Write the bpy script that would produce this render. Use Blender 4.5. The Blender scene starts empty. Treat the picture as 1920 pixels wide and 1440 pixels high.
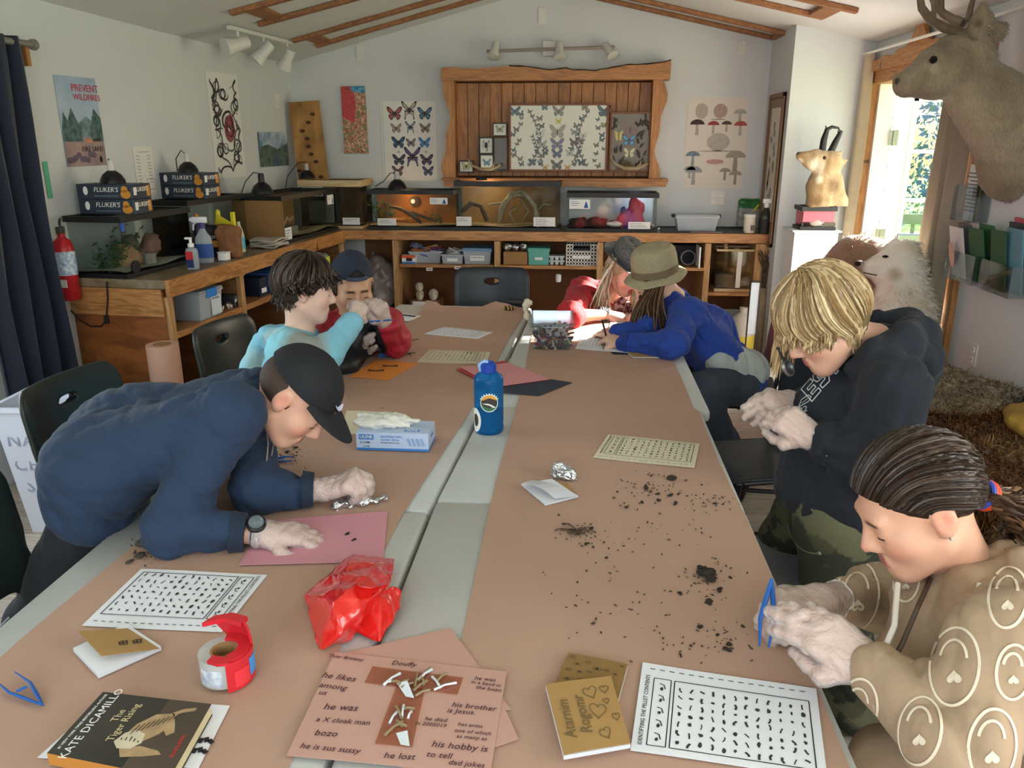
import bpy, bmesh, math, random
import numpy as np
from mathutils import Vector, Matrix, Euler
random.seed(7); RNG=np.random.default_rng(7)
SC=bpy.context.scene; COL=SC.collection
R=math.radians
# ------------------------------------------------------------------ camera
FPX=1500.; TH=R(17.1); YW=R(4.7); HC=1.62
cam=bpy.data.cameras.new('camera'); cam.sensor_width=36; cam.lens=FPX/1920*36; cam.clip_start=.02; cam.clip_end=200
camo=bpy.data.objects.new('camera',cam); COL.objects.link(camo)
camo.location=(0,0,HC); camo.rotation_euler=(math.pi/2-TH,0,YW); SC.camera=camo
# ------------------------------------------------------------------ world, sun, daylight, exposure
W=bpy.data.worlds.new('world'); SC.world=W; W.use_nodes=True
_n=W.node_tree.nodes; _l=W.node_tree.links
_bg=_n['Background']; _sky=_n.new('ShaderNodeTexSky'); _sky.sky_type='NISHITA'; _sky.sun_disc=False
_sky.sun_elevation=R(24); _sky.sun_rotation=R(57); _sky.air_density=1.2; _sky.dust_density=2.0
_l.new(_sky.outputs[0],_bg.inputs[0]); _bg.inputs[1].default_value=.42
def area(name,loc,rot,sx,sy,power,col):
    l=bpy.data.lights.new(name,'AREA'); l.shape='RECTANGLE'; l.size=sx; l.size_y=sy; l.energy=power; l.color=col
    o=bpy.data.objects.new(name,l); COL.objects.link(o); o.location=loc; o.rotation_euler=rot; return o
_s=bpy.data.lights.new('sun','SUN'); _s.energy=42; _s.angle=R(.6); _s.color=(1,.93,.82)
sun=bpy.data.objects.new('sun',_s); COL.objects.link(sun); sun.location=(8,7,6)
SUN_DIR=Vector((1.75,1.12,.92)).normalized()
sun.rotation_euler=SUN_DIR.to_track_quat('Z','Y').to_euler()
# daylight entering by the openings: windows behind the camera, window on the left wall, double door on the right wall
area('daylight_rear_window',(-.2,-1.62,1.75),(R(78),0,0),3.6,1.5,62,(.90,.96,1.0))
area('daylight_left_window',(-2.72,2.35,1.35),(R(90),0,R(-96)),1.1,1.2,16,(.9,.96,1.0))
area('daylight_door',(1.93,5.15,1.15),(R(90),0,R(90)),1.25,1.6,15,(1.0,.97,.92))
area('daylight_right_window',(1.93,.4,1.45),(R(90),0,R(90)),1.6,1.1,24,(1.0,.97,.93))
SC.view_settings.view_transform='Standard'; SC.view_settings.look='None'
SC.view_settings.exposure=0.22; SC.view_settings.gamma=1.0; SC.view_settings.use_curve_mapping=False

# ------------------------------------------------------------------ pixel -> point in the room
_C=np.array([0,0,HC])
_fw=np.array([-math.sin(YW)*math.cos(TH),math.cos(YW)*math.cos(TH),-math.sin(TH)])
_rt=np.array([math.cos(YW),math.sin(YW),0]); _up=np.cross(_rt,_fw)
def ray(px,py): return _fw+_rt*(px-960)/FPX-_up*(py-720)/FPX
def P(px,py,z=None,Y=None,X=None):
    d=ray(px,py)
    t=(z-_C[2])/d[2] if z is not None else (Y-_C[1])/d[1] if Y is not None else (X-_C[0])/d[0]
    return Vector(_C+t*d)
LA=-math.atan(.1025)                       # the left wall flares outwards by about six degrees
LN=Vector((math.cos(LA),math.sin(LA),0)); LU=Vector((-math.sin(LA),math.cos(LA),0)); LO=Vector((-2.38,6.8,0))
def PL(px,py,d=0.):                        # point on a plane at distance d in front of the left wall
    r=Vector(ray(px,py)); c=Vector(_C); t=(d-(c-LO).dot(LN))/r.dot(LN); return c+r*t
def LW(s,d,z): return LO+LU*s+LN*d+Vector((0,0,z))
def sd(p): q=Vector(p)-LO; return q.dot(LU),q.dot(LN)

# ------------------------------------------------------------------ materials
def lin(c):
    if isinstance(c,str):
        c=c.lstrip('#'); c=[int(c[i:i+2],16)/255 for i in (0,2,4)]
        return tuple(x/12.92 if x<=.04045 else ((x+.055)/1.055)**2.4 for x in c)
    return tuple(c)
MATS={}
def mat(name,col='#808080',rough=.6,metal=0,var=0,vscale=8,bump=0,bscale=60,spec=.5,trans=0,alpha=1,ior=1.45,sheen=0,coat=0,vcol=False,stretch=(1,1,1),col2=None,emis=None,sss=0,kind='noise',detail=4,bdist=.004):
    if name in MATS: return MATS[name]
    m=bpy.data.materials.new(name); m.use_nodes=True; nt=m.node_tree; n=nt.nodes; l=nt.links
    b=n['Principled BSDF']; c=lin(col); b.inputs['Base Color'].default_value=(*c,1)
    b.inputs['Roughness'].default_value=rough; b.inputs['Metallic'].default_value=metal
    b.inputs['Specular IOR Level'].default_value=spec; b.inputs['IOR'].default_value=ior
    b.inputs['Transmission Weight'].default_value=trans; b.inputs['Alpha'].default_value=alpha
    if sheen: b.inputs['Sheen Weight'].default_value=sheen
    if coat: b.inputs['Coat Weight'].default_value=coat; b.inputs['Coat Roughness'].default_value=.15
    if sss: b.inputs['Subsurface Weight'].default_value=sss; b.inputs['Subsurface Radius'].default_value=(.012,.005,.003)
    if emis: b.inputs['Emission Color'].default_value=(*lin(emis[0]),1); b.inputs['Emission Strength'].default_value=emis[1]
    mp=None
    if var or bump or col2:
        tc=n.new('ShaderNodeTexCoord'); mp=n.new('ShaderNodeMapping'); l.new(tc.outputs['Object'],mp.inputs[0]); mp.inputs['Scale'].default_value=stretch
    src=None
    if vcol:
        a=n.new('ShaderNodeAttribute'); a.attribute_name='Col'; src=a.outputs['Color']; l.new(src,b.inputs['Base Color'])
    if var or col2:
        if kind=='wave':
            t=n.new('ShaderNodeTexWave'); t.inputs['Scale'].default_value=vscale; t.inputs['Distortion'].default_value=7; t.inputs['Detail'].default_value=detail; t.inputs['Detail Scale'].default_value=1.2
        elif kind=='voronoi':
            t=n.new('ShaderNodeTexVoronoi'); t.inputs['Scale'].default_value=vscale
        else:
            t=n.new('ShaderNodeTexNoise'); t.inputs['Scale'].default_value=vscale; t.inputs['Detail'].default_value=detail
        l.new(mp.outputs[0],t.inputs['Vector'])
        r=n.new('ShaderNodeValToRGB')
        fac=t.outputs['Fac'] if kind!='voronoi' else t.outputs['Color']
        l.new(fac,r.inputs[0])
        if col2: c2=lin(col2)
        else: c2=tuple(max(0,x*(1-var)) for x in c)
        r.color_ramp.elements[0].position=.32; r.color_ramp.elements[1].position=.68
        if vcol:
            mx=n.new('ShaderNodeMixRGB'); mx.blend_type='MULTIPLY'; mx.inputs[0].default_value=1
            r.color_ramp.elements[0].color=(1-var,)*3+(1,); r.color_ramp.elements[1].color=(1,1,1,1)
            l.new(src,mx.inputs[1]); l.new(r.outputs[0],mx.inputs[2]); l.new(mx.outputs[0],b.inputs['Base Color'])
        else:
            r.color_ramp.elements[0].color=(*c2,1); r.color_ramp.elements[1].color=(*c,1)
            l.new(r.outputs[0],b.inputs['Base Color'])
    if bump:
        t2=n.new('ShaderNodeTexNoise'); t2.inputs['Scale'].default_value=bscale; t2.inputs['Detail'].default_value=3
        l.new(mp.outputs[0],t2.inputs['Vector']); bp=n.new('ShaderNodeBump'); bp.inputs['Strength'].default_value=bump; bp.inputs['Distance'].default_value=bdist
        l.new(t2.outputs['Fac'],bp.inputs['Height']); l.new(bp.outputs[0],b.inputs['Normal'])
    MATS[name]=m; return m
def glass(name,col='#e8f0ee',alpha=.12,rough=.03):
    # thin clear sheet: mostly see-through, with a surface reflection
    if name in MATS: return MATS[name]
    m=bpy.data.materials.new(name); m.use_nodes=True; nt=m.node_tree; n=nt.nodes; l=nt.links
    n.remove(n['Principled BSDF']); o=n['Material Output']
    t=n.new('ShaderNodeBsdfTransparent'); g=n.new('ShaderNodeBsdfPrincipled'); mx=n.new('ShaderNodeMixShader')
    t.inputs[0].default_value=(*lin(col),1); g.inputs['Base Color'].default_value=(*lin(col),1); g.inputs['Roughness'].default_value=rough
    if alpha<.15: n.remove(g); g=n.new('ShaderNodeBsdfGlossy'); g.inputs['Roughness'].default_value=rough; g.inputs[0].default_value=(.9,.95,.95,1)
    mx.inputs[0].default_value=alpha; l.new(t.outputs[0],mx.inputs[1]); l.new(g.outputs[0],mx.inputs[2]); l.new(mx.outputs[0],o.inputs[0])
    MATS[name]=m; return m
def wood(name,c1,c2,scale=6,stretch=(1,1,8),rough=.55,knots=True):
    if name in MATS: return MATS[name]
    m=bpy.data.materials.new(name); m.use_nodes=True; nt=m.node_tree; n=nt.nodes; l=nt.links; b=n['Principled BSDF']; b.inputs['Roughness'].default_value=rough
    tc=n.new('ShaderNodeTexCoord'); mp=n.new('ShaderNodeMapping'); l.new(tc.outputs['Object'],mp.inputs[0]); mp.inputs['Scale'].default_value=stretch
    oi=n.new('ShaderNodeObjectInfo'); ad=n.new('ShaderNodeVectorMath'); ad.operation='ADD'
    ml=n.new('ShaderNodeMath'); ml.operation='MULTIPLY'; ml.inputs[1].default_value=37.; l.new(oi.outputs['Random'],ml.inputs[0])
    l.new(mp.outputs[0],ad.inputs[0]); l.new(ml.outputs[0],ad.inputs[1])
    w=n.new('ShaderNodeTexNoise'); w.inputs['Scale'].default_value=scale; w.inputs['Detail'].default_value=5; w.inputs['Distortion'].default_value=1.6; l.new(ad.outputs[0],w.inputs['Vector'])
    r=n.new('ShaderNodeValToRGB'); r.color_ramp.elements[0].position=.34; r.color_ramp.elements[1].position=.62
    r.color_ramp.elements[0].color=(*lin(c2),1); r.color_ramp.elements[1].color=(*lin(c1),1); l.new(w.outputs['Fac'],r.inputs[0])
    hs=n.new('ShaderNodeHueSaturation'); mr=n.new('ShaderNodeMapRange'); mr.inputs[3].default_value=.85; mr.inputs[4].default_value=1.12
    l.new(oi.outputs['Random'],mr.inputs[0]); l.new(mr.outputs[0],hs.inputs['Value']); l.new(r.outputs[0],hs.inputs['Color'])
    out=hs.outputs[0]
    if knots:
        v=n.new('ShaderNodeTexVoronoi'); v.inputs['Scale'].default_value=3.2; mp2=n.new('ShaderNodeVectorMath'); mp2.operation='MULTIPLY'; mp2.inputs[1].default_value=tuple(.45 if s>1.5 else 1.6 for s in stretch)
        l.new(tc.outputs['Object'],mp2.inputs[0]); ad2=n.new('ShaderNodeVectorMath'); ad2.operation='ADD'; l.new(mp2.outputs[0],ad2.inputs[0]); l.new(ml.outputs[0],ad2.inputs[1]); l.new(ad2.outputs[0],v.inputs['Vector'])
        r2=n.new('ShaderNodeValToRGB'); r2.color_ramp.elements[0].position=.045; r2.color_ramp.elements[1].position=.085; r2.color_ramp.elements[0].color=(.28,.22,.2,1); r2.color_ramp.elements[1].color=(1,1,1,1); l.new(v.outputs['Distance'],r2.inputs[0])
        mx=n.new('ShaderNodeMixRGB'); mx.blend_type='MULTIPLY'; mx.inputs[0].default_value=1; l.new(out,mx.inputs[1]); l.new(r2.outputs[0],mx.inputs[2]); out=mx.outputs[0]
    l.new(out,b.inputs['Base Color'])
    bp=n.new('ShaderNodeBump'); bp.inputs['Strength'].default_value=.15; bp.inputs['Distance'].default_value=.003; l.new(w.outputs['Fac'],bp.inputs['Height']); l.new(bp.outputs[0],b.inputs['Normal'])
    MATS[name]=m; return m

# ------------------------------------------------------------------ objects
def props(o,label=None,cat=None,group=None,kind=None):
    if label: o['label']=label
    if cat: o['category']=cat
    if group: o['group']=group
    if kind: o['kind']=kind
    return o
def thing(name,label,cat,loc=(0,0,0),rz=0,group=None,rot=None):
    o=bpy.data.objects.new(name,None); o.empty_display_size=.05; COL.objects.link(o); o.location=loc
    o.rotation_euler=rot if rot is not None else (0,0,rz); return props(o,label,cat,group)
def link(name,me,parent=None,loc=(0,0,0),rot=(0,0,0),scale=(1,1,1)):
    o=bpy.data.objects.new(name,me); COL.objects.link(o); o.parent=parent; o.location=loc; o.rotation_euler=rot; o.scale=scale; return o
def copytree(o,parent=None,**kw):
    c=o.copy(); COL.objects.link(c); c.parent=parent
    for ch in o.children: copytree(ch,c)
    for k,v in kw.items():
        if k in('label','group','category'): c[k]=v
        elif k=='loc': c.location=v
        elif k=='rz': c.rotation_euler=(0,0,v)
    return c
def rotm(rot): return Euler(rot).to_matrix() if rot is not None else Matrix.Identity(3)
class MB:
    def __init__(s): s.v=[]; s.f=[]; s.m=[]; s.cur=0
    def add(s,vs,fs):
        b=len(s.v); s.v+= [tuple(v) for v in vs]; s.f+=[tuple(i+b for i in f) for f in fs]; s.m+=[s.cur]*len(fs); return s
    def box(s,c,h,rot=None,bev=0,M=None):
        c=Vector(c); Rm=M if M is not None else rotm(rot); hx,hy,hz=h
        if bev<=0:
            vs=[c+Rm@Vector((x*hx,y*hy,z*hz)) for z in(-1,1) for y in(-1,1) for x in(-1,1)]
            return s.add(vs,[(0,2,3,1),(4,5,7,6),(0,1,5,4),(2,6,7,3),(0,4,6,2),(1,3,7,5)])
        bm=bmesh.new(); bmesh.ops.create_cube(bm,size=2); bmesh.ops.scale(bm,vec=(hx,hy,hz),verts=bm.verts)
        bmesh.ops.bevel(bm,geom=bm.edges[:],offset=min(bev,.95*min(h)),segments=2,affect='EDGES',profile=.5)
        bm.verts.index_update(); s.add([c+Rm@v.co for v in bm.verts],[[v.index for v in f.verts] for f in bm.faces]); bm.free(); return s
    def lo(s,a,b,bev=0): # box from corner to corner
        a=Vector(a); b=Vector(b); return s.box((a+b)/2,[abs(x)/2 for x in (b-a)],bev=bev)
    def lathe(s,prof,c=(0,0,0),n=20,rot=None,sx=1,sy=1,M=None):
        c=Vector(c); Rm=M if M is not None else rotm(rot); vs=[];fs=[];k=len(prof)
        for i in range(n):
            a=2*math.pi*i/n
            for (r,z) in prof: vs.append(c+Rm@Vector((r*math.cos(a)*sx,r*math.sin(a)*sy,z)))
        for i in range(n):
            for j in range(k-1):
                a=i*k+j; b=((i+1)%n)*k+j; fs.append((a,b,b+1,a+1))
        if prof[0][0]>1e-6: fs.append([i*k for i in range(n)][::-1])
        if prof[-1][0]>1e-6: fs.append([i*k+k-1 for i in range(n)])
        return s.add(vs,fs)
    def cyl(s,a,b,r,r2=None,n=14):
        a=Vector(a); b=Vector(b); d=b-a; q=d.to_track_quat('Z','Y').to_matrix(); r2=r if r2 is None else r2
        return s.lathe([(r,0),(r2,d.length)],a,n,M=q)
    def tube(s,pts,r,n=8,closed=False,flat=None,nrm=None):
        pts=[Vector(p) for p in pts]; N=len(pts); rr=r if hasattr(r,'__len__') else [r]*N; vs=[];fs=[]
        prev=Vector(nrm) if nrm is not None else None
        for i,p in enumerate(pts):
            t=(pts[(i+1)%N]-pts[i-1]) if closed else pts[min(i+1,N-1)]-pts[max(i-1,0)]
            t=t.normalized() if t.length>1e-9 else Vector((0,0,1))
            if prev is None: prev=t.orthogonal()
            u=(prev-t*prev.dot(t)); u=u.normalized() if u.length>1e-6 else t.orthogonal().normalized(); w=t.cross(u); prev=u
            fl=flat if flat else 1
            for j in range(n):
                a=2*math.pi*j/n; vs.append(p+u*(math.cos(a)*rr[i]*fl)+w*(math.sin(a)*rr[i]))
        for i in range(N if closed else N-1):
            for j in range(n):
                a=i*n+j; b=i*n+(j+1)%n; c=((i+1)%N)*n+(j+1)%n; d=((i+1)%N)*n+j; fs.append((a,b,c,d))
        if not closed: fs.append(list(range(n))[::-1]); fs.append([(N-1)*n+j for j in range(n)])
        return s.add(vs,fs)
    def prism(s,poly,z0,z1,c=(0,0,0),M=None): # polygon in local xy extruded along z
        c=Vector(c); Rm=M if M is not None else Matrix.Identity(3); n=len(poly)
        vs=[c+Rm@Vector((x,y,z)) for z in(z0,z1) for x,y in poly]
        return s.add(vs,[list(range(n))[::-1],list(range(n,2*n))]+[(i,(i+1)%n,n+(i+1)%n,n+i) for i in range(n)])
    def grid(s,fn,nu,nv,th=0,closeu=False): # fn(u,v)->Vector ; optional thickness along normals
        vs=[Vector(fn(i/(nu-(0 if closeu else 1)),j/(nv-1))) for i in range(nu) for j in range(nv)]; fs=[]
        for i in range(nu if closeu else nu-1):
            for j in range(nv-1):
                a=i*nv+j; b=((i+1)%nu)*nv+j; fs.append((a,b,b+1,a+1))
        if th:
            me=bpy.data.meshes.new('t'); me.from_pydata(vs,[],fs); me.update(); nr=[Vector(x.vector) for x in me.vertex_normals]; bpy.data.meshes.remove(me)
            k=len(vs); cnt={}
            for f in fs:
                for q in range(4):
                    e=(f[q],f[(q+1)%4]); cnt[e]=cnt.get(e,0)+1
            bd=[e for e in cnt if (e[1],e[0]) not in cnt]
            fs=fs+[tuple(i+k for i in f[::-1]) for f in fs]+[(b,a,a+k,b+k) for a,b in bd]
            vs=vs+[v-nr[i]*th for i,v in enumerate(vs)]
        return s.add(vs,fs)
    def mesh(s,name,mats,smooth=False,ang=40):
        me=bpy.data.meshes.new(name); me.from_pydata(s.v,[],s.f); me.update()
        for m in (mats if isinstance(mats,(list,tuple)) else [mats]): me.materials.append(m)
        if any(s.m): me.polygons.foreach_set('material_index',s.m)
        if smooth:
            me.polygons.foreach_set('use_smooth',[True]*len(me.polygons))
            try: me.set_sharp_from_angle(angle=R(ang))
            except Exception: pass
        return me
    def obj(s,name,mats,parent=None,loc=(0,0,0),rot=(0,0,0),smooth=False,ang=40,label=None,cat=None,group=None,kind=None):
        return props(link(name,s.mesh(name,mats,smooth,ang),parent,loc,rot),label,cat,group,kind)
_TX={}
def text_mesh(txt,size,m,depth=.0004,align='CENTER',spacing=1.,shear=0):
    key=(txt,size,m.name,align,spacing)
    if key in _TX: return _TX[key]
    c=bpy.data.curves.new('txt','FONT'); c.body=txt; c.size=size; c.extrude=depth; c.align_x=align; c.align_y='CENTER'; c.resolution_u=2; c.space_character=spacing; c.shear=shear
    o=bpy.data.objects.new('txt',c); COL.objects.link(o); bpy.context.view_layer.update()
    me=bpy.data.meshes.new_from_object(o.evaluated_get(bpy.context.evaluated_depsgraph_get())); me.materials.clear(); me.materials.append(m); me.name='lettering'
    bpy.data.objects.remove(o); bpy.data.curves.remove(c); _TX[key]=me; return me
def text(txt,size,m,parent,loc,rot=(0,0,0),name='lettering',**k): return link(name,text_mesh(txt,size,m,**k),parent,loc,rot)

# ------------------------------------------------------------------ implicit surfaces (smooth unions of limbs, bellies, folds)
class SDF:
    def __init__(s): s.p=[]
    def cone(s,a,b,ra,rb=None,k=.03,op='u'):
        s.p.append(('c',np.array(a,float),np.array(b,float),ra,ra if rb is None else rb,k,op)); return s
    def ball(s,c,r,k=.03,op='u'): return s.cone(c,np.array(c,float)+1e-4,r,r,k,op)
    def ell(s,c,rad,M=None,k=.03,op='u'):
        s.p.append(('e',np.array(c,float),np.array(rad,float),np.array(M if M is not None else np.eye(3),float),0,k,op)); return s
    def box(s,c,h,M=None,rnd=.01,k=.02,op='u'):
        s.p.append(('b',np.array(c,float),np.array(h,float),np.array(M if M is not None else np.eye(3),float),rnd,k,op)); return s
    def chain(s,pts,rs,k=.03,op='u'):
        for i in range(len(pts)-1): s.cone(pts[i],pts[i+1],rs[i],rs[i+1],k,op)
        return s
    def extend(s,o): s.p+=o.p; return s
    def infl(s,e):
        o=SDF()
        for q in s.p:
            if q[0]=='c': o.p.append(('c',q[1],q[2],q[3]+e,q[4]+e,q[5],q[6]))
            else: o.p.append((q[0],q[1],q[2]+e)+q[3:])
        return o
    def bb(s,q):
        if q[0]=='c': r=max(q[3],q[4]); return np.minimum(q[1],q[2])-r,np.maximum(q[1],q[2])+r
        e=np.abs(q[3])@q[2] if q[0]=='b' else np.sqrt((q[3]**2)@(q[2]**2)); return q[1]-e-q[4],q[1]+e+q[4]
    def mesh(s,name,m,vox=.006,disp=None,loc=(0,0,0),paint=None,base=(.8,.8,.8),smooth=1,cut=None):
        us=[s.bb(q) for q in s.p if q[6]=='u']; pad=vox*3+.004
        lo=np.min([u[0] for u in us],0)-pad-.01; hi=np.max([u[1] for u in us],0)+pad+.01
        n=np.ceil((hi-lo)/vox).astype(int)+1; D=np.full(n,.5,np.float32)
        ax=[(lo[i]+vox*np.arange(n[i])).astype(np.float32) for i in range(3)]
        for q in s.p:
            k=max(q[5],1e-5); a,b=s.bb(q); i0=np.maximum(np.floor((a-k-2*vox-lo)/vox).astype(int),0); i1=np.minimum(np.ceil((b+k+2*vox-lo)/vox).astype(int)+1,n)
            if (i1<=i0).any(): continue
            sl=tuple(slice(i0[i],i1[i]) for i in range(3)); X=ax[0][sl[0]][:,None,None]; Y=ax[1][sl[1]][None,:,None]; Z=ax[2][sl[2]][None,None,:]
            if q[0]=='c':
                A=q[1]; B=q[2]; d=B-A; L=max(d@d,1e-12); t=np.clip(((X-A[0])*d[0]+(Y-A[1])*d[1]+(Z-A[2])*d[2])/L,0,1)
                d_=np.sqrt((X-A[0]-t*d[0])**2+(Y-A[1]-t*d[1])**2+(Z-A[2]-t*d[2])**2)-(q[3]+(q[4]-q[3])*t)
            else:
                M=q[3]; c=q[1]; x=X-c[0]; y=Y-c[1]; z=Z-c[2]; l=[x*M[0,i]+y*M[1,i]+z*M[2,i] for i in range(3)]
                if q[0]=='e':
                    r=q[2]; k0=np.sqrt(sum((l[i]/r[i])**2 for i in range(3))); k1=np.sqrt(sum((l[i]/r[i]**2)**2 for i in range(3))); d_=k0*(k0-1)/np.maximum(k1,1e-6)
                else:
                    w=[np.abs(l[i])-q[2][i]+0 for i in range(3)]; d_=np.sqrt(sum(np.maximum(v,0)**2 for v in w))+np.minimum(np.maximum(np.maximum(w[0],w[1]),w[2]),0)-q[4]
            g=D[sl]; d_=d_.astype(np.float32)
            if q[6]=='u': h=np.maximum(k-np.abs(g-d_),0)/k; D[sl]=np.minimum(g,d_)-h*h*k*.25
            elif q[6]=='s': e=-d_; h=np.maximum(k-np.abs(g-e),0)/k; D[sl]=np.maximum(g,e)+h*h*k*.25
        if cut is not None: # list of half spaces (point, outward normal) removed
            for (pt,nm) in cut:
                pt=np.array(pt);nm=np.array(nm)/np.linalg.norm(nm)
                pl=(ax[0][:,None,None]-pt[0])*nm[0]+(ax[1][None,:,None]-pt[1])*nm[1]+(ax[2][None,None,:]-pt[2])*nm[2]; D=np.maximum(D,pl.astype(np.float32))
        if disp is not None:
            I=np.argwhere(np.abs(D)<.03); pp=lo+I*vox; D[I[:,0],I[:,1],I[:,2]]+=disp(pp).astype(np.float32)
        for i in range(3):
            sl=[slice(None)]*3
            for e in (0,-1): sl[i]=e; D[tuple(sl)]=np.maximum(D[tuple(sl)],.01)
        ins=D<0; sgn=ins.astype(np.int8)
        cs=np.zeros(tuple(n-1),np.int8); offs=[(i,j,k) for i in(0,1) for j in(0,1) for k in(0,1)]
        for o in offs: cs+=sgn[o[0]:n[0]-1+o[0],o[1]:n[1]-1+o[1],o[2]:n[2]-1+o[2]]
        act=np.argwhere((cs>0)&(cs<8)); idx=np.full(tuple(n-1),-1,np.int32); idx[act[:,0],act[:,1],act[:,2]]=np.arange(len(act))
        cv=np.stack([D[act[:,0]+o[0],act[:,1]+o[1],act[:,2]+o[2]] for o in offs],1)
        sm=np.zeros((len(act),3)); ct=np.zeros(len(act)); O=np.array(offs)
        for i in range(8):
            for j in range(i+1,8):
                if np.abs(O[i]-O[j]).sum()!=1: continue
                a=cv[:,i];b=cv[:,j]; x=(a<0)!=(b<0); t=np.where(x,a/np.where(x,a-b,1),0); sm+=np.where(x[:,None],O[i]+t[:,None]*(O[j]-O[i]),0); ct+=x
        V=lo+vox*(act+sm/ct[:,None]); Q=[]
        for axn in range(3):
            a=[slice(None)]*3;b=[slice(None)]*3; a[axn]=slice(0,-1); b[axn]=slice(1,None)
            s0=ins[tuple(a)]; s1=ins[tuple(b)]; E=np.argwhere(s0!=s1); u,v=(axn+1)%3,(axn+2)%3
            E=E[(E[:,u]>0)&(E[:,v]>0)]; fl=s0[E[:,0],E[:,1],E[:,2]]
            def g(du,dv):
                F=E.copy(); F[:,u]-=du; F[:,v]-=dv; return idx[F[:,0],F[:,1],F[:,2]]
            q=np.stack([g(1,1),g(0,1),g(0,0),g(1,0)],1); q[~fl]=q[~fl][:,::-1]; Q.append(q)
        Q=np.concatenate(Q); Q=Q[(Q>=0).all(1)]
        for _ in range(smooth):
            A=np.zeros_like(V); N=np.zeros(len(V))
            for i in range(4):
                x=Q[:,i];y=Q[:,(i+1)%4]
                for c in range(3): A[:,c]+=np.bincount(x,V[y,c],len(V))+np.bincount(y,V[x,c],len(V))
                N+=np.bincount(x,minlength=len(V))+np.bincount(y,minlength=len(V))
            V=V*.5+.5*A/np.maximum(N,1)[:,None]
        me=bpy.data.meshes.new(name); me.vertices.add(len(V)); me.vertices.foreach_set('co',(V-np.array(loc)).astype(np.float32).ravel())
        me.loops.add(4*len(Q)); me.loops.foreach_set('vertex_index',Q.astype(np.int32).ravel()); me.polygons.add(len(Q))
        me.polygons.foreach_set('loop_start',np.arange(0,4*len(Q),4,dtype=np.int32))
        me.update(calc_edges=True); me.polygons.foreach_set('use_smooth',np.ones(len(Q),bool)); me.materials.append(m)
        if paint is not None:
            C=np.ones((len(V),4),np.float32); C[:,:3]=lin(base)
            for f in (paint if isinstance(paint,list) else [paint]): f(V,C)
            ca=me.color_attributes.new('Col','FLOAT_COLOR','POINT'); ca.data.foreach_set('color',C.ravel())
        return me
    def obj(s,name,m,parent=None,vox=.006,loc=None,**k):
        loc=tuple(parent.matrix_basis.translation) if (loc is None and parent is not None) else (loc or (0,0,0))
        o=link(name,s.mesh(name,m,vox,loc=loc,**k),parent)
        if parent is None: o.location=loc
        return o
def spot(c,r,col,soft=.4,stretch=None,M=None):
    c=np.array(c); col=np.array(lin(col))
    def f(V,C):
        d=V-c
        if M is not None: d=d@np.array(M)
        if stretch is not None: d=d/np.array(stretch)
        w=np.clip((r-np.linalg.norm(d,axis=1))/(r*soft),0,1)[:,None]; C[:,:3]=C[:,:3]*(1-w)+col*w
    return f
def fold_noise(amp,freq,seed=0,dirs=None):
    rg=np.random.default_rng(seed); K=[]
    for i in range(5):
        d=rg.normal(size=3) if dirs is None else np.array(dirs[i%len(dirs)],float)+rg.normal(size=3)*.25
        K.append((d/np.linalg.norm(d)*freq*rg.uniform(.6,1.5),rg.uniform(0,6.28),rg.normal(size=3)*freq*.5,rg.uniform(0,6.28)))
    def f(p):
        o=0
        for d,ph,e,p2 in K: o=o+np.sin(p@d+ph+1.6*np.sin(p@e+p2))
        return amp*o/3
    return f
def crease(amp,freq,seed=0,dirs=None,sharp=3):
    # narrow fold grooves with soft puffs between them
    rg=np.random.default_rng(seed); K=[]
    for i in range(4):
        d=rg.normal(size=3) if dirs is None else np.array(dirs[i%len(dirs)],float)+rg.normal(size=3)*.3
        K.append((d/np.linalg.norm(d)*freq*rg.uniform(.7,1.4),rg.uniform(0,6.28),rg.normal(size=3)*freq*.45,rg.uniform(0,6.28),rg.normal(size=3)*freq*.3,rg.uniform(0,6.28)))
    def f(p):
        o=0
        for d,ph,e,p2,g,p3 in K:
            w=np.clip(.5+.9*np.sin(p@g+p3),0,1); o=o+w*(1-np.abs(np.sin(p@d+ph+1.5*np.sin(p@e+p2))))**sharp
        return amp*(o-.5)
    return f
def bvh_of(o):
    from mathutils.bvhtree import BVHTree
    L=o.parent.location if o.parent else Vector(); me=o.data; return BVHTree.FromPolygons([v.co+L for v in me.vertices],[tuple(p.vertices) for p in me.polygons])
def hit(bvh,px,py,off=.002):
    r=Vector(ray(px,py)).normalized(); h=bvh.ray_cast(Vector((0,0,HC)),r)
    return None if h[0] is None else (h[0]+h[1]*off,h[1])
def on_surface(t,bvh,lines,r,m,name,off=.0015,flat=.4,closed=False):
    # lines sewn or printed on cloth, following its surface
    for pl in lines:
        hs=[hit(bvh,x,y,off) for x,y in pl]; hs=[x for x in hs if x is not None]; seg=[]
        run=[]
        for x in hs:
            if run and (x[0]-run[-1][0]).length>.05: seg.append(run); run=[]
            run.append(x)
        seg.append(run)
        for run in seg:
            if len(run)<2: continue
            q=MB(); q.tube([x[0]-t.location for x in run],r,6,flat=flat,nrm=run[0][1]); q.obj(name,m,t,smooth=True)
def fbm(amp,freq,seed=0):
    a=fold_noise(amp,freq,seed); b=fold_noise(amp*.5,freq*2.3,seed+1); c=fold_noise(amp*.25,freq*5.1,seed+2)
    return lambda p:a(p)+b(p)+c(p)
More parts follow.
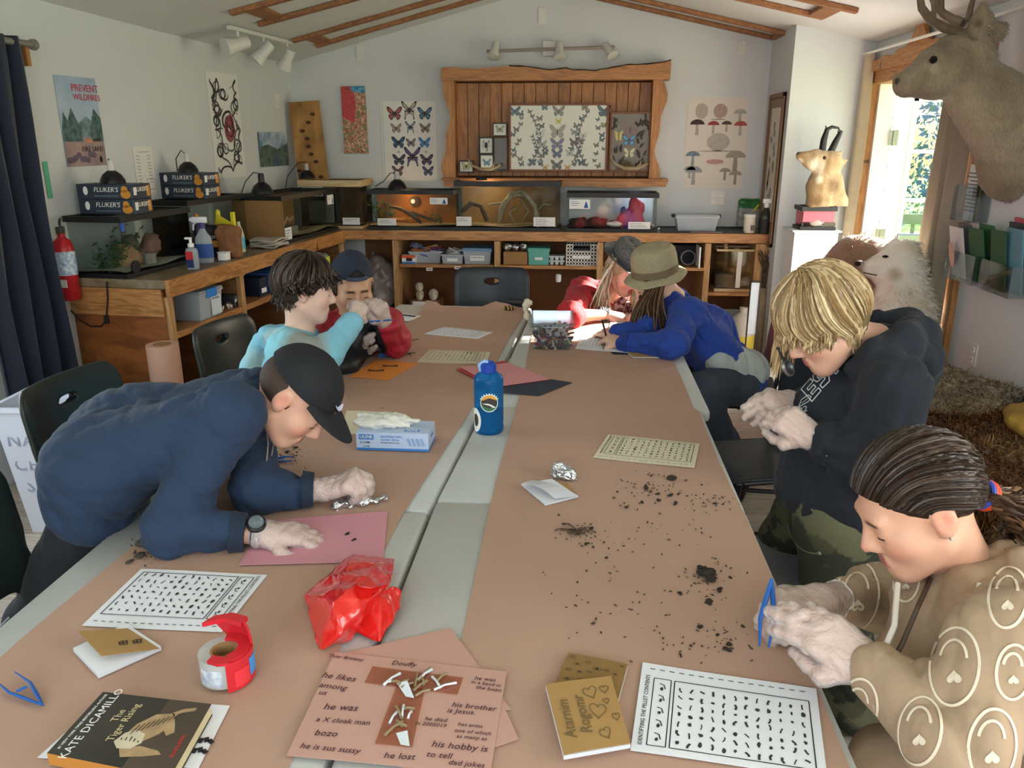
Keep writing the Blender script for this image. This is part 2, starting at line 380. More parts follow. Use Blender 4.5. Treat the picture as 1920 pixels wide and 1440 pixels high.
# ================================================================== SETTING
M_wall=mat('white_paint','#cfd1d1',.75,var=.04,vscale=2.5,bump=.05,bscale=90)
M_ceil=mat('ceiling_paint','#d2d2ce',.8,var=.03,vscale=2)
M_plank=wood('whitewashed_planks','#c3b8a8','#a3978a',5,(1.1,10,1),.7,False)
M_pine=wood('pine_trim','#b97d48','#94602f',5,(1.2,8,8),.5)
M_pineY=wood('pine_trim_y','#b98048','#94602f',5,(8,1.2,8),.5)
M_pineZ=wood('pine_trim_z','#bb8048','#96622f',5,(8,8,1.2),.5)
M_white=mat('white_plastic','#e6e6e2',.45)
M_black=mat('black_plastic','#141416',.45)
M_whitegloss=mat('white_gloss_paint','#e9ebe9',.35)
M_outplug=mat('outlet_plate','#d6d4cc',.5)
def zceil(X,Y):
    if X>-.283: return 2.74-.22*(X+.283)
    wx=-2.38-.1025*(6.8-Y); t=(X+.283)/(wx+.283); return 2.74+(2.193+.0264*(6.8-Y)-2.74)*t
# floor: base slab plus the planks that lie across the room
fl=MB(); fl.lo((-3.35,-1.7,-.06),(2.0,6.85,-.004)); floor=fl.obj('floor',mat('floor_joint','#4a433b',.9),kind='structure')
pm=None
for i in range(56):
    y0=-1.66+i*.152
    if pm is None:
        q=MB(); q.box((0,0,0),(2.67,.0735,.006)); pm=q.mesh('plank',M_plank)
    link('plank',pm,floor,(-.675,y0+.076,.0))
# walls
w=MB(); w.lo((-2.45,6.8,0),(2.1,6.9,2.85)); w.obj('wall_back',M_wall,kind='structure')
w=MB()
def lwbox(mb,s0,s1,d0,d1,z0,z1,bev=0):
    c=LW((s0+s1)/2,(d0+d1)/2,(z0+z1)/2); mb.box(c,(abs(d1-d0)/2,abs(s1-s0)/2,abs(z1-z0)/2),rot=(0,0,LA),bev=bev)
S0,S1=sd(P(0,640,X=-2.85))[0],0   # window opening span on the left wall
WS0,WS1,WZ0,WZ1=-5.1,-3.86,.52,1.95
lwbox(w,WS1,.1,-.1,0,0,2.75); lwbox(w,-8.6,WS0,-.1,0,0,2.75); lwbox(w,WS0,WS1,-.1,0,0,WZ0); lwbox(w,WS0,WS1,-.1,0,WZ1,2.75)
w.obj('wall_left',M_wall,kind='structure')
w=MB(); DY0,DY1,DZ=4.43,6.02,1.97
w.lo((2.0,-1.7,0),(2.1,-.45,2.5)); w.lo((2.0,-.45,0),(2.1,1.25,.85)); w.lo((2.0,-.45,2.0),(2.1,1.25,2.5)); w.lo((2.0,1.25,0),(2.1,DY0,2.5)); w.lo((2.0,DY1,0),(2.1,6.9,2.5)); w.lo((2.0,DY0,DZ),(2.1,DY1,2.5))
w.obj('wall_right',M_wall,kind='structure')
w=MB(); w.lo((-3.4,-1.8,0),(2.1,-1.7,.9)); w.lo((-3.4,-1.8,.9),(-2.1,-1.7,2.9)); w.lo((1.65,-1.8,.9),(2.1,-1.7,2.9)); w.lo((-2.1,-1.8,2.5),(1.65,-1.7,2.9))
w.obj('wall_front',M_wall,kind='structure')
w=MB(); w.lo((1.45,6.08,0),(2.0,6.8,2.6)); w.obj('wall_column',M_wall,kind='structure')
# ceiling: two slopes meeting at the ridge
c=MB()
ny=7
def cl(u,v):
    Y=-1.8+v*8.7; wx=-2.38-.1025*(6.8-Y)-.12; X=-.283+u*(wx+.283); return (X,Y,zceil(X,Y))
c.grid(cl,6,ny,th=.05)
c.grid(lambda u,v:(-.283+u*2.4,-1.8+v*8.7,zceil(-.283+u*2.4+1e-4,0)),2,2,th=-.05)
c.obj('ceiling',M_ceil,kind='structure')
# timber battens fixed under both slopes in pairs, with blocks between them
def pc(px,py):
    r=ray(px,py); t=2.5
    for _ in range(60):
        q=_C+r*t; e=zceil(q[0],q[1])-q[2]; t+=e/(abs(r[2])+.12)*.55
    return Vector(_C+r*t)
M_batten=wood('rough_batten','#a06c44','#7c5030',5,(3,8,8),.7)
def batten(par,X0,X1,Y,wd,nm='batten'):
    q=MB(); z0,z1=zceil(X0,Y),zceil(X1,Y); L=math.hypot(X1-X0,z1-z0); a=math.atan2(z1-z0,X1-X0)
    q.box((0,0,0),(L/2,wd/2,.014),bev=.003); link(nm,q.mesh(nm,M_batten),par,((X0+X1)/2,Y,(z0+z1)/2-.017),(0,-a,0))
def ladder(i,X0,X1,pix,label):
    # pix: pixel points on the two rails
    a,b=pc(*pix[0]),pc(*pix[1]); t=thing('ceiling_batten_pair',label,'batten',(0,0,0))
    ya,yb=a.y,b.y
    batten(t,X0 if X0 is not None else a.x,X1,ya,.05); batten(t,X0 if X0 is not None else b.x,X1,yb,.05)
    xs=a.x if X1>a.x else a.x
    for f in (.12,.92):
        x=(a.x+.06)+(X1-a.x)*f if f>.5 else a.x+(.13 if X1>a.x else -.13)
        q=MB(); q.box((0,0,0),(.05,abs(ya-yb)/2-.02,.012)); al=math.atan2(zceil(x+.1,ya)-zceil(x-.1,ya),.2)
        link('block',q.mesh('block',M_batten),t,(x,(ya+yb)/2,zceil(x,ya)-.018),(0,-al,0))
    return t
ladder(0,None,-.34,[(432,19),(484,41)],'rough timber batten pair on the left ceiling slope above the track lamps')
ladder(1,None,-.34,[(549,72),(592,82)],'rough timber batten pair on the left ceiling slope closest to the display wall')
ladder(2,None,-.22,[(1508,66),(1450,67)],'rough timber batten pair on the right ceiling slope closest to the display wall')
ladder(3,None,-.22,[(1608,15),(1545,27)],'rough timber batten pair on the right ceiling slope towards the deer head')
# outlets, plates, switches on the walls
def plate(name,label,cat,loc,rz,w_=.07,h_=.115,kind='outlet'):
    t=thing(name,label,cat,loc,rz); q=MB(); q.box((0,-.003,0),(w_/2,.004,h_/2),bev=.002); q.obj('cover',M_outplug,t)
    if kind=='outlet':
        for dx in ([0] if w_<.1 else [-.028,.028]):
            for dz in(-.026,.026):
                r=MB(); r.box((dx,-.008,dz),(.015,.0025,.014),bev=.002); ro=r.obj('receptacle',M_white,t)
                s_=MB(); s_.box((dx-.005,-.0108,dz+.002),(.0012,.0006,.005)); s_.box((dx+.005,-.0108,dz+.002),(.0012,.0006,.004)); s_.obj('slot',M_black,ro)
    elif kind=='switch':
        r=MB(); r.box((0,-.009,0),(.005,.006,.012),bev=.002); r.obj('toggle',M_white,t)
    return t
plate('wall_plate','blank cover plate high under the ridge on the display wall','wall plate',P(1017,30,Y=6.799),0,.065,.12,'b')
plate('wall_plate','blank cover plate above the abstract red painting','wall plate',P(676,100,Y=6.799),0,.065,.12,'b')
plate('wall_plate','blank cover plate beside the wall column under the ceiling battens','wall plate',P(1391,90,Y=6.799),0,.06,.11,'b')
plate('light_switch','white light switch beside the tank with the pink rock','switch',P(1239,370,Y=6.799),0,.075,.12,'switch')
plate('power_outlet','double power outlet under the mushroom poster','outlet',P(1345,371,Y=6.799),0,.12,.12)
plate('power_outlet','power outlet on the right wall above the animal furs','outlet',P(1826,665,X=1.999),R(-90))
pw=PL(519,190,.001); plate('power_outlet','power outlet on the left wall above the landscape picture','outlet',pw,LA+R(90))
# ---- double door on the right wall: frame, leaf swung outwards, scalloped header board
t=thing('door_1',None,None,(2.0,(DY0+DY1)/2,0)); t['kind']='structure'
for (y,nm) in((DY1+.035,'frame_jamb'),(DY0-.035,'frame_jamb')):
    q=MB(); q.lo((-.03,y-.05-t.location.y,0),(.1,y+.05-t.location.y,DZ+.05),bev=.004); q.obj(nm,M_pineZ,t)
q=MB(); q.lo((-.03,DY0-.08-t.location.y,DZ),(.1,DY1+.08-t.location.y,DZ+.09),bev=.004); q.obj('frame_head',M_pineY,t)
pts=[]
for i in range(33):
    u=i/32; y=-.8+u*1.6; h=.06+.11*math.exp(-((u-.5)/.07)**2)+.035*math.exp(-((u-.5)/.2)**2)+.02*math.cos(u*2*math.pi*3)**2
    pts.append((y,h))
q=MB(); q.prism([(-.8,0)]+pts+[(.8,0)],0,.025,(-.03,0,DZ+.08),M=Matrix(((0,0,-1),(1,0,0),(0,1,0)))); q.obj('scalloped_header',M_pineY,t)
q=MB(); q.lo((.02,DY1-.045-t.location.y,.0),(.13,DY1-.005-t.location.y,DZ)); q.lo((.02,DY0+.005-t.location.y,.0),(.13,DY0+.045-t.location.y,DZ)); q.obj('white_jamb',M_whitegloss,t)
# open leaf, hinged at the far jamb, standing out at right angles
lf=thing('door_2',None,None,(2.14,DY1-.05,0)); lf['kind']='structure'
q=MB(); lw_=.84; gx0,gx1=.13,.72
q.lo((0,-.02,.02),(gx0,.02,1.95)); q.lo((gx1,-.02,.02),(lw_,.02,1.95)); q.lo((gx0,-.02,.02),(gx1,.02,.60)); q.lo((gx0,-.02,1.86),(gx1,.02,1.95))
q.obj('slab',M_whitegloss,lf)
for k,z in enumerate([.60,.90,1.2,1.53]):
    z1=[.90,1.2,1.53,1.86][k]
    q=MB(); q.lo((gx0,-.028,z-.012),(gx1,.028,z+.012),bev=.003); q.obj('glazing_bar',M_whitegloss,lf)
    q=MB(); q.lo((gx0,-.003,z),(gx1,.003,z1)); q.obj('pane',glass('pane_glass','#dfeaf0',.07),lf)
q=MB(); q.lo((gx0-.03,-.032,.57),(gx0+.006,-.02,1.90),bev=.003); q.lo((gx1-.006,-.032,.57),(gx1+.03,-.02,1.90),bev=.003); q.lo((gx0-.03,-.032,1.855),(gx1+.03,-.02,1.90),bev=.003); q.lo((gx0-.03,-.032,.57),(gx1+.03,-.02,.61),bev=.003); q.obj('glazing_frame',M_whitegloss,lf)
q=MB(); q.lo((.1,-.085,.90),(.80,-.05,.975),bev=.008); q.lo((.12,-.05,.92),(.2,-.02,.96)); q.lo((.70,-.05,.92),(.78,-.02,.96)); pb=q.obj('panic_bar',mat('brushed_steel','#9fa3a4',.35,.9),lf); pb['label']='grey steel push bar across the leaf'
for z in(.95,1.62):
    q=MB(); q.box((.0,-.024,z),(.03,.004,.05),bev=.001); q.cyl((-.002,-.03,z-.05),(-.002,-.03,z+.05),.007); q.obj('hinge',mat('dull_hinge','#a7a59a',.4,.7),lf)
# ---- left window behind the navy curtain
wn=thing('window_1',None,None,LW((WS0+WS1)/2,0,0),LA); wn['kind']='structure'; hw=(WS1-WS0)/2
q=MB(); q.lo((-.06,-hw-.05,WZ0-.05),(.03,-hw+.03,WZ1+.05),bev=.004); q.lo((-.06,hw-.03,WZ0-.05),(.03,hw+.05,WZ1+.05),bev=.004); q.lo((-.06,-hw,WZ1-.03),(.03,hw,WZ1+.05)); q.lo((-.06,-hw,WZ0-.05),(.05,hw,WZ0+.03),bev=.004); q.lo((-.05,-.02,WZ0),(.0,.02,WZ1)); q.obj('window_frame',mat('pale_green_frame','#b9c4bb',.5),wn)
for sgn in(-1,1):
    q=MB(); q.lo((-.035,min(0,sgn*hw),WZ0),(-.03,max(0,sgn*hw),WZ1)); q.obj('pane',glass('pane_glass'),wn)
# ---- outside: lawn, hedge, tree and rail seen through the door
g=MB(); g.lo((2.15,-14,-.32),(40,40,-.22)); g.lo((-40,-14,-.32),(-3.5,40,-.22)); g.obj('lawn_ground',mat('lawn','#8fae3c',.9,col2='#5f8a2a',vscale=1.5),kind='structure')
d=MB(); d.lo((2.12,2.2,-.2),(4.6,7.6,-.1)); d.obj('porch_floor',mat('porch_boards','#8d8a86',.8,var=.2,vscale=3,stretch=(1,8,1)),kind='structure')
def foliage(name,label,cat,c,r,n,col,seed,trunk=None):
    t=thing(name,label,cat,(c[0],c[1],-.22)); rg=random.Random(seed); q=MB()
    for i in range(n):
        v=Vector((rg.gauss(0,1),rg.gauss(0,1),rg.gauss(0,1))); v.normalize(); v=Vector((v.x*r[0],v.y*r[1],v.z*r[2]))*rg.uniform(.35,1)
        p=Vector((0,0,c[2]+.22))+v; s_=rg.uniform(.08,.2)*.9; a=Vector((rg.gauss(0,1),rg.gauss(0,1),rg.gauss(0,1))).normalized(); b=a.orthogonal().normalized(); e=a.cross(b)
        q.add([p,p+a*s_*.5+b*s_*.3,p+a*s_,p+a*s_*.5-b*s_*.3+e*.02],[(0,1,2,3)])
    o=q.obj('foliage',mat(name+'_leaf',col,.7,var=.5,vscale=2),t); o['kind']='stuff'
    if trunk:
        q=MB(); q.tube([(0,0,0),(.05,0,1.2),(0,.1,c[2]+.3)],[.16,.13,.07],8); q.obj('trunk',mat('bark','#5d5146',.9,var=.4,bump=.4),t)
foliage('garden_tree','leafy blue-green tree outside the open door','tree',(6.9,14.2,2.6),(2.6,2.6,2.9),5200,'#7f9fb4',3,True)  # bluish leaf colour carries the hazy reflection of the sky
foliage('garden_hedge','low hedge outside the door along the lawn','hedge',(9.5,19,.5),(4,1,.9),1800,'#6f8f7a',4)
t=thing('porch_rail','grey timber porch rail outside the open door','railing',(3.35,8.6,-.22))
for z in(.55,1.05):
    q=MB(); q.lo((-1.6,-.03,z-.05),(2.2,.03,z+.05)); q.obj('rail',mat('grey_timber','#78706a',.8,var=.2),t)
for x in(-1.1,.55,2.1):
    q=MB(); q.lo((x-.06,-.07,0),(x+.06,.07,2.6 if x==.55 else 1.12)); q.obj('post',MATS['grey_timber'],t)
for i in range(24):
    q=MB(); q.lo((-1.0+i*.13,-.012,.1),(-.97+i*.13,.012,1.0)); q.obj('baluster',MATS['grey_timber'],t)
# ================================================================== CABINETS ALONG THE WALLS
M_ply=wood('stained_plywood','#9a5b2c','#6f3d1a',2.2,(1.4,1.4,3.5),.45,False)
M_plyin=wood('cubby_plywood','#8f6138','#6b4526',2.5,(1,1,3),.6,False)
M_cabX=wood('counter_pine_x','#b98450','#8f5e30',4,(1.2,7,9),.4)
M_cabY=wood('counter_pine_y','#b98450','#8f5e30',4,(7,1.2,9),.4)
M_cabZ=wood('counter_pine_z','#c49a68','#a17444',4,(9,9,1.2),.5)
M_top=wood('worn_worktop','#8a7a63','#6d5a43',3,(2,1.2,4),.45,False)
# back run
XL,XR,YF,ZT=-1.85,1.449,6.28,.92
wt=thing('worktop','long pine worktop along the display wall carrying three glass tanks','worktop',((XL+XR)/2,6.54,.875)); cx=(XL+XR)/2
q=MB(); q.lo((XL-cx-.0,-.24,.0),(XR-cx,.258,.045)); q.obj('board',M_top,wt)
q=MB(); q.lo((XL-cx,-.262,-.025),(XR-cx,-.241,.046),bev=.002); q.obj('front_edge',M_cabX,wt)
cb=thing('cubby_shelf_unit','open pine cubby shelves under the display wall worktop','shelf unit',(cx,6.54,0))
for i,x in enumerate([-1.447,-.634,.172,.997,1.40]):
    w_=.022 if i<4 else .045
    q=MB(); q.lo((x-w_-cx,-.255,0),(x+w_-cx,.255,.845)); q.obj('divider',M_cabZ,cb)
for x0,x1 in((-1.42,-.66),(-.61,.15),(.195,.975)):
    q=MB(); q.lo((x0-cx,-.25,.633),(x1-cx,.25,.657)); q.obj('shelf',M_cabX,cb)
q=MB(); q.lo((1.02-cx,-.25,.44),(1.354-cx,.25,.465)); q.obj('shelf',M_cabX,cb)
q=MB(); q.lo((XL-cx+.03,.235,0),(XR-cx,.255,.845)); q.obj('back_panel',mat('cubby_back','#7b4d27',.7,var=.2,vscale=3),cb)
for x0,x1 in((-1.42,-.66),(-.61,.15),(.195,.975),(1.02,1.354)):
    q=MB(); q.lo((x0-cx,-.24,.05),(x1-cx,.25,.075)); q.obj('bottom_shelf',M_cabX,cb)
# left run (flaring with the left wall)
SN,SF=-2.84,-.445
lc=thing('worktop','pine worktop with dark wood grain along the left wall under the posters','worktop',LW((SN+SF)/2,.29,.875),LA); sm=(SF-SN)/2
q=MB(); q.lo((-.29,-sm,0),(.27,sm+.30,.045)); q.obj('board',M_top,lc)
q=MB(); q.lo((.27,-sm,-.045),(.292,sm,.046),bev=.002); q.obj('front_edge',M_cabY,lc)
lb=thing('cubby_shelf_unit','open plywood cubby shelves along the left wall with a stained end panel','shelf unit',LW((SN+SF)/2,.29,0),LA)
q=MB(); q.lo((-.288,-sm+.004,0),(.25,-sm+.03,.873)); e=q.obj('end_panel',M_ply,lb); e['label']='dark stained plywood end panel'
q=MB(); q.lo((-.288,-sm-.012,.73),(.25,-sm+.003,.873)); q.obj('end_rail',M_cabX,lb)
for i,s in enumerate([-sm+.03,-sm+.77,-sm+1.66,sm-.02]):
    q=MB(); q.lo((.245,s-.022,0),(.272,s+.022,.83)); q.obj('post',M_cabZ,lb)
    if i: q=MB(); q.lo((-.26,s-.01,0),(.245,s+.01,.84)); q.obj('divider',M_plyin,lb)
for s0,s1 in((-sm+.05,-sm+.75),(-sm+.79,-sm+1.63),(-sm+1.69,sm-.04)):
    q=MB(); q.lo((-.26,s0,.615),(.25,s1,.633)); q.lo((.25,s0,.60),(.266,s1,.635)); q.obj('shelf',M_cabY,lb)
    q=MB(); q.lo((-.28,s0,.03),(.25,s1,.05)); q.obj('bottom_shelf',M_plyin,lb)
q=MB(); q.lo((-.286,-sm+.03,0),(-.27,sm,.84)); q.obj('back_panel',MATS['cubby_back'],lb)
# ------------------------------------------------------------------ glass tanks
M_gl=glass('tank_glass','#f6f9f7',.012)
M_label=mat('label_paper','#e2e0df',.7)
M_ink=mat('ink_black','#1d1b1f',.8); M_inkgrey=mat('ink_grey','#6a6a70',.8); M_inkblue=mat('ink_blue','#2c5aa0',.8)
M_sand=mat('tank_sand','#b7a07c',.95,var=.35,vscale=60,bump=.6,bscale=160)
M_soil=mat('tank_soil','#3a322b',.95,var=.4,vscale=50,bump=.6,bscale=120)
M_gravel=mat('tank_gravel','#aaa69d',.9,var=.5,vscale=90,bump=.7,bscale=160)
M_branch=mat('driftwood','#9d8f78',.8,var=.45,vscale=20,bump=.5,bscale=60,stretch=(1,1,.4))
M_branchd=mat('dark_branch','#5c4b3d',.85,var=.4,vscale=20,bump=.5,bscale=60)
M_plant=mat('plastic_plant','#3f5a35',.6,var=.4,vscale=20)
M_card=mat('brown_card','#9b7447',.85,var=.12,vscale=5)
def tank(label,loc,rz,w,d,h,top=.03,sub=None,back=None,side=None,frame=None,subh=.03,name='glass_tank'):
    t=thing(name,label,'tank',loc,rz); fm=frame or M_black; hw,hd=w/2,d/2
    def ring(z0,z1,o,nm):
        q=MB()
        for s in(-1,1): q.lo((-hw-o,s*hd-.012 if s<0 else hd-.006,z0),(hw+o,s*hd+.006 if s<0 else hd+.012,z1)); q.lo((s*hw-.006-(.006 if s<0 else 0),-hd,z0),(s*hw+.006+(.006 if s>0 else 0),hd,z1))
        return q.obj(nm,fm,t)
    ring(0,.022,.012,'base_frame'); ring(h-top,h,.012,'top_frame')
    q=MB(); q.lo((-hw,-hd,.002),(hw,hd,.01)); q.obj('floor_pane',M_black,t)
    for nm,a,b in(('pane',(-hw,-hd-.002,.02),(hw,-hd+.002,h-top)),('pane',(-hw,hd-.002,.02),(hw,hd+.002,h-top)),('pane',(-hw-.002,-hd,.02),(-hw+.002,hd,h-top)),('pane',(hw-.002,-hd,.02),(hw+.002,hd,h-top))):
        q=MB(); q.lo(a,b); q.obj(nm,M_gl,t)
    q=MB(); q.lo((-hw+.008,-hd+.008,h-.012),(hw-.008,hd-.008,h-.006)); q.obj('mesh_lid',mat('screen_mesh','#26282a',.7,alpha=.35),t)
    if sub:
        q=MB(); q.grid(lambda u,v:(-hw+.006+u*(w-.012),-hd+.006+v*(d-.012),.012+subh*(.6+.4*math.sin(5*u+3*v)*math.cos(4*u-2*v))),18,9); q.obj('substrate',sub,t,smooth=True)
    if back: q=MB(); q.lo((-hw+.004,hd-.008,.02),(hw-.004,hd-.004,h-top)); q.obj('backing',back,t)
    if side:
        q=MB(); q.lo((side[0]*hw-.006,-hd+.004,.02),(side[0]*hw-.003 if side[0]>0 else -hw+.006,hd-.004,h-top)); q.obj('side_backing',side[1],t)
    return t
def note(t,x,z,w,h,y,lines=3,pic=False):
    q=MB(); q.lo((x-w/2,y-.001,z-h/2),(x+w/2,y,z+h/2)); o=q.obj('paper_label',M_label,t)
    q=MB()
    for i in range(lines): q.lo((x-w*.42,y-.0016,z+h*.3-i*h*.2),(x-w*.42+w*(.45 if pic else .8)*random.uniform(.6,1),y-.001,z+h*.3-i*h*.2-h*.05))
    if pic: q.prism([(x+w*.2,z-h*.4),(x+w*.3,z+h*.35),(x+w*.36,z+h*.1),(x+w*.42,z-h*.4)],0,.0006,(0,y-.001,0),M=Matrix(((1,0,0),(0,0,-1),(0,1,0))))
    q.obj('print',M_inkblue if pic else M_inkgrey,o)
def branch(t,pts,rs,m,nm='branch',n=8):
    q=MB(); q.tube(pts,rs,n); return q.obj(nm,m,t,smooth=True,ang=80)
def sprig(t,c,n,h,seed,m=None,spread=.08):
    rg=random.Random(seed); q=MB()
    for i in range(n):
        a=rg.uniform(0,6.28); b=Vector(c)+Vector((rg.uniform(-1,1)*spread,rg.uniform(-1,1)*spread*.6,0)); tip=b+Vector((math.cos(a)*h*.4,math.sin(a)*h*.3,h*rg.uniform(.5,1)))
        q.tube([b,(b+tip)/2+Vector((0,0,h*.1)),tip],[.002,.0018,.001],4)
        for k in range(5):
            p=b.lerp(tip,.3+k*.16); e=Vector((rg.gauss(0,1),rg.gauss(0,1),rg.gauss(0,.5))).normalized()*h*.17; f=e.orthogonal().normalized()*h*.05; q.add([p,p+e*.5+f,p+e,p+e*.5-f],[(0,1,2,3)])
    return q.obj('plant',m or M_plant,t)
def rock(t,c,rad,m,seed,nm='rock',vox=.008):
    s=SDF(); s.ell((0,0,0),rad); o=link(nm,s.mesh(nm,m,vox,disp=fbm(min(rad)*.35,2.2/min(rad)/2,seed)),t,c); return o
def boxthing(name,label,cat,loc,rz,w,d,h,m,bev=.002,group=None):
    t=thing(name,label,cat,loc,rz,group); q=MB(); q.lo((-w/2,-d/2,0),(w/2,d/2,h),bev=bev); q.obj('box_body',m,t); return t
def bulb(t,loc,e,col,r=.03):
    l=bpy.data.lights.new('tank_lamp','POINT'); l.energy=e; l.color=col; l.shadow_soft_size=r; o=bpy.data.objects.new('tank_lamp',l); COL.objects.link(o); o.parent=t; o.location=loc
# back-wall tanks (rear faces the wall, front towards the room)
def bt(px0,px1,pyb,pyt,label,d=.3,**k):
    a,b=P(px0,pyb,Y=6.36),P(px1,pyb,Y=6.36); tp=P((px0+px1)/2,pyt,Y=6.36).z
    return tank(label,((a.x+b.x)/2,6.36+d/2,.922),0,b.x-a.x-.02,d,tp-.922,**k),b.x-a.x-.02,tp-.922
t1,w1,h1=bt(690,852,435,357,'small reptile tank lit orange inside under a black clamp lamp',sub=M_sand,back=mat('orange_backing','#a8672a',.8,col2='#5d3a1c',vscale=4))
note(t1,-w1*.28,.06,.15,.055,-.157); note(t1,w1*.34,h1-.08,.14,.05,-.157,pic=True)
bulb(t1,(-.1,.0,h1-.05),1.6,(1,.62,.25))
branch(t1,[(-.2,.0,.17),(-.1,-.02,.15),(0,-.05,.1),(.07,-.08,.05)],[.012,.016,.018,.015],M_branchd)
branch(t1,[(-.02,0,.12),(.08,.03,.08),(.18,.05,.05)],[.012,.012,.01],M_branchd)
rock(t1,(-.12,-.02,.07),(.09,.06,.02),mat('orange_rock','#d58a3a',.7),3,'slate'); sprig(t1,(-.26,.05,.02),14,.2,5); sprig(t1,(.14,.05,.02),10,.12,6)
q=MB(); q.lathe([(.0,0),(.04,0),(.04,.012),(.03,.014)],(-.02,.135,.2),20,rot=(R(90),0,0)); q.obj('thermometer',M_branchd,t1); q=MB(); q.lathe([(0,0),(.018,0),(.018,.004)],(-.03,.118,.2),16,rot=(R(90),0,0)); q.obj('dial',M_label,t1)
t2,w2,h2=bt(853,1050,437,340,'tall reptile tank holding a twisted driftwood branch',d=.34,sub=M_sand,back=mat('tan_backing','#8d6b3f',.85,col2='#5b4a37',vscale=3),top=.04)
note(t2,-w2*.42,.07,.12,.07,-.177,2); note(t2,w2*.36,.07,.17,.07,-.177,4)
bulb(t2,(-.2,.0,h2-.06),2.2,(1,.78,.5))
rg=random.Random(11)
for i in range(7):
    pts=[]
    for k in range(9):
        u=k/8; a=math.pi*(1.0-u*1.05); pts.append((.08+.15*math.cos(a)+rg.uniform(-.012,.012),-.02+.04*math.sin(i+u*3),.06+.22*math.sin(a)*(.9+.05*i%.2)+rg.uniform(-.01,.01)+.012*math.cos(i*1.7)))
    branch(t2,pts,[.008+.006*math.sin(k/8*3.1)+.003 for k in range(9)],M_branch,'driftwood_limb')
for a,b,c_ in(((-.16,-.05,.19),(-.05,-.04,.2),(.03,-.02,.24)),((.05,-.04,.05),(.0,-.05,.13),(.06,-.03,.17)),((.1,-.03,.06),(.16,-.06,.14),(.1,-.02,.22)),((-.09,-.06,.03),(-.06,-.04,.12),(-.0,-.02,.2)),((.24,-.04,.15),(.28,-.06,.2),(.34,-.05,.19))): branch(t2,[a,b,c_],[.006,.011,.009],M_branch,'driftwood_limb')
branch(t2,[(-.38,-.02,.13),(-.3,-.04,.2),(-.22,-.05,.18),(-.17,-.06,.06)],[.02,.022,.02,.018],M_branchd,'bark_arch')
q=MB(); q.lathe([(0,.03),(.035,.03),(.045,.012),(.045,0)],(-.22,0,h2),18); q.obj('lamp_dome',M_black,t2)
t3,w3,h3=bt(1062,1232,433,362,'glass tank with dark rocks and a pink rock on the display wall worktop',d=.3,sub=M_soil,back=mat('hazy_backing','#b9bfc4',.7),top=.035)
note(t3,-w3*.37,h3-.085,.16,.07,-.157,3,True); note(t3,w3*.31,.045,.17,.06,-.157)
bulb(t3,(.2,.02,h3-.06),2.2,(.75,.82,1.))
for i,(x,z,r_) in enumerate(((-.24,.05,.07),(-.14,.06,.06),(-.06,.045,.05),(-.28,.04,.05),(.02,.03,.05))): rock(t3,(x,.0,z),(r_,.05,.045),M_soil,20+i)
pinkm=mat('pink_rock','#d0586a',.7,var=.25,vscale=14)
s=SDF(); s.ell((0,0,0),(.1,.06,.06)); s.cone((-.03,0,.02),(.03,0,.15),.05,.03,k=.05); s.cone((.06,0,0),(.06,0,.12),.05,.04,k=.05); link('pink_rock',s.mesh('pr',pinkm,.008,disp=fbm(.012,30,4)),t3,(.15,.01,.06))
rock(t3,(.09,-.02,.14),(.02,.03,.04),M_branchd,31); rock(t3,(.02,-.08,.05),(.06,.03,.02),M_label,32)
# corner terrarium with pale wooden rim
a=P(568,430,Y=6.38); b=P(687,430,Y=6.38); tp=P(627,338,Y=6.38).z
M_palewood=wood('pale_wood','#c6ae86','#a88d63',4,(1.2,6,6),.6,False)
t4=tank('tall terrarium with a pale wooden rim standing in the corner',((a.x+b.x)/2-.02,6.56,.922),0,b.x-a.x-.03,.34,tp-.922,frame=M_palewood,sub=M_sand,top=.05); w4=b.x-a.x-.02; h4=tp-.922
note(t4,-w4*.28,h4-.09,.17,.07,-.177,2,True); note(t4,w4*.32,.06,.14,.055,-.177,2)
q=MB(); q.lo((-.04,-.172,.05),(.02,-.165,h4-.06)); q.obj('sliding_rail',M_white,t4); q=MB(); q.lo((.03,-.1,.03),(.22,.12,h4-.06)); q.obj('bark_back',mat('terrarium_bark','#4d3a2a',.9,var=.4,vscale=8),t4)
q=MB(); q.lo((-.22,-.05,.02),(-.06,.1,.2)); q.obj('inner_box',M_whitegloss,t4)
# left-wall tanks
RL=LA+R(90)
def lt(s0,s1,d0,d1,h,label,**k): return tank(label,LW((s0+s1)/2,(d0+d1)/2,.922),RL,s1-s0,d1-d0,h,**k)
ta=lt(-2.83,-2.22,.04,.345,.315,'glass tank with plastic plants, bark and gravel at the near end of the left worktop',sub=M_gravel)
sprig(ta,(-.2,.0,.02),26,.16,8,mat('fern_green','#33512f',.6,var=.4,vscale=20)); rock(ta,(-.12,-.02,.08),(.07,.06,.06),mat('curled_bark','#9a7a5a',.85,var=.3,vscale=15),40,'bark')
rock(ta,(.12,.0,.1),(.07,.06,.07),mat('pink_bark','#8d685c',.85,var=.4,vscale=14),41,'bark')
sprig(ta,(-.05,.02,.05),10,.2,12,mat('dead_leaf','#5e5a4c',.7,var=.3,vscale=15),.05)
rock(ta,(-.02,.0,.15),(.05,.04,.05),mat('leafy_bark','#5d5548',.85,var=.4,vscale=14),43,'bark')
q=MB(); q.lathe([(.03,0),(.045,.0),(.045,.055),(.038,.055),(.036,.01)],(.03,-.05,.03),16); q.obj('water_dish',mat('dish_grey','#8d8680',.5),ta)
q=MB(); q.lathe([(0,0),(.035,0),(.035,.01),(0,.012)],(-.24,-.157,.05),18,rot=(R(90),0,0)); q.obj('filter_knob',M_black,ta)
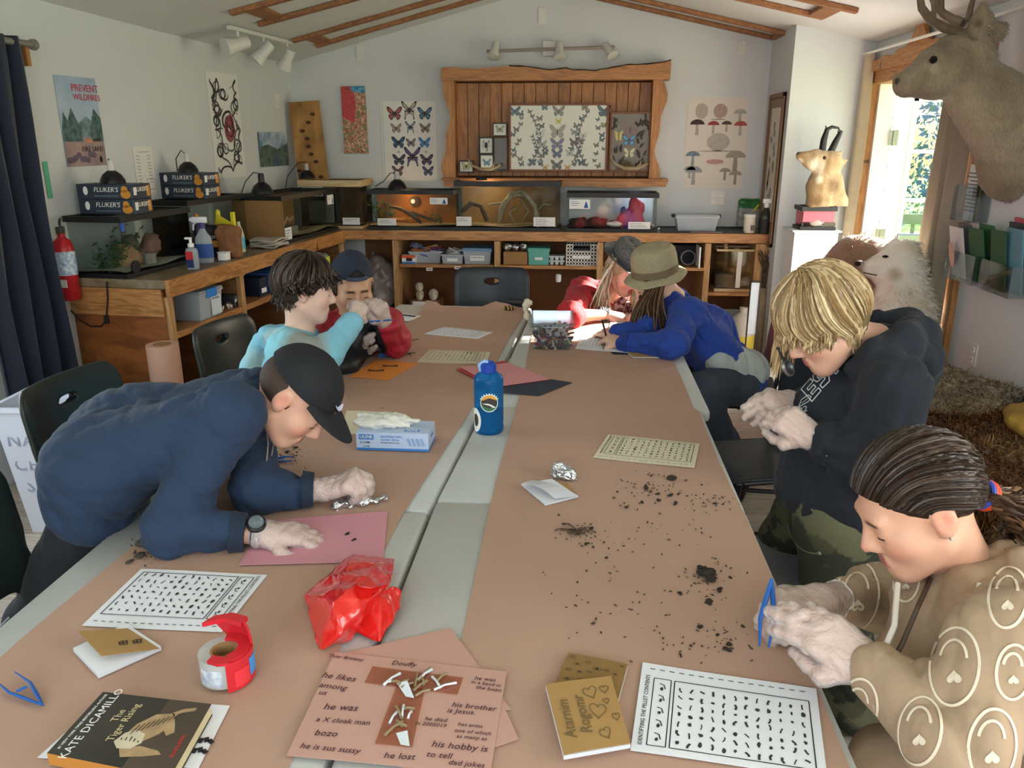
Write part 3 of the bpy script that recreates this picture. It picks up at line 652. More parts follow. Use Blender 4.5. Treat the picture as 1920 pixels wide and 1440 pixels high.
q=MB(); q.lo((-.306,-.16,.24),(-.285,-.155,.29)); q.obj('tape',mat('blue_tape','#2b55b5',.5),ta)
tb=lt(-2.1,-1.42,.03,.27,.34,'glass tank behind the spray bottles with insect food boxes on its lid',sub=M_soil)
rock(tb,(.1,0,.08),(.1,.07,.05),MATS['leafy_bark'],44,'bark')
tc_=lt(-1.35,-.42,.14,.5,.32,'wide tank with cardboard on its end and a hinged screen lid',sub=M_sand,back=M_card,side=(-1,M_card))
q=MB(); q.lo((-.46,-.186,.03),(-.455,.18,.28)); 
q.obj('card_cover',M_card,tc_)
note(tc_,-.40,.06,.1,.09,-.187,3); note(tc_,.36,.24,.12,.07,-.187,2,True)
q=MB(); q.lo((-.36,-.12,.03),(-.1,.05,.09)); q.obj('hide_box',mat('hide_grey','#7b7870',.8),tc_); branch(tc_,[(-.3,-.1,.1),(-.2,-.08,.15),(-.1,-.05,.12),(.0,-.04,.14)],[.012,.014,.012,.008],mat('reddish_branch','#b98b6a',.8))
branch(tc_,[(.05,-.05,.04),(.15,-.08,.05),(.25,-.02,.06)],[.008,.01,.008],M_branchd)
# dome lamps standing on the tank lids
def dome(label,loc,rz=0,cord=None,s=1.,collar='#c9c6bd'):
    t=thing('heat_lamp',label,'lamp',loc,rz); q=MB(); q.lathe([(.075*s,0),(.072*s,.02*s),(.055*s,.05*s),(.03*s,.07*s),(.022*s,.075*s),(.0,.075*s)],n=22); q.obj('dome_shade',mat('black_enamel','#101114',.3),t,smooth=True)
    q=MB(); q.lathe([(.021*s,.07*s),(.021*s,.12*s),(.016*s,.135*s),(0,.135*s)],n=16); q.obj('socket',mat('socket_'+collar,collar,.45),t,smooth=True)
    if cord: q=MB(); q.tube(cord,.0035,6); q.obj('cord',M_black,t,smooth=True)
    return t
def ltz(px,py,z): p=P(px,py,z=z); return p
zt=.922+.315
dome('black dome lamp with pale socket behind the insect food boxes on the near tank',LW(-2.64,.2,zt+.156),0,[(.0,.0,.1),(-.02,.02,.12),(-.03,.05,.08),(-.02,.075,.005)],.85)
dome('black dome lamp with pale socket on the food boxes above the spray bottles',LW(-1.85,.15,.922+.342+.154),0,[(0,0,.1),(-.03,.0,.13),(-.065,-.01,.08),(-.07,0,.005)],.82)
dome('black dome lamp with looping cord on the wide tank lid',PL(492,362,.3),0,[(0,0,.13),(-.04,-.03,.14),(-.09,-.06,.08),(-.12,-.09,-.01)],1.,'#26262a')
dome('black dome lamp with steel collar on top of the corner terrarium',P(576,334,Y=6.6),0,[(0,0,.13),(-.06,-.03,.12),(-.14,-.06,.02),(-.16,-.1,-.1)],.85,'#b8b8b6')
dome('black clamp lamp with steel collar on the orange-lit tank',P(745,354,Y=6.5),0,[(0,0,.13),(-.05,-.02,.12),(-.1,-.03,.06),(-.17,-.04,.02)],1.,'#b8b8b6')
# insect food boxes "FLUKER'S"
M_flbox=mat('navy_food_box','#2d3846',.5,var=.25,vscale=9); M_flfr=mat('food_box_band','#55606b',.5); M_ltr=mat('letter_white','#e8e6df',.6); M_or=mat('print_orange','#c9872f',.6)
def fluker(loc,rz,label,flip=0):
    t=thing('food_box',label,'box',loc,rz,'insect food boxes'); q=MB(); q.lo((-.155,-.085,0),(.155,.085,.075),bev=.002); q.obj('carton',M_flbox,t)
    text("FLUKER'S",.034,M_ltr,t,(.01,-.0856,.047),(R(90),0,0),shear=.2); text("FLUKER'S",.032,M_ltr,t,(.156,0,.047),(R(90),0,R(90)),spacing=.9)
    q=MB(); q.lo((-.06,-.0862,.012),(.08,-.0852,.02)); q.obj('print_band',M_flfr,t)
    q=MB(); q.lathe([(0,0),(.018,0),(.018,.001),(0,.001)],(.115,-.0855,.05),14,rot=(R(90),0,0)); q.obj('print_insect',M_or,t); q=MB(); q.lathe([(0,0),(.022,0),(.022,.001),(0,.001)],(.12,-.0855,.025),14,rot=(R(90),0,0),sx=1.3); q.obj('print_insect',M_or,t); q=MB(); q.lo((.1555,.045,.01),(.156,.075,.065)); q.obj('print_insect',M_or,t)
    q=MB(); q.lathe([(0,0),(.013,0),(.013,.001),(0,.001)],(-.105,-.0855,.042),14,rot=(R(90),0,0),sx=1.,sy=1.7); q.obj('print_badge',M_label,t); q=MB(); q.lo((.1555,-.07,.02),(.156,-.045,.06)); q.obj('print_badge',M_label,t)
    return t
zt1=.922+.317; p=LW(-2.66,.2,zt1)
nb=thing
for k in range(2): fluker(LW(-2.64,.2,zt1+k*.0765),LA+R(2),"navy insect food box lettered FLUKER'S on the near tank lid, %s of its stack"%('bottom','top')[k])
zt2=.922+.342
for k in range(2): fluker(LW(-1.85,.15,zt2+k*.0765),LA+R(-3),"navy insect food box lettered FLUKER'S above the spray bottles, %s of its stack"%('bottom','top')[k])
# bottles and bits on the left worktop
M_clear=glass('clear_plastic','#dfe6ec',.35,.25); M_purple=mat('purple_cap','#3b2f6b',.4); M_bluelab=mat('blue_label','#2f4f93',.6); M_navy=mat('navy_label','#1f2d5c',.6); M_red=mat('label_red','#c0282f',.5)
def spraybottle(label,loc,rz,s=1.,body=None,lab=None,trig=None,neck=None,txt=None):
    t=thing('spray_bottle',label,'bottle',loc,rz); q=MB()
    q.lathe([(0,0),(.043*s,0),(.047*s,.008*s),(.047*s,.12*s),(.043*s,.15*s),(.022*s,.185*s),(.016*s,.2*s),(.016*s,.215*s)],n=20,sx=1.1,sy=.75); q.obj('bottle_body',body,t,smooth=True)
    q=MB(); q.lathe([(.019*s,.205*s),(.019*s,.235*s),(.014*s,.24*s)],n=16); q.obj('neck_collar',neck or trig,t)
    q=MB(); q.box((-.012*s,0,.256*s),(.045*s,.013*s,.018*s),bev=.006*s); q.box((-.058*s,0,.258*s),(.012*s,.009*s,.01*s),bev=.002*s); q.tube([(-.03*s,0,.245*s),(-.05*s,0,.225*s),(-.052*s,0,.195*s)],[.008*s,.007*s,.005*s],6,flat=.6); q.obj('trigger_head',trig,t,smooth=True)
    q=MB(); q.lathe([(.0485*s,.03*s),(.0485*s,.115*s)],n=20,sx=1.1,sy=.75); lo_=q.obj('label_band',lab,t,smooth=True)
    if txt: text(txt,.018*s,M_ltr,t,(0,-.0375*s,.085*s),(R(90),0,0))
    return t
spraybottle('clear spray bottle with white and purple trigger on the left worktop',P(386,492,z=.922),LA+R(15),.96,M_clear,M_bluelab,mat('white_purple_trigger','#d9d7de',.4),M_purple)
t=thing('pump_bottle','small clear sanitizer pump bottle with red and navy label','bottle',P(363,504,z=.922),LA)
q=MB(); q.lathe([(0,0),(.033,0),(.036,.006),(.036,.095),(.03,.112),(.014,.12),(.014,.128)],n=20,sy=.8); q.obj('bottle_body',M_clear,t,smooth=True)
q=MB(); q.lathe([(.017,.122),(.017,.14),(.008,.143),(.007,.165),(.0,.165)],n=14); q.box((-.012,0,.168),(.02,.008,.006),bev=.003); q.obj('pump_head',M_white,t)
q=MB(); q.lo((-.02,-.0305,.055),(.022,-.0285,.1)); q.obj('label_red',M_red,t); q=MB(); q.lo((-.02,-.0305,.01),(.022,-.0285,.055)); q.obj('label_navy',M_navy,t)
t=boxthing('plastic_cup','small white square tub beside the paper bag','tub',P(421,488,z=.922),LA,.055,.055,.045,M_white,.006)
q=MB(); q.lo((-.03,-.03,.045),(.03,.03,.05),bev=.003); q.obj('lid',M_label,t)
t=thing('food_bag',"black and yellow insect food bag lettered FLUKER'S behind the paper bag",'bag',P(404,480,z=.922),LA+R(10))
s=SDF(); s.box((0,0,.09),(.06,.018,.085),rnd=.02); s.obj('pouch',mat('black_pouch','#1a1a1c',.35,bump=.3,bscale=25),t,loc=(0,0,0),vox=.008,disp=fold_noise(.004,40,3)); text("FLUKER'S",.026,M_ltr,t,(.0,-.045,.12),(R(90),0,0)); q=MB(); q.lo((-.035,-.0445,.06),(.04,-.043,.1)); q.obj('print_orange',M_or,t)
t=thing('paper_bag','crumpled brown paper bag on the left worktop','bag',P(432,482,z=.922),LA+R(20))
s=SDF(); s.box((0,0,.085),(.06,.035,.075),rnd=.012); s.box((.01,0,.165),(.055,.012,.02),rnd=.008,k=.04); s.obj('bag_body',mat('brown_bag_paper','#8a5c3c',.85,var=.2,vscale=10,bump=.5,bscale=30),t,loc=(0,0,0),vox=.006,disp=fbm(.007,38,6),smooth=0)
for i,(px,py,m_,l_,h_) in enumerate(((377,482,M_or,'orange capped tall bottle behind the spray bottle',.26),(416,474,mat('yellow_plastic','#d8c72c',.45),'yellow tall bottle behind the paper bag',.27))):
    t=thing('squeeze_bottle',l_,'bottle',P(px,py,z=.922),LA); q=MB(); q.lathe([(0,0),(.026,0),(.028,.01),(.028,h_*.7),(.014,h_*.8),(.012,h_*.82)],n=16); q.obj('bottle_body',mat('dark_bottle','#23242a',.4) if i==0 else m_,t,smooth=True); q=MB(); q.lathe([(.016,h_*.8),(.015,h_*.95),(.006,h_)],n=12); q.obj('cap',m_,t)
t=thing('yellow_scoop','yellow plastic scoop holder standing in front of the second left tank','scoop',P(436,478,z=.922),LA)
q=MB(); q.lo((-.05,.03,.0),(.05,.045,.16),bev=.004); q.box((-.055,.03,.2),(.05,.012,.02),rot=(0,R(28),0),bev=.004); q.lo((-.005,.025,.12),(.018,.05,.26),bev=.003); q.obj('scoop_body',mat('yellow_plastic','#d8c72c',.45),t)
t=thing('cleaner_bottle','slim bottle with a light blue label at the end of the bottle row','bottle',P(452,472,z=.922),LA); q=MB(); q.lathe([(0,0),(.028,0),(.03,.008),(.03,.1),(.022,.14),(.011,.17),(.01,.19),(.0,.19)],n=16); q.obj('bottle_body',mat('pale_bottle','#cfd3bd',.4),t,smooth=True); q=MB(); q.lathe([(.031,.02),(.031,.095)],n=16); q.obj('label_band',mat('light_blue_label','#62b3d6',.6),t)
t=thing('folded_towel','stack of folded pale rags on the left worktop','towel',P(506,463,z=.922),LA)
for k in range(4):
    q=MB(); q.grid(lambda u,v:(-.09+.18*u,-.1+.2*v,.006+k*.013+.012*(1-(2*abs(v-.5))**4)*.4+.004*math.sin(6*u+k*2+v*4)),9,9,th=-.01); q.obj('rag',mat('rag_cloth','#b9b2a6',.95,var=.15,vscale=12) if k%2 else mat('rag_cloth_grey','#a39b90',.95,var=.15,vscale=12),t,smooth=True)
# black cord hanging down the stained end panel
c0=P(195,527,Y=3.96); t=MB(); pts=[P(200,528,Y=3.93),P(202,560,Y=3.93),P(199,600,Y=3.93),P(190,612,Y=3.93),P(170,612,Y=3.93),P(150,600,Y=3.93),P(133,582,Y=3.93)]
o=thing('hanging_cable','thin black cable hanging against the stained end panel','cable',pts[2]); t.tube([p-pts[2] for p in pts],.004,6); t.obj('cable',M_black,o,smooth=True); q=MB(); q.lo((-.008,-.008,-.02),(.01,.01,.025),bev=.003); q.obj('plug',M_black,o)
# fire extinguisher at the curtain
fe=PL(124,500,.06); t=thing('fire_extinguisher','red fire extinguisher with blue label hanging beside the navy curtain','fire extinguisher',(fe.x,fe.y,fe.z-.17),LA)
q=MB(); q.lathe([(0,0),(.045,0),(.05,.01),(.05,.26),(.04,.3),(.018,.32),(.018,.34)],n=20); q.obj('cylinder',mat('extinguisher_red','#b51c22',.35),t,smooth=True)
q=MB(); q.lathe([(.051,.13),(.051,.25)],n=20); q.obj('label_band',mat('ext_label','#7f9fc4',.6,col2='#dfe6ee',vscale=60),t,smooth=True); q=MB(); q.lo((-.03,-.052,.07),(.03,-.049,.11)); q.obj('tag',M_label,t)
q=MB(); q.box((0,0,.355),(.015,.018,.018),bev=.004); q.tube([(0,0,.37),(.03,-.03,.38),(.06,-.05,.37)],.006,6); q.tube([(0,0,.38),(.03,-.03,.41),(.06,-.05,.42)],.006,6); q.obj('valve_handle',mat('dark_steel','#5a5b5f',.4,.7),t)
# ---- things in the left cubbies
def lp(px,py,d,z): # point by pixel at depth d from wall, height fixed
    p=PL(px,py,d); return Vector((p.x,p.y,z))
def bin_(name,label,loc,rz,w,d,h,m,lid=None,latch=None,lab=True,cat='bin',taper=.9,contents=None,group=None):
    t=thing(name,label,cat,loc,rz,group); q=MB(); a=taper
    vs=[(sx*w/2*a,sy*d/2*a,0) for sx,sy in((-1,-1),(1,-1),(1,1),(-1,1))]+[(sx*w/2,sy*d/2,h) for sx,sy in((-1,-1),(1,-1),(1,1),(-1,1))]
    vi=[(v[0]*.97,v[1]*.97,v[2]+.004) for v in vs[:4]]+[(v[0]*.96,v[1]*.96,v[2]) for v in vs[4:]]
    q.add(vs+vi,[(3,2,1,0),(0,1,5,4),(1,2,6,5),(2,3,7,6),(3,0,4,7),(8,9,10,11),(9,8,12,13),(10,9,13,14),(11,10,14,15),(8,11,15,12),(4,5,13,12),(5,6,14,13),(6,7,15,14),(7,4,12,15)]); q.obj('tub',m,t)
    q=MB()
    for s in(-1,1): q.lo((-w/2-.006,s*d/2-.004,h-.012),(w/2+.006,s*d/2+.006,h)); q.lo((s*w/2-.005,-d/2,h-.012),(s*w/2+.006,d/2,h))
    q.obj('rim',lid or m,t)
    if lid: q=MB(); q.lo((-w/2-.004,-d/2-.004,h),(w/2+.004,d/2+.004,h+.012),bev=.004); q.obj('lid',lid,t)
    if latch: q=MB(); q.lo((-.05,-d/2-.012,h-.035),(.05,-d/2-.002,h+.015),bev=.004); q.obj('latch',latch,t)
    if lab: q=MB(); q.lo((-w*.25,-d/2*.97-.002,h*.25),(w*.25,-d/2*.97,h*.6)); q.obj('paper_label',M_label,t)
    return t
M_frost=glass('frosted_plastic','#cfd6dc',.55,.35); M_bluelid=mat('blue_lid','#2f7fd0',.4)
b_=bin_('storage_bin','frosted storage bin with bright blue latches in the left cubby',lp(362,600,.42,.635),RL,.24,.26,.155,M_frost,lid=M_frost,latch=M_bluelid,lab=False)
q=MB(); q.lo((-.0,-.128,.01),(.105,-.126,.12)); q.obj('paper_label',mat('bin_label','#c9d3da',.6),b_); text('BUTTERFLIES',.013,M_ink,b_,(.05,-.1285,.105),(R(90),0,0)); 
q=MB(); q.lo((-.1,-.08,.01),(.06,.1,.05)); q.obj('contents',mat('bin_contents','#8c6f78',.8,var=.5,vscale=40),b_)
q=MB(); q.lathe([(.06,0),(.09,.05),(.075,.055),(.05,.01)],(-.02,.05,.17),14); q.obj('black_bowl',M_black,b_)
bx=boxthing('figurine_box','dark box with black and white printed sides in the left cubby','box',lp(432,580,.45,.635),RL+R(12),.2,.13,.075,mat('dark_box','#26242a',.6)); q=MB(); q.lo((-.101,-.066,.03),(.101,-.0655,.07)); q.obj('printed_band',mat('white_print','#d5d2d2',.6,col2='#2a2733',vscale=40,kind='voronoi'),bx); q=MB(); q.lo((.1,-.065,.0),(.102,.065,.075)); q.obj('printed_end',MATS['white_print'],bx)
boxthing('figurine_box','smaller printed box lying on the dark box in the left cubby','box',lp(438,548,.42,.712),RL+R(25),.13,.1,.04,MATS['white_print'])
t=bin_('shallow_tray','shallow grey tub resting on the printed boxes in the left cubby',lp(425,540,.38,.757),RL+R(5),.2,.16,.04,mat('grey_tub','#a39d96',.5),lid=mat('grey_tub','#a39d96',.5),lab=False)
rg=random.Random(5)
for i in range(14):
    p=lp(392+i*3.4+rg.uniform(-4,4),584-i*1.2,.5+rg.uniform(-.03,.03),.6355); c_=['#8f7a5a','#6b5e8f','#c9c3b8','#5a4a3a','#b0a23c'][i%5]
    t=thing('animal_figurine','tiny plastic animal figure in front of the printed boxes','figurine',p,rg.uniform(0,6),'tiny plastic animals in the left cubby'); m_=mat('fig_'+c_,c_,.6)
    s=SDF(); s.cone((-.012,0,.02),(.012,0,.02),.007,.008,k=.01); s.cone((.012,0,.024),(.02,0,.032),.004,.005,k=.01)
    for x in(-.01,.01):
        for y in(-.005,.005): s.cone((x,y,.018),(x*1.2,y,.002),.003,.0025,k=.006)
    s.obj('animal_body',m_,t,vox=.003,loc=(0,0,0))
for px,py,w_,c_,l_,h_ in((470,560,.1,'#1b2338','dark blue open box with a white label in the left cubby',.12),(490,552,.1,'#33578f','medium blue open box with a white label in the left cubby',.13)):
    t=bin_('label_box',l_,lp(px,py,.42,.635),RL,w_,.2,h_,mat('boxc'+c_,c_,.5),taper=1.); q=MB(); q.lo((-.03,-.1015,.02),(.035,-.1005,.05)); q.obj('paper_label',M_label,t)
    if h_>.125: q=MB(); q.lo((-.02,-.1015,.075),(.02,-.1005,.1)); q.obj('emblem',M_or,t)
bin_('blue_crate','large blue plastic crate with bagged items in the left cubby',lp(510,530,.3,.635),RL,.3,.3,.16,mat('crate_blue','#2c4a86',.5),lab=False)
t=thing('clear_bag','clear plastic bag with a yellow tag on the far left cubby shelf','bag',lp(601,510,.45,.635),RL); s=SDF(); s.ell((0,0,.075),(.1,.07,.075)); s.obj('bag_film',glass('bag_film','#e6ebe6',.3,.2),t,vox=.008,loc=(0,0,0),disp=fbm(.015,25,2),smooth=0); q=MB(); q.lo((-.07,-.085,.04),(0,-.08,.11)); q.obj('yellow_tag',mat('yellow_tag','#d3d94a',.6),t)
# kraft paper roll standing at the end panel
p=P(305,720,z=.0); t=thing('paper_roll','standing roll of kraft paper beside the stained end panel','paper roll',P(304,645,Y=3.75)-Vector((0,0,.6)))
t.location.z=.0; q=MB(); zt_=P(302,645,Y=3.75).z; q.lathe([(.045,0),(.078,0),(.078,zt_),(.045,zt_),(.045,zt_-.25)],n=28); q.obj('roll',mat('kraft_roll','#c49a84',.8,var=.06,vscale=3),t,smooth=True,ang=30); q=MB(); q.lathe([(.04,zt_-.1),(.044,zt_-.1),(.044,zt_+.001),(.04,zt_+.001)],n=24); q.obj('core',M_card,t)
# ---- things in the back cubbies
def bp(px,Y=6.42): return P(px,497,Y=Y).x
bs=.659
t=boxthing('marker_box','orange, white and blue printed pen box in the back cubby','box',(bp(772),6.34,bs),0,.11,.07,.065,mat('print_white','#dfdcda',.6)); q=MB(); q.lo((-.056,-.036,.045),(.056,-.0352,.066)); q.obj('orange_band',mat('print_orange_red','#d5562c',.6),t); q=MB(); q.lo((-.056,-.036,.0),(.056,-.0352,.016)); q.obj('blue_band',mat('print_blue','#3e73b8',.6),t); q=MB(); q.lo((-.02,-.0365,.02),(.03,-.0355,.045)); q.obj('black_print',M_ink,t)
tb_=bin_('pen_tub','clear tub heaped with coloured pencils in the back cubby',(bp(800),6.45,bs),0,.26,.18,.09,M_frost,lab=False); rg=random.Random(9)
cols=['#b23b4a','#3b4f9a','#c9c4c2','#5b3a6a','#2f2f38','#c97a2a','#e0d9d2']
for i in range(34):
    a=Vector((rg.uniform(-.12,.06),rg.uniform(-.07,.02),.075+rg.uniform(0,.05))); d=Vector((rg.uniform(.08,.13),rg.uniform(-.04,.04),rg.uniform(-.03,.03))); q=MB(); q.cyl(a,a+d,.0045,n=6); q.obj('pencil',mat('pc'+cols[i%7],cols[i%7],.5),tb_)
q=MB(); q.grid(lambda u,v:(-.13+.18*u,-.06+.16*v,.09+.06*math.sin(3*u+1)*math.sin(3*v+.5)+.01*math.sin(17*u)*math.cos(13*v)),14,12); q.obj('plastic_sleeve',glass('blue_film','#b8c4e0',.35,.2),tb_)
t=bin_('open_tub','small clear tub of folded papers in the back cubby',(bp(852),6.42,bs),0,.17,.2,.075,M_frost,lab=True,taper=.92)
for i in range(7): q=MB(); q.box((rg.uniform(-.05,.05),rg.uniform(-.06,.06),.06+.008*i),(.04,.05,.002),rot=(rg.uniform(-.4,.4),rg.uniform(-.4,.4),rg.uniform(0,3))); q.obj('paper_scrap',M_label,t)
t=bin_('storage_bin','clear bin with a blue-grey lid and white label in the back cubby',(bp(898),6.42,bs),0,.225,.22,.115,M_frost,lid=mat('bluegrey_lid','#6f93b8',.4),taper=.88); text('LACING BEADS',.012,M_ink,t,(0,-.115,.055),(R(90),0,0))
boxthing('cardboard_box','plain cardboard box under the foil rolls in the back cubby','box',(bp(968),6.42,bs),0,.19,.2,.1,M_card)
M_foil=mat('crumpled_foil','#c9ccce',.25,.95,bump=.9,bscale=70,bdist=.01)
for i,dx in enumerate((-.065,.0,.06)):
    t=thing('foil_ball','crumpled foil bundle on the cardboard box, '+('at the divider end','in the middle','beside the teal box')[i],'foil',(bp(968)+dx,6.38,bs+.101),0,'foil bundles on the cardboard box'); s=SDF(); s.ell((0,0,.036),(.034,.04,.034)); s.obj('foil',M_foil,t,vox=.006,loc=(0,0,0),disp=fbm(.006,60,i+9),smooth=0)
t=bin_('lidded_box','teal green box with overlapping lid in the back cubby',(bp(1011),6.42,bs),0,.165,.2,.12,mat('teal_box','#5fa79b',.5),lid=mat('teal_box','#5fa79b',.5),taper=.95,lab=False); q=MB(); q.lo((-.03,-.104,.04),(.03,-.098,.06)); q.obj('label_holder',M_label,t)
t=thing('egg_carton','pale grey egg carton stack in the back cubby','carton',(bp(1044),6.4,bs),0)
for k in range(2):
    q=MB()
    for ix in range(3):
        for iy in range(2): q.lathe([(0,0),(.012,0),(.02,.022),(.022,.03)],(-.04+ix*.04,-.04+iy*.05,k*.035),8)
    q.lo((-.065,-.07,.028+k*.035),(.065,.04,.034+k*.035)); q.obj('tray',mat('egg_grey','#c9cfcf',.9),t)
# white slotted basket
M_bask=mat('basket_white','#e4e1da',.45); t=thing('plastic_basket','white slotted plastic basket with dark contents in the back cubby','basket',((bp(1061)+bp(1119))/2,6.43,bs)); w_=.235; h_=.16; d_=.2
def slotwall(q,x0,x1,y,nx,nz,notch=False):
    dx=(x1-x0)/nx; dz=h_/nz
    for i in range(nx+1): q.lo((x0+i*dx-.0045,y-.003,0),(x0+i*dx+.0045,y+.003,h_ if not(notch and 2<i<nx-2) else h_*.72))
    for k in range(nz+1):
        if notch and k>=nz-1:
            q.lo((x0,y-.003,k*dz-.005),(x0+dx*2.2,y+.003,k*dz+.005)); q.lo((x1-dx*2.2,y-.003,k*dz-.005),(x1,y+.003,k*dz+.005))
        else: q.lo((x0,y-.003,k*dz-.005),(x1,y+.003,k*dz+.005))
for y,nm in((-d_/2,'front_wall'),(d_/2,'rear_wall')):
    q=MB(); slotwall(q,-w_/2,w_/2,y,10,6,y<0); q.obj(nm,M_bask,t)
q=MB(); q.lo((-w_/2-.003,-d_/2,0),(-w_/2+.003,d_/2,h_)); q.lo((w_/2-.003,-d_/2,0),(w_/2+.003,d_/2,h_)); q.lo((-w_/2,-d_/2,0),(w_/2,d_/2,.005)); q.obj('side_walls',M_bask,t)
q=MB(); q.lo((-.07,-.104,.055),(.07,-.1025,.075)); q.obj('paper_label',M_label,t); q=MB(); q.lo((-.1,-.08,.01),(.1,.08,.13)); q.obj('dark_contents',mat('dark_contents','#2b2d33',.7),t)
# right cubbies: coil of tubing, sheet, glass tank, roots
t=thing('tubing_coil','dark coil of clear tubing in the cubby behind the hats','tubing',(P(1290,480,Y=6.4).x,6.42,bs)); q=MB()
for k in range(3): q.tube([(.055*math.cos(a/20*6.283),-.04+k*.012,.062+.055*math.sin(a/20*6.283)) for a in range(20)],.005,6,closed=True)
q.obj('coil',mat('clear_tubing','#7a7c80',.3),t,smooth=True)
t=boxthing('white_board','thin white panel leaning in the cubby behind the hats','panel',(P(1311,480,Y=6.3).x,6.36,bs),0,.012,.2,.16,M_white)
t=boxthing('equipment_case','black case at the back of the cubby behind the hats','case',(P(1268,480,Y=6.6).x,6.62,bs),0,.3,.2,.14,mat('case_black','#1b1a1c',.6))
a,b=P(1337,553,Y=6.34),P(1412,553,Y=6.34); t=tank('small glass tank with a wooden lid under the right end of the worktop',((a.x+b.x)/2,6.44,.467),0,b.x-a.x-.03,.2,.33,frame=M_palewood,sub=M_sand,top=.015)
q=MB(); q.lo((.01,-.105,.03),(.045,-.1,.31)); q.obj('sliding_rail',M_white,t); q=MB(); q.cyl((-.08,-.09,.335),(-.08,-.06,.36),.014); q.obj('lid_knob',M_palewood,t); rock(t,(.08,0,.06),(.07,.05,.04),MATS['dish_grey'],61); q=MB(); q.lo((-.14,-.08,.02),(.0,.08,.13)); q.obj('inner_card',M_branchd,t)
t=thing('root_bundle','bundle of tangled dark roots standing at the wall column','roots',(1.42,6.24,.0)); rg=random.Random(3)
q=MB()
for i in range(16): q.tube([(rg.uniform(-.02,.04),rg.uniform(-.02,.02),.5+.02*i*.5),(rg.uniform(-.05,.06),rg.uniform(-.03,.03),.62+rg.uniform(0,.1)),(rg.uniform(-.06,.08),rg.uniform(-.04,.04),.75+rg.uniform(0,.08))],[.008,.006,.003],5)
q.obj('roots',M_branchd,t); q=MB(); q.lathe([(.05,0),(.055,.3),(.04,.52)],n=10); q.obj('stump',M_branch,t)
# lower back cubbies: skull casts, bag, jars
def skull(label,loc,rz,s):
    t=thing('skull_cast',label,'skull',loc,rz,'small pale skull casts'); m_=mat('bone','#cbbfa6',.7,var=.2,vscale=30); S=SDF(); S.ell((0,.01*s,.05*s),(.04*s,.05*s,.038*s)); S.cone((0,-.02*s,.035*s),(0,-.06*s,.025*s),.024*s,.014*s); S.ball((.018*s,-.032*s,.05*s),.013*s,.004,'s'); S.ball((-.018*s,-.032*s,.05*s),.013*s,.004,'s'); S.cone((.02*s,.02*s,.012*s),(.008*s,-.05*s,.01*s),.009*s,.006*s); S.cone((-.02*s,.02*s,.012*s),(-.008*s,-.05*s,.01*s),.009*s,.006*s); S.obj('cranium',m_,t,vox=.004,loc=(0,0,0))
for px,z_,s_,l_ in((787,.36,.8,'carrying another skull'),(812,.36,.95,'the largest, standing alone'),(786,.43,.75,'stacked on another skull')):
    x=P(px,560,Y=6.36).x; skull('small pale skull cast in the lower cubby, '+l_,(x,6.38,z_),R(10),s_)
q=MB(); q.lo((-.12,-.1,0),(.12,.1,.36)); t=thing('specimen_stand','brown block carrying the skull casts in the lower cubby','stand',(P(800,560,Y=6.4).x,6.42,0)); q.obj('block',M_plyin,t); q=MB(); q.lo((-.1,-.102,.32),(.1,-.1005,.35)); q.obj('paper_label',M_label,t)
t=thing('clear_jar','pale ribbed tube hanging in the lower cubby beside the red coat','tube',(P(1047,520,Y=6.35).x,6.36,.52)); q=MB(); q.lathe([(.018,0),(.022,.01),(.022,.055),(.018,.06),(.016,.05)],n=14); q.obj('jar_body',M_whitegloss,t,smooth=True); q=MB(); q.lathe([(.024,.03),(.024,.037)],n=14); q.obj('rim',M_label,t)
for px,py,l_ in((805,505,'small cream price tag under the left back shelf'),(858,502,'second cream price tag under the left back shelf'),(843,537,'cream name tag on the lower cubby back')):
    p=P(px,py,Y=6.275); q=MB(); q.lo((-.025,-.001,-.012),(.025,0,.012)); t=thing('price_tag',l_,'tag',(p.x,6.279 if py<520 else 6.775,p.z)); q.obj('card',M_label,t); q=MB(); q.lo((-.018,-.0015,-.004),(.018,-.001,.004)); q.obj('print',M_inkgrey,t)
t=thing('plastic_sack','large clear plastic sack with pinkish contents in the corner opening','sack',(-1.62,6.45,.25)); s=SDF(); s.cone((0,0,.14),(0,.02,.3),.16,.12,k=.06); s.cone((0,.02,.3),(-.06,.03,.46),.1,.02,k=.06); s.obj('sack_film',mat('sack_film','#8d7f7c',.3,var=.4,vscale=9,spec=.7),t,vox=.01,loc=(0,0,0),disp=fbm(.02,18,5),smooth=0); q=MB(); q.lo((-.17,-.14,-.25),(.17,.16,.01)); q.obj('carton_under',M_black,t)
# right end of the worktop: bin, crumpled paper, tub, spray, snack bag, white canister
a,b=P(1266,432,Y=6.42),P(1346,432,Y=6.42)
t=bin_('storage_bin','clear lidded bin of grey stones at the right end of the worktop',((a.x+b.x)/2,6.5,.923),0,b.x-a.x,.2,.115,M_frost,lid=glass('lid_clear','#e6ebef',.4,.3),lab=False,taper=.86); rg=random.Random(2)
for i in range(40): rock(t,(rg.uniform(-.14,.14),rg.uniform(-.07,.06),.025+rg.uniform(0,.05)),(.018,.014,.012),mat('grey_stone','#6d7078',.8,var=.3,vscale=20),i%6,'stone',.006) if i<1 else None
stm=[c for c in t.children if c.name.startswith('stone')][0].data
for i in range(46): link('stone',stm,t,(rg.uniform(-.14,.14),rg.uniform(-.075,.07),.02+rg.uniform(0,.06)),(rg.uniform(0,6),rg.uniform(0,6),0))
for sx in(-1,1): q=MB(); q.lo((sx*.17-.02,-.03,.1),(sx*.17+.02,.03,.125),bev=.005); q.obj('lid_clip',M_black,t)
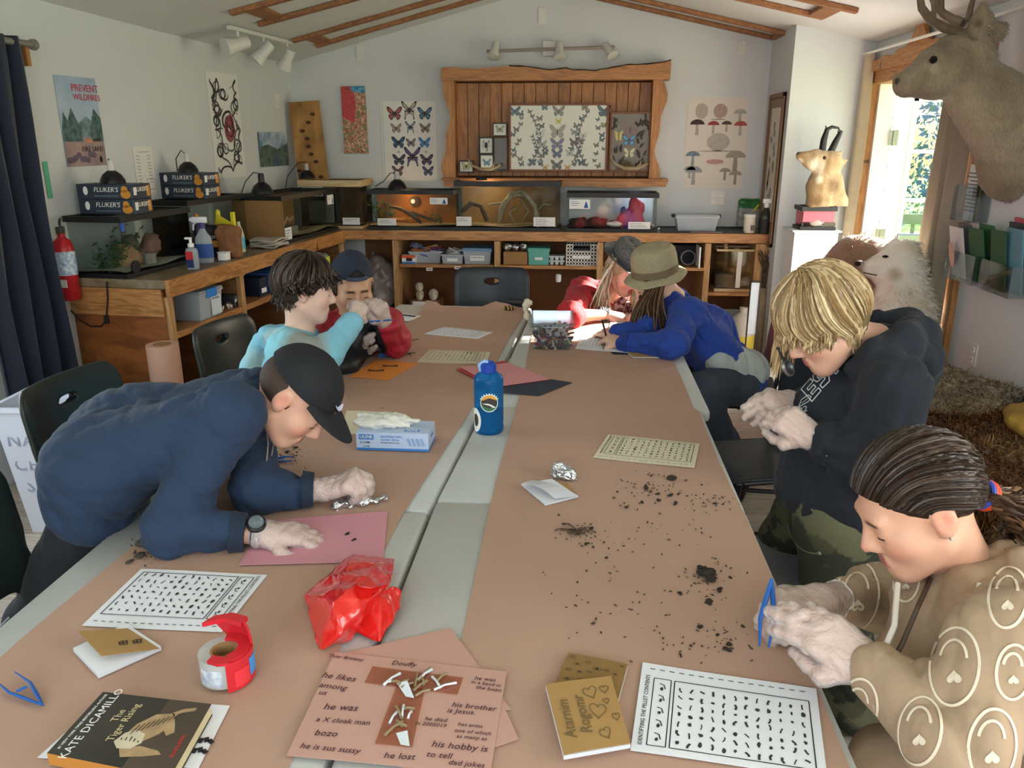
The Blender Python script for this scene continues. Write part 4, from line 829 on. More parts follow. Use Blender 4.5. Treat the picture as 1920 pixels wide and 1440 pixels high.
t=thing('flat_tray','flat black tray under the clear bin on the worktop','tray',((a.x+b.x)/2+.08,6.52,.921)); q=MB(); q.lo((-.36,-.17,0),(.36,.17,.004)); q.obj('tray_base',M_black,t); q=MB()
for sy in(-1,1): q.lo((-.36,sy*.17-.006,0),(.36,sy*.17+.006,.015))
q.obj('tray_rim',M_black,t)
t.location.y=6.5; t.location.z=.9201
t=thing('crumpled_paper','crumpled white tissue on the edge of the worktop','paper',P(1215,430,z=.925)); s=SDF(); s.ell((0,0,.02),(.07,.035,.02)); s.ell((-.06,-.01,.012),(.06,.03,.01)); s.obj('tissue',M_label,t,vox=.005,loc=(0,0,0),disp=fbm(.013,60,3),smooth=0)
p=P(1404,436,z=.925); t=thing('canister','white round canister at the right end of the worktop','canister',p); q=MB(); q.lathe([(0,0),(.042,0),(.044,.004),(.044,.12),(.0,.12)],n=22); q.obj('drum',mat('canister_cream','#ddd6c9',.5),t,smooth=True,ang=30); q=MB(); q.lathe([(.046,.12),(.046,.138),(0,.14)],n=22); q.obj('lid',M_white,t,smooth=True,ang=30); q=MB(); q.lo((.0,-.046,.02),(.03,-.0438,.06)); q.obj('label_print',M_inkgrey,t)
spraybottle('black labelled spray bottle with white trigger beside the wall column',P(1433,438,z=.923),R(180),.95,mat('dark_green_bottle','#20261f',.35),mat('black_label','#141414',.6),M_white)
t=thing('snack_bag','shiny grey and green seed bag standing behind the canister','bag',P(1405,428,z=.923)+Vector((0,.08,0))); s=SDF(); s.box((0,0,.1),(.075,.02,.1),rnd=.015); s.cone((-.06,0,.21),(.06,0,.21),.02,.02,k=.03); s.obj('pouch',mat('bag_grey','#9aa09a',.3,var=.5,vscale=40,vcol=True),t,vox=.007,loc=(0,0,0),disp=fold_noise(.005,45,8),paint=[lambda V,C:C.__setitem__((V[:,2]>.155,slice(0,3)),lin('#2f7a38'))],base='#a8aca6')
q=MB(); q.box((.05,-.03,.16),(.008,.006,.03),rot=(0,R(35),0)); q.obj('yellow_strip',mat('yellow_plastic','#d8c72c',.45),t)
t=thing('paper_sheets','loose papers on the black tray','paper',(P(1330,440,z=.925).x,6.36,.926)); q=MB(); q.lo((-.12,-.04,0),(.12,.04,.002)); q.obj('sheet',M_label,t); q=MB(); q.lo((-.1,-.042,.002),(.06,-.03,.004)); q.obj('pen',M_red,t)
# ================================================================== THINGS ON THE WALLS
M_paper=mat('poster_white','#dedcd6',.75)
FX=Matrix(((1,0,0),(0,0,-1),(0,1,0)))      # local print plane: x right, y up, thickness towards the viewer (-y)
def flat(q,poly,off,cx=0,cz=0,th=.0004): q.prism([(cx+x,cz+y) for x,y in poly],0,th,(0,-off,0),M=FX); return q
def ellp(cx,cz,rx,rz,n=14,a0=0): return [(cx+rx*math.cos(a0+i*6.2832/n),cz+rz*math.sin(a0+i*6.2832/n)) for i in range(n)]
def ribbon(q,pts,w,off,th=.0004):
    n=len(pts); L=[];Rr=[]
    for i,(x,z) in enumerate(pts):
        a=pts[max(i-1,0)]; b=pts[min(i+1,n-1)]; d=math.hypot(b[0]-a[0],b[1]-a[1]) or 1; nx,nz=-(b[1]-a[1])/d,(b[0]-a[0])/d; ww=w[i] if hasattr(w,'__len__') else w
        L.append((x+nx*ww,-off,z+nz*ww)); Rr.append((x-nx*ww,-off,z-nz*ww))
    q.add(L+Rr,[(i,n+i,n+i+1,i+1) for i in range(n-1)]); return q
def poster(name,label,cat,corner_fn,px,m,rz,th=.002,parent=None):
    # px: four corner pixels TL,TR,BR,BL -> centre, width, height
    c=[corner_fn(*p) for p in px]; ctr=sum(c,Vector())/4; w=((c[1]-c[0]).length+(c[2]-c[3]).length)/2; h=(c[0].z+c[1].z-c[2].z-c[3].z)/2
    t=thing(name,label,cat,ctr,rz); q=MB(); q.lo((-w/2,-th,-h/2),(w/2,0,h/2)); q.obj('sheet',m,t); return t,w,h
LWf=lambda x,y:PL(x,y,.002)
BWf=lambda x,y:P(x,y,Y=6.798)
# wildfire poster (its mascot is left out)
t,w,h=poster('wildfire_poster','wildfire prevention poster with landscape and red lettering on the left wall','poster',LWf,[(98,140),(176,147),(201,309),(127,313)],mat('poster_sky','#7f9ab8',.6,col2='#b6c3cf',vscale=3),RL)
q=MB(); flat(q,[(-w/2,-.12),(-.05,-.02),(.04,.03),(.1,-.01),(w/2,.0),(w/2,-.15),(-w/2,-.15)],.0022); q.obj('print_hills',mat('print_hills','#3f5a58',.7,col2='#8fa3a8',vscale=14),t)
q=MB(); flat(q,[(-w/2,-h*.2),(w/2,-h*.16),(w/2,-h/2),(-w/2,-h/2)],.0026); q.obj('print_path',mat('print_path','#a98f86',.7,col2='#8d7a7c',vscale=8),t)
q=MB(); flat(q,[(-w*.5,-.05),(-w*.42,.05),(-w*.33,.0),(-w*.22,.07),(-w*.1,.0),(-w*.02,-.1),(-w*.5,-.1)],.003); q.obj('print_trees',mat('print_trees','#2c4740',.7,col2='#60797a',vscale=30),t)
q=MB(); flat(q,[(w*.2,-.03),(w*.34,.07),(w*.5,.02),(w*.5,-.1),(w*.2,-.1)],.0031); q.obj('print_trees',mat('print_trees','#2c4740',.7,col2='#60797a',vscale=30),t)
rg=random.Random(4)
for i in range(9): q=MB(); flat(q,ellp(-w*.42+i*w*.075+rg.uniform(-.005,.005),-h*.44+rg.uniform(0,.035),.02,.016),.0034+i*.0001); q.obj('print_stone',mat('print_stone','#6f5f72',.7,var=.3,vscale=30),t)
M_redink=mat('ink_red','#c23a3f',.7)
text('PREVENT',w*.165,M_redink,t,(w*.2,-.004,h*.375),(R(90),0,0)); text('WILDFIRES',w*.14,M_redink,t,(w*.22,-.004,h*.275),(R(90),0,0)); text('FIRE SAFE!',w*.12,M_ink,t,(w*.18,-.004,-h*.31),(R(90),0,0))
q=MB(); flat(q,[(w*.05,-h*.24),(w*.45,-h*.22),(w*.45,-h*.18),(w*.05,-h*.2)],.0031); q.obj('print_orange',mat('print_pale_orange','#d08a66',.7),t); q=MB(); flat(q,ellp(w*.36,-h*.43,.012,.018),.0031); q.obj('print_badge',M_ink,t)
# snake poster
t,w,h=poster('snake_poster','white poster of coiled snakes on the left wall','poster',LWf,[(382,135),(443,138),(462,332),(408,334)],M_paper,RL)
rg=random.Random(21); sn=[mat('snake_dark','#3b3937',.8,var=.5,vscale=60),mat('snake_grey','#5c5a58',.8,var=.5,vscale=60)]
for k in range(17):
    x,z=((k%4)-1.5)*.24*w+rg.uniform(-.02,.02),h*(.42-.052*k)+rg.uniform(-.02,.02); a=rg.uniform(0,6.28); cv=rg.uniform(-1,1); pts=[]
    for i in range(60):
        pts.append((x,z)); cv=max(-1.,min(1.,cv+rg.uniform(-.3,.3))); a+=cv*.30
        if abs(x+.03*math.cos(a))>w*.46: a=math.pi-a
        if abs(z+.03*math.sin(a))>h*.47: a=-a
        if math.hypot(x-.08*w,z+.02*h)<.1*w: a+=.5
        x+=.0085*math.cos(a); z+=.0085*math.sin(a)
    n=len(pts); wd=.0062 if k%5 else .0085; q=MB(); ribbon(q,pts,[wd*min(1,.35+i/8,(n-i)/(n*.35)) for i in range(n)],.004+.00004*k); q.obj('print_snake',sn[k%2],t)
pts=[(.08*w+.13*w*math.cos(i/40*6.28*2.2)*(1-.2*i/40),-.02*h+.09*h*math.sin(i/40*6.28*2.2)+.10*h*(i/40-.5)) for i in range(41)]
q=MB(); ribbon(q,pts,.02,.0046); q.obj('print_snake',mat('snake_red','#6a2f36',.8,col2='#a8626a',vscale=50),t)
# landscape picture, handwritten sheet, green strip
t,w,h=poster('landscape_picture','small dark landscape picture with blue clouds near the corner','picture',LWf,[(482,247),(537,250),(538,311),(488,312)],mat('landscape_low','#3c4a44',.6,col2='#6c7a70',vscale=18),RL,.012)
q=MB(); flat(q,[(-w/2,.02),(-.1,.04),(.05,.0),(w/2,.05),(w/2,h/2),(-w/2,h/2)],.0125); q.obj('painted_sky',mat('landscape_sky','#5f7f9f',.6,col2='#c3cdd6',vscale=12),t); q=MB(); flat(q,[(-.02,-h/2),(.06,-h/2),(.05,-.03),(.01,-.03)],.013); q.obj('painted_river',mat('landscape_river','#48587a',.5),t)
t,w,h=poster('wall_chart','thin white handwritten sheet on the left wall','paper',LWf,[(248,275),(283,274),(296,362),(259,363)],M_paper,RL,.001); q=MB(); rg=random.Random(1)
for i in range(9):
    for x in(-.3,.25): q=MB(); ribbon(q,[(x*w+k*.008-.015,h*(.3-i*.07)+rg.uniform(-.004,.004)) for k in range(5)],.0016,.0014); q.obj('pen_line',M_inkgrey,t)
q=MB(); ribbon(q,[(-.25*w,h*.38),(.3*w,h*.385)],.0014,.0014); q.obj('pen_line',M_inkgrey,t)
for k in range(4):
    c4=[(0.02*w,-.2*h),(.44*w,-.2*h),(.44*w,-.42*h),(.02*w,-.42*h)]; q=MB(); ribbon(q,[c4[k],c4[(k+1)%4]],.0014,.0014); q.obj('pen_box_edge',M_inkgrey,t)
t,w,h=poster('paper_strip','green paper strip beside the navy curtain','paper',lambda x,y:PL(x,y,.004),[(80,300),(88,305),(100,372),(90,372)],mat('green_paper','#5fae8c',.7),RL,.001)
# board with knots in the corner
c0=P(545,190,Y=6.68); c1=P(601,191,Y=6.68); c2=P(615,340,Y=6.62); t=thing('chipboard_panel','golden strand board panel leaning in the corner','board',(c2.x-.15,6.66,1.255),R(8)); hh=c0.z-1.255; ww=(c1-c0).length
q=MB(); q.box((0,0,hh/2),(ww/2,.008,hh/2),rot=(R(-3),R(-4),0)); q.obj('panel',mat('strand_board','#b98a4c',.7,col2='#7d5426',vscale=9,kind='noise',stretch=(1,1,.5)),t); rg=random.Random(2)
for i in range(9):
    x,z=rg.uniform(-.38,.38)*ww,(.08+.095*i)*hh; q=MB(); flat(q,ellp(x,z,.02,.014,9,rg.uniform(0,1)),.0); q.obj('knot',mat('knot_dark','#4a2d17',.8),t,(0,-.017+(z-hh/2)*.05,0),(0,R(-4),0))
# abstract painting
def multimat(name,cols,scale,dist=1.5,stretch=(1,1,1)):
    if name in MATS: return MATS[name]
    m=bpy.data.materials.new(name); m.use_nodes=True; nt=m.node_tree; n=nt.nodes; l=nt.links; b=n['Principled BSDF']; b.inputs['Roughness'].default_value=.5
    tc=n.new('ShaderNodeTexCoord'); mp=n.new('ShaderNodeMapping'); mp.inputs['Scale'].default_value=stretch; w_=n.new('ShaderNodeTexNoise'); w_.inputs['Scale'].default_value=scale; w_.inputs['Detail'].default_value=6; w_.inputs['Distortion'].default_value=dist
    l.new(tc.outputs['Object'],mp.inputs[0]); l.new(mp.outputs[0],w_.inputs['Vector']); r=n.new('ShaderNodeValToRGB'); r.color_ramp.interpolation='CONSTANT'; e=r.color_ramp.elements
    lo_,hi_=.3,.7
    for i,c in enumerate(cols):
        x=lo_+(hi_-lo_)*i/len(cols) if i else 0
        if i<2: e[i].position=x; e[i].color=(*lin(c),1)
        else: z=e.new(x); z.color=(*lin(c),1)
    l.new(w_.outputs['Fac'],r.inputs[0]); l.new(r.outputs[0],b.inputs['Base Color']); MATS[name]=m; return m
t,w,h=poster('abstract_painting','narrow abstract painting in red, green and blue dabs','painting',BWf,[(641,162),(685,162),(691,288),(646,288)],multimat('painting_low',['#2f7f4f','#b8433f','#4f9a5f','#c8504a','#d9c2a0','#7a4a44','#c9464e','#3e8a6a'],16,2.),0,.018)
q=MB(); flat(q,[(-w/2,h*.05),(0,-.02),(w*.1,h*.2),(w*.05,h*.38),(-w*.1,h/2),(-w/2,h/2)],.0185); q.obj('painted_red_patch',multimat('painting_red',['#c03a3f','#a83a44','#cf4a45','#b8383a','#8d3a40','#d4604f'],18,2.),t)
q=MB(); flat(q,[(-w*.05,h*.42),(w/2,h*.4),(w/2,h/2),(-w*.1,h/2)],.0187); q.obj('painted_blue_patch',multimat('painting_blue',['#3f8fb8','#6fb8d0','#2f6f9f','#4fa0c0'],14,2.),t)
# butterflies
_BF={}
WING=[[(0,.02),(.06,.18),(.3,.42),(.48,.44),(.46,.26),(.34,.08),(.14,.0)],[(0,.0),(.16,0),(.34,.02),(.38,-.14),(.28,-.3),(.16,-.34),(.06,-.16)]]
WINGT=[[(0,.02),(.08,.2),(.36,.5),(.46,.46),(.36,.2),(.12,.0)],[(0,.0),(.14,0),(.28,.0),(.26,-.2),(.3,-.5),(.24,-.5),(.16,-.26),(.05,-.18)]]
def butterfly_mesh(c1,c2,tail=False,body='#1b1712'):
    k=(c1,c2,tail)
    if k in _BF: return _BF[k]
    q=MB(); W_=WINGT if tail else WING
    for s in(-1,1):
        for wg in W_:
            q.cur=0; p=[(x*s,y) for x,y in wg]; p=p if s>0 else p[::-1]; flat(q,p,.0,th=.004)
            q.cur=1; cx=sum(x for x,_ in wg)/len(wg); cy=sum(y for _,y in wg)/len(wg); p=[((cx+(x-cx)*.68)*s,cy+(y-cy)*.68) for x,y in wg]; p=p if s>0 else p[::-1]; flat(q,p,.004,th=.003)
    q.cur=2; q.lathe([(0,-.24),(.022,-.2),(.03,0),(.034,.08),(.024,.17),(0,.2)],(0,-.006,0),6); me=q.mesh('butterfly',[mat('wing'+c1,c1,.7),mat('wing'+c2,c2,.7,var=.25,vscale=30),mat('wing'+body,body,.7)]); _BF[k]=me; return me
def bfly(t,x,z,y,s,c1,c2,tail=False,rot=0,nm='butterfly',th=1.): return link(nm,butterfly_mesh(c1,c2,tail),t,(x,y,z),(0,rot,0),(s,s*th,s))
t,w,h=poster('butterfly_poster','white poster of sixteen printed butterflies beside the wooden display case','poster',BWf,[(713,190),(815,190),(822,338),(720,340)],M_paper,0)
bk='#26262c'
for x,z,s,c1,c2,tl in[(-.25,.36,.28,bk,'#b5625e',0),(.02,.41,.3,bk,'#b9b29a',1),(.3,.36,.26,bk,'#5f86a8',0),(-.23,.17,.2,'#7a6a5e','#a99484',0),(.03,.19,.2,bk,'#8f9ab4',1),(.3,.17,.2,'#5f4f4a','#9c7f72',0),(-.2,-.02,.25,bk,'#3f5f92',0),(.03,-.02,.18,'#4a4448','#8a8490',0),(.28,-.02,.22,'#3f6fa0','#4f8fc0',0),(-.2,-.25,.24,bk,'#54506a',0),(.05,-.2,.33,bk,'#6a5a86',1),(.31,-.25,.24,bk,'#5f5478',0),(-.23,-.40,.22,'#4a3a3e','#7a5a5e',0),(.33,-.40,.21,bk,'#4f5f9a',0)]:
    bfly(t,x*w,z*h*.95,-.0022,s*w*1.05,c1,c2,bool(tl),nm='print_butterfly',th=.1)
for x in(-.2,.3): q=MB(); flat(q,ellp(x*w,-.13*h,.012,.012),.0024); q.obj('print_moth',mat('print_pale','#b9b2aa',.7),t)
q=MB(); ribbon(q,[(-.47*w,.48*h),(-.47*w,-.48*h)],.001,.0024); q.obj('print_border',M_inkgrey,t)
# mushroom poster
t,w,h=poster('mushroom_poster','cream poster of mushroom drawings beside the wall column','poster',BWf,[(1287,184),(1400,184),(1394,352),(1283,354)],mat('cream_paper','#d8d1c6',.75),0)
rg=random.Random(8)
def mush(x,z,s,cap,stem):
    q=MB(); flat(q,[(-.012*s,-.05*s),(.012*s,-.05*s),(.009*s,.02*s),(-.009*s,.02*s)],.0023,x,z); q.obj('print_stem',mat('ms'+stem,stem,.8,var=.25,vscale=60),t); q=MB(); flat(q,[(.05*s*math.cos(a),.02*s+.035*s*math.sin(a)) for a in [i*math.pi/8 for i in range(9)]],.0024,x,z); q.obj('print_cap',mat('mc'+cap,cap,.8,var=.3,vscale=60),t)
for x,z,s,c1,c2 in[(-.32,.18,1,'#4a3a3a','#b5aca2'),(-.05,.18,.8,'#a8484a','#b5aca2'),(.17,.19,.7,'#5f4a44','#b5aca2'),(.4,.17,.9,'#b85a52','#b5aca2'),(.38,.3,.9,'#b5b0aa','#b5aca2'),(-.36,-.17,1,'#7f8f9f','#9aa3a8'),(-.33,-.36,1.2,'#9aa0a4','#aaa8a2'),(-.4,-.32,.8,'#8f979c','#aaa8a2'),(.36,-.2,1.4,'#a89f92','#9a9388'),(.2,-.34,.8,'#a59c90','#9a9388'),(.38,-.38,.9,'#a59c90','#9a9388')]: mush(x*w,z*h,s*1.15,c1,c2)
for x,z,rx,rz,c in[(-.26,.36,.05,.06,'#b9ada2'),(.05,.36,.055,.055,'#b39a94'),(.05,.02,.09,.07,'#b9b3aa'),(.02,-.2,.07,.02,'#c79a90'),(.02,.27,.06,.004,'#8f877e'),(.05,-.08,.16,.006,'#b5aca0')]: q=MB(); flat(q,ellp(x*w,z*h,rx,rz,18),.0023); q.obj('print_drawing',mat('md'+c,c,.8,var=.2,vscale=50),t)
# ---- display case with live-edge frame
Dx0,Dx1=P(836,240,Y=6.79).x,P(1247,240,Y=6.79).x; Dz0=P(1040,333,Y=6.75).z; Dz1=P(1040,152,Y=6.75).z; dcx=(Dx0+Dx1)/2; dw=(Dx1-Dx0)/2
t=thing('display_case','wooden wall display case with bark-edged top board and plank back','display case',(dcx,6.8,Dz0)); H_=Dz1-Dz0; D_=.13
n=17; xs0,xs1=-dw+.09,dw-.12; bw=(xs1-xs0)/n
pk=None
for i in range(n):
    if pk is None: q=MB(); q.box((0,0,0),(bw/2-.0015,.008,H_/2-.01),bev=.003); pk=q.mesh('plank',wood('honey_planks','#ab7440','#875730',4,(8,8,1.1),.5))
    link('plank',pk,t,(xs0+bw*(i+.5),-.012,H_/2))
q=MB(); q.lo((xs0,-.004,0),(xs1,-.0,H_)); q.obj('backing',mat('dark_gap','#3a210f',.9),t)
def sideboard(x0,sgn,nm):
    pts=[]
    for i in range(15):
        u=i/14; pts.append((x0+sgn*(.075+.03*math.sin(u*6.3+(.8 if sgn<0 else 2.6))+.012*math.sin(u*17)),u*H_))
    poly=[(x0,0)]+pts+[(x0,H_)]; poly=poly if sgn>0 else poly[::-1]; q=MB(); flat(q,poly,.0,th=D_); return q.obj(nm,wood('honey_side','#b87c42','#95602e',4,(8,8,1.1),.45),t)
sideboard(xs1,1,'live_edge_side'); sideboard(xs0,-1,'live_edge_side')
x0,x1=P(828,150,Y=6.66).x-dcx,P(1256,150,Y=6.66).x-dcx; rg=random.Random(6); top=[]
for i in range(41):
    u=i/40; top.append((x0+(x1-x0)*u,.085+.012*math.sin(u*9)+.01*math.sin(u*23+1)+.02*math.exp(-((u-.4)/.06)**2)+.055*max(0,(u-.86)/.14)**1.5-(.012 if .55<u<.7 else 0)+rg.uniform(-.003,.003)))
M_hb=wood('honey_board','#b87c42','#95602e',4,(1.1,8,8),.45); q=MB(); poly=[(x1,0),]+[p for p in top[::-1]]+[(x0,0)]; flat(q,poly,0,0,H_,th=D_+.03); q.obj('top_board',M_hb,t)
q=MB(); q.tube([(x,-D_-.02,H_+z) for x,z in top[12:]],[.007+.005*rg.random() for _ in top[12:]],6); q.obj('bark_edge',mat('bark_edge','#3d2c20',.9,var=.5,vscale=30,bump=.6),t)
q=MB(); q.lo((-dw-.02,-D_-.06,-.02),(dw+.03,0,0),bev=.003); q.obj('ledge',M_hb,t); q=MB(); poly=[(-dw,-.06)]+[(-dw+ (2*dw+.01)*i/20,-.066-.006*math.sin(i*.9)) for i in range(21)]+[(dw+.03,-.02),(-dw-.0,-.02)]; flat(q,poly,D_+.035,th=.02); q.obj('ledge_apron',M_hb,t)
# specimen cases standing on the ledge
def dsp(px,py,Y): p=P(px,py,Y=Y); return p
def specimen(name,label,tl,br,Y,fm,bm,fw=.012,cat='specimen frame'):
    a,b=P(*tl,Y=Y),P(*br,Y=Y); t=thing(name,label,cat,((a.x+b.x)/2,Y,b.z)); w=b.x-a.x; h=a.z-b.z
    q=MB(); q.lo((-w/2+fw*.5,.01,fw*.5),(w/2-fw*.5,.02,h-fw*.5)); q.obj('mount_board',bm,t)
    for (p0,p1) in(((-w/2,0,0),(w/2,.03,fw)),((-w/2,0,h-fw),(w/2,.03,h)),((-w/2,0,fw),(-w/2+fw,.03,h-fw)),((w/2-fw,0,fw),(w/2,.03,h-fw))): q=MB(); q.lo(p0,p1,bev=.0015); q.obj('frame_rail',fm,t)
    q=MB(); q.lo((-w/2+fw,.001,fw),(w/2-fw,.002,h-fw)); q.obj('pane',glass('case_glass','#fbfcfb',.008),t); return t,w,h
M_redfr=mat('case_brown','#7c4a2c',.5); M_cream=mat('mount_cream','#dcd6c8',.85); M_blkfr=mat('frame_black','#151515',.4)
t,w,h=specimen('butterfly_case','large glazed case of many pinned butterflies in the wooden display case','' and () or (954,194),(1138,322),6.7,M_redfr,M_cream,.016)
rg=random.Random(14)
def put(x,z,s,c,tail=False,rot=0): bfly(t,(x-.5)*w,z*h,.008,s*w,c[0],c[1],tail,rot)
dk=[('#3a3430','#5e544c'),('#2f2f33','#4a5258'),('#4f4238','#77675a'),('#3a352a','#6a5a40'),('#26282c','#3c4a4a')]
for x,z,s,c in[(.5,.88,.13,('#5f564e','#8a7d70')),(.5,.74,.075,('#c9b43a','#d9cc5a')),(.49,.58,.17,('#8d7f70','#a8998a')),(.49,.40,.15,('#7a6f68','#6f5f9a')),(.49,.26,.12,('#3a3a44','#5a5078')),(.49,.09,.13,('#4a4038','#6a5a4a')),(.66,.43,.10,('#3a2a20','#6a4a30')),(.34,.4,.1,('#8a8478','#a8a294')),(.06,.88,.12,('#20282c','#3f6a7a')),(.95,.88,.14,('#1c2024','#3a5a66')),(.36,.94,.08,('#20302f','#3f6f68')),(.24,.13,.09,dk[1]),(.74,.13,.09,dk[4]),(.37,.06,.07,('#b8842f','#cf9f3f')),(.6,.06,.07,('#b8842f','#cf9f3f')),(.37,.28,.075,dk[4]),(.62,.27,.09,('#8f8f84','#b5b5a8')),(.66,.58,.085,('#6f7468','#9aa090')),(.76,.94,.09,('#6a4f2f','#9a7a4a')),(.32,.56,.1,('#b9b4a4','#d5d0c4')),(.75,.53,.08,('#b5b0a4','#d0ccc0')),(.97,.68,.07,('#a89a3f','#c2b45a'))]: put(x,z,s,c)
for side in(-1,1):
    for i in range(13):
        a=i/12; put(.5+side*(.27-.10*math.sin(a*3.1)+ .02),.88-.78*a,.05,dk[i%5],rot=side*.5*(a-.5))
    for i in range(9): put(.5+side*(.26-.012*i-.0),.52-.05*i if i<8 else .1,.042,dk[(i+2)%5],rot=side*.6)
    for i in range(11): put(.5+side*(.36+.1*rg.random()),.1+.075*i+rg.uniform(-.02,.02),.045+.03*rg.random(),dk[rg.randrange(5)],rot=rg.uniform(-.5,.5))
    for i in range(7): put(.5+side*(.12+.12*rg.random()),.12+.11*i,.05+.02*rg.random(),dk[rg.randrange(5)],rot=rg.uniform(-.4,.4))
t,w,h=specimen('insect_case','brown glazed case of beetles and a bright blue butterfly in the display case',(1145,210),(1216,322),6.7,M_redfr,mat('mount_brown','#7a6650',.85,var=.3,vscale=20),.014)
for x,z,s,c in[(.5,.7,.42,('#6a4030','#8a5a44')),(.22,.62,.24,('#b8a03a','#d6c04a')),(.22,.57,.2,('#b8a03a','#d6c04a')),(.48,.52,.36,('#2a3a4a','#3f9ad0')),(.5,.31,.3,('#b8a878','#d6cca0')),(.5,.15,.2,('#4a4a30','#6a6a44')),(.2,.42,.2,('#3f3a30','#6a604a'))]: bfly(t,(x-.5)*w,z*h,.008,s*w,c[0],c[1])
bm_=None
for i in range(34):
    if bm_ is None:
        q=MB(); q.lathe([(0,-.5),(.2,-.35),(.24,0),(.16,.3),(.08,.5),(0,.52)],(0,0,0),7)
        for k in(-.25,0,.25):
            for s_ in(-1,1): q.tube([(s_*.15,0,k),(s_*.4,0,k+.1),(s_*.5,0,k-.05)],.02,4)
        bm_=q.mesh('beetle',mat('beetle_shell','#4a3a2a',.35,var=.6,vscale=3))
    x=rg.choice([.1,.16,.84,.9,.78,.3,.7])+rg.uniform(-.04,.04); link('beetle',bm_,t,((x-.5)*w,.006,h*rg.uniform(.06,.94)),(0,rg.uniform(-1,1),0),(w*.14,w*.14,w*.16))
for l_,tl,br,Y,it in[('small black frame with a pale butterfly at the left end of the ledge',(860,301),(888,324),6.68,('b','#6a6a50','#c9c49a')),('black frame with a teal butterfly standing on the ledge',(899,289),(926,322),6.68,('b','#2f5a6a','#4f8aa0')),('black frame with a scorpion standing on the teal butterfly frame',(898,257),(925,289),6.68,('s','#2a2622',0)),('small black frame with a patterned butterfly on the dark specimen panel',(923,230),(951,256),6.68,('b','#5a5040','#b5a684'))]:
    t,w,h=specimen('framed_insect',l_,tl,br,Y,M_blkfr,M_cream,.01)
    if it[0]=='b': bfly(t,0,h/2,.007,w*.62,it[1],it[2])
    else:
        q=MB(); q.lathe([(0,0),(.011,.004),(.012,.025),(.006,.045),(0,.046)],(0,.006,h*.35),8); q.tube([(0,.006,h*.38),(.012,.006,h*.22),(.0,.004,h*.16),(-.008,.003,h*.24)],[.005,.004,.003,.002],5); q.obj('scorpion_body',mat('scorpion','#2a2622',.4),t)
        for s_ in(-1,1):
            q=MB(); q.tube([(s_*.006,.006,h*.62),(s_*.025,.006,h*.7),(s_*.02,.006,h*.8)],[.003,.003,.006],5); q.obj('claw',MATS['scorpion'],t)
            for k in range(3): q=MB(); q.tube([(s_*.01,.006,h*(.42+.06*k)),(s_*.026,.006,h*(.45+.07*k)),(s_*.032,.006,h*(.36+.07*k))],.0015,4); q.obj('leg',MATS['scorpion'],t)
t,w,h=specimen('bark_specimen_case','narrow dark brown specimen panel beside the large butterfly case','' or (926,258),(951,322),6.69,mat('panel_brown','#6a5244',.6),mat('panel_dark','#5a4a40',.8,var=.4,vscale=30),.006)
def antler(label,p,s,flip):
    t=thing('shed_antler',label,'antler',p); q=MB(); q.tube([(-.13*s*flip,0,.1*s),(-.1*s*flip,-.01,.05*s),(-.03*s*flip,-.015,.02*s),(.06*s*flip,-.015,.02*s),(.12*s*flip,-.01,.045*s)],[.004*s,.01*s,.013*s,.013*s,.011*s],8); q.obj('beam',mat('antler_bone','#a99676',.6,var=.3,vscale=20),t,smooth=True); q=MB(); q.tube([(.05*s*flip,-.015,.02*s),(.08*s*flip,-.03,.05*s),(.085*s*flip,-.03,.075*s)],[.011*s,.007*s,.002*s],7); q.obj('tine',MATS['antler_bone'],t,smooth=True); q=MB(); q.tube([(.12*s*flip,-.01,.045*s),(.13*s*flip,-.01,.06*s)],[.011*s,.015*s],8); q.obj('burr',MATS['antler_bone'],t)
antler('small pale antler lying in front of the black butterfly frames',P(908,322,Y=6.62),1.,1); antler('small pale antler lying in front of the beetle case',P(1178,321,Y=6.62),1.1,1)
# framed tracks chart on the wall column
a,b=P(1478,172,X=1.448),P(1441,180,X=1.448); y0,y1=6.16,6.62; zt_,zb_=P(1476,172,X=1.448).z,P(1449,465,X=1.448).z
t=thing('framed_chart','narrow wooden framed chart of animal tracks on the side of the wall column','picture',(1.4485,(y0+y1)/2,zb_),R(-90)); w=y1-y0; h=zt_-zb_
q=MB(); q.lo((-w/2,-.01,0),(w/2,0,h)); q.obj('mount_board',mat('mount_taupe','#8b7a68',.8),t); q=MB(); q.lo((-w/2+.09,-.012,.18),(w/2-.09,-.0105,h-.1)); q.obj('print_sheet',mat('track_print','#cfc9bd',.8),t)
for p0,p1 in(((-w/2,-.022,0),(-w/2+.03,0,h)),((w/2-.03,-.022,0),(w/2,0,h)),((-w/2,-.022,0),(w/2,0,.03)),((-w/2,-.022,h-.03),(w/2,0,h))): q=MB(); q.lo(p0,p1,bev=.002); q.obj('frame_rail',mat('frame_walnut','#7a5a3c',.5),t)
rg=random.Random(31)
for i in range(14):
    x,z=rg.uniform(-.1,.1),.24+i*(h-.42)/14; q=MB(); flat(q,ellp(x,z,.03,.045 if i<8 else .03,9),.0125); q.obj('print_track',mat('track_ink','#5f5a55',.8,col2='#b0aaa0',vscale=40),t)
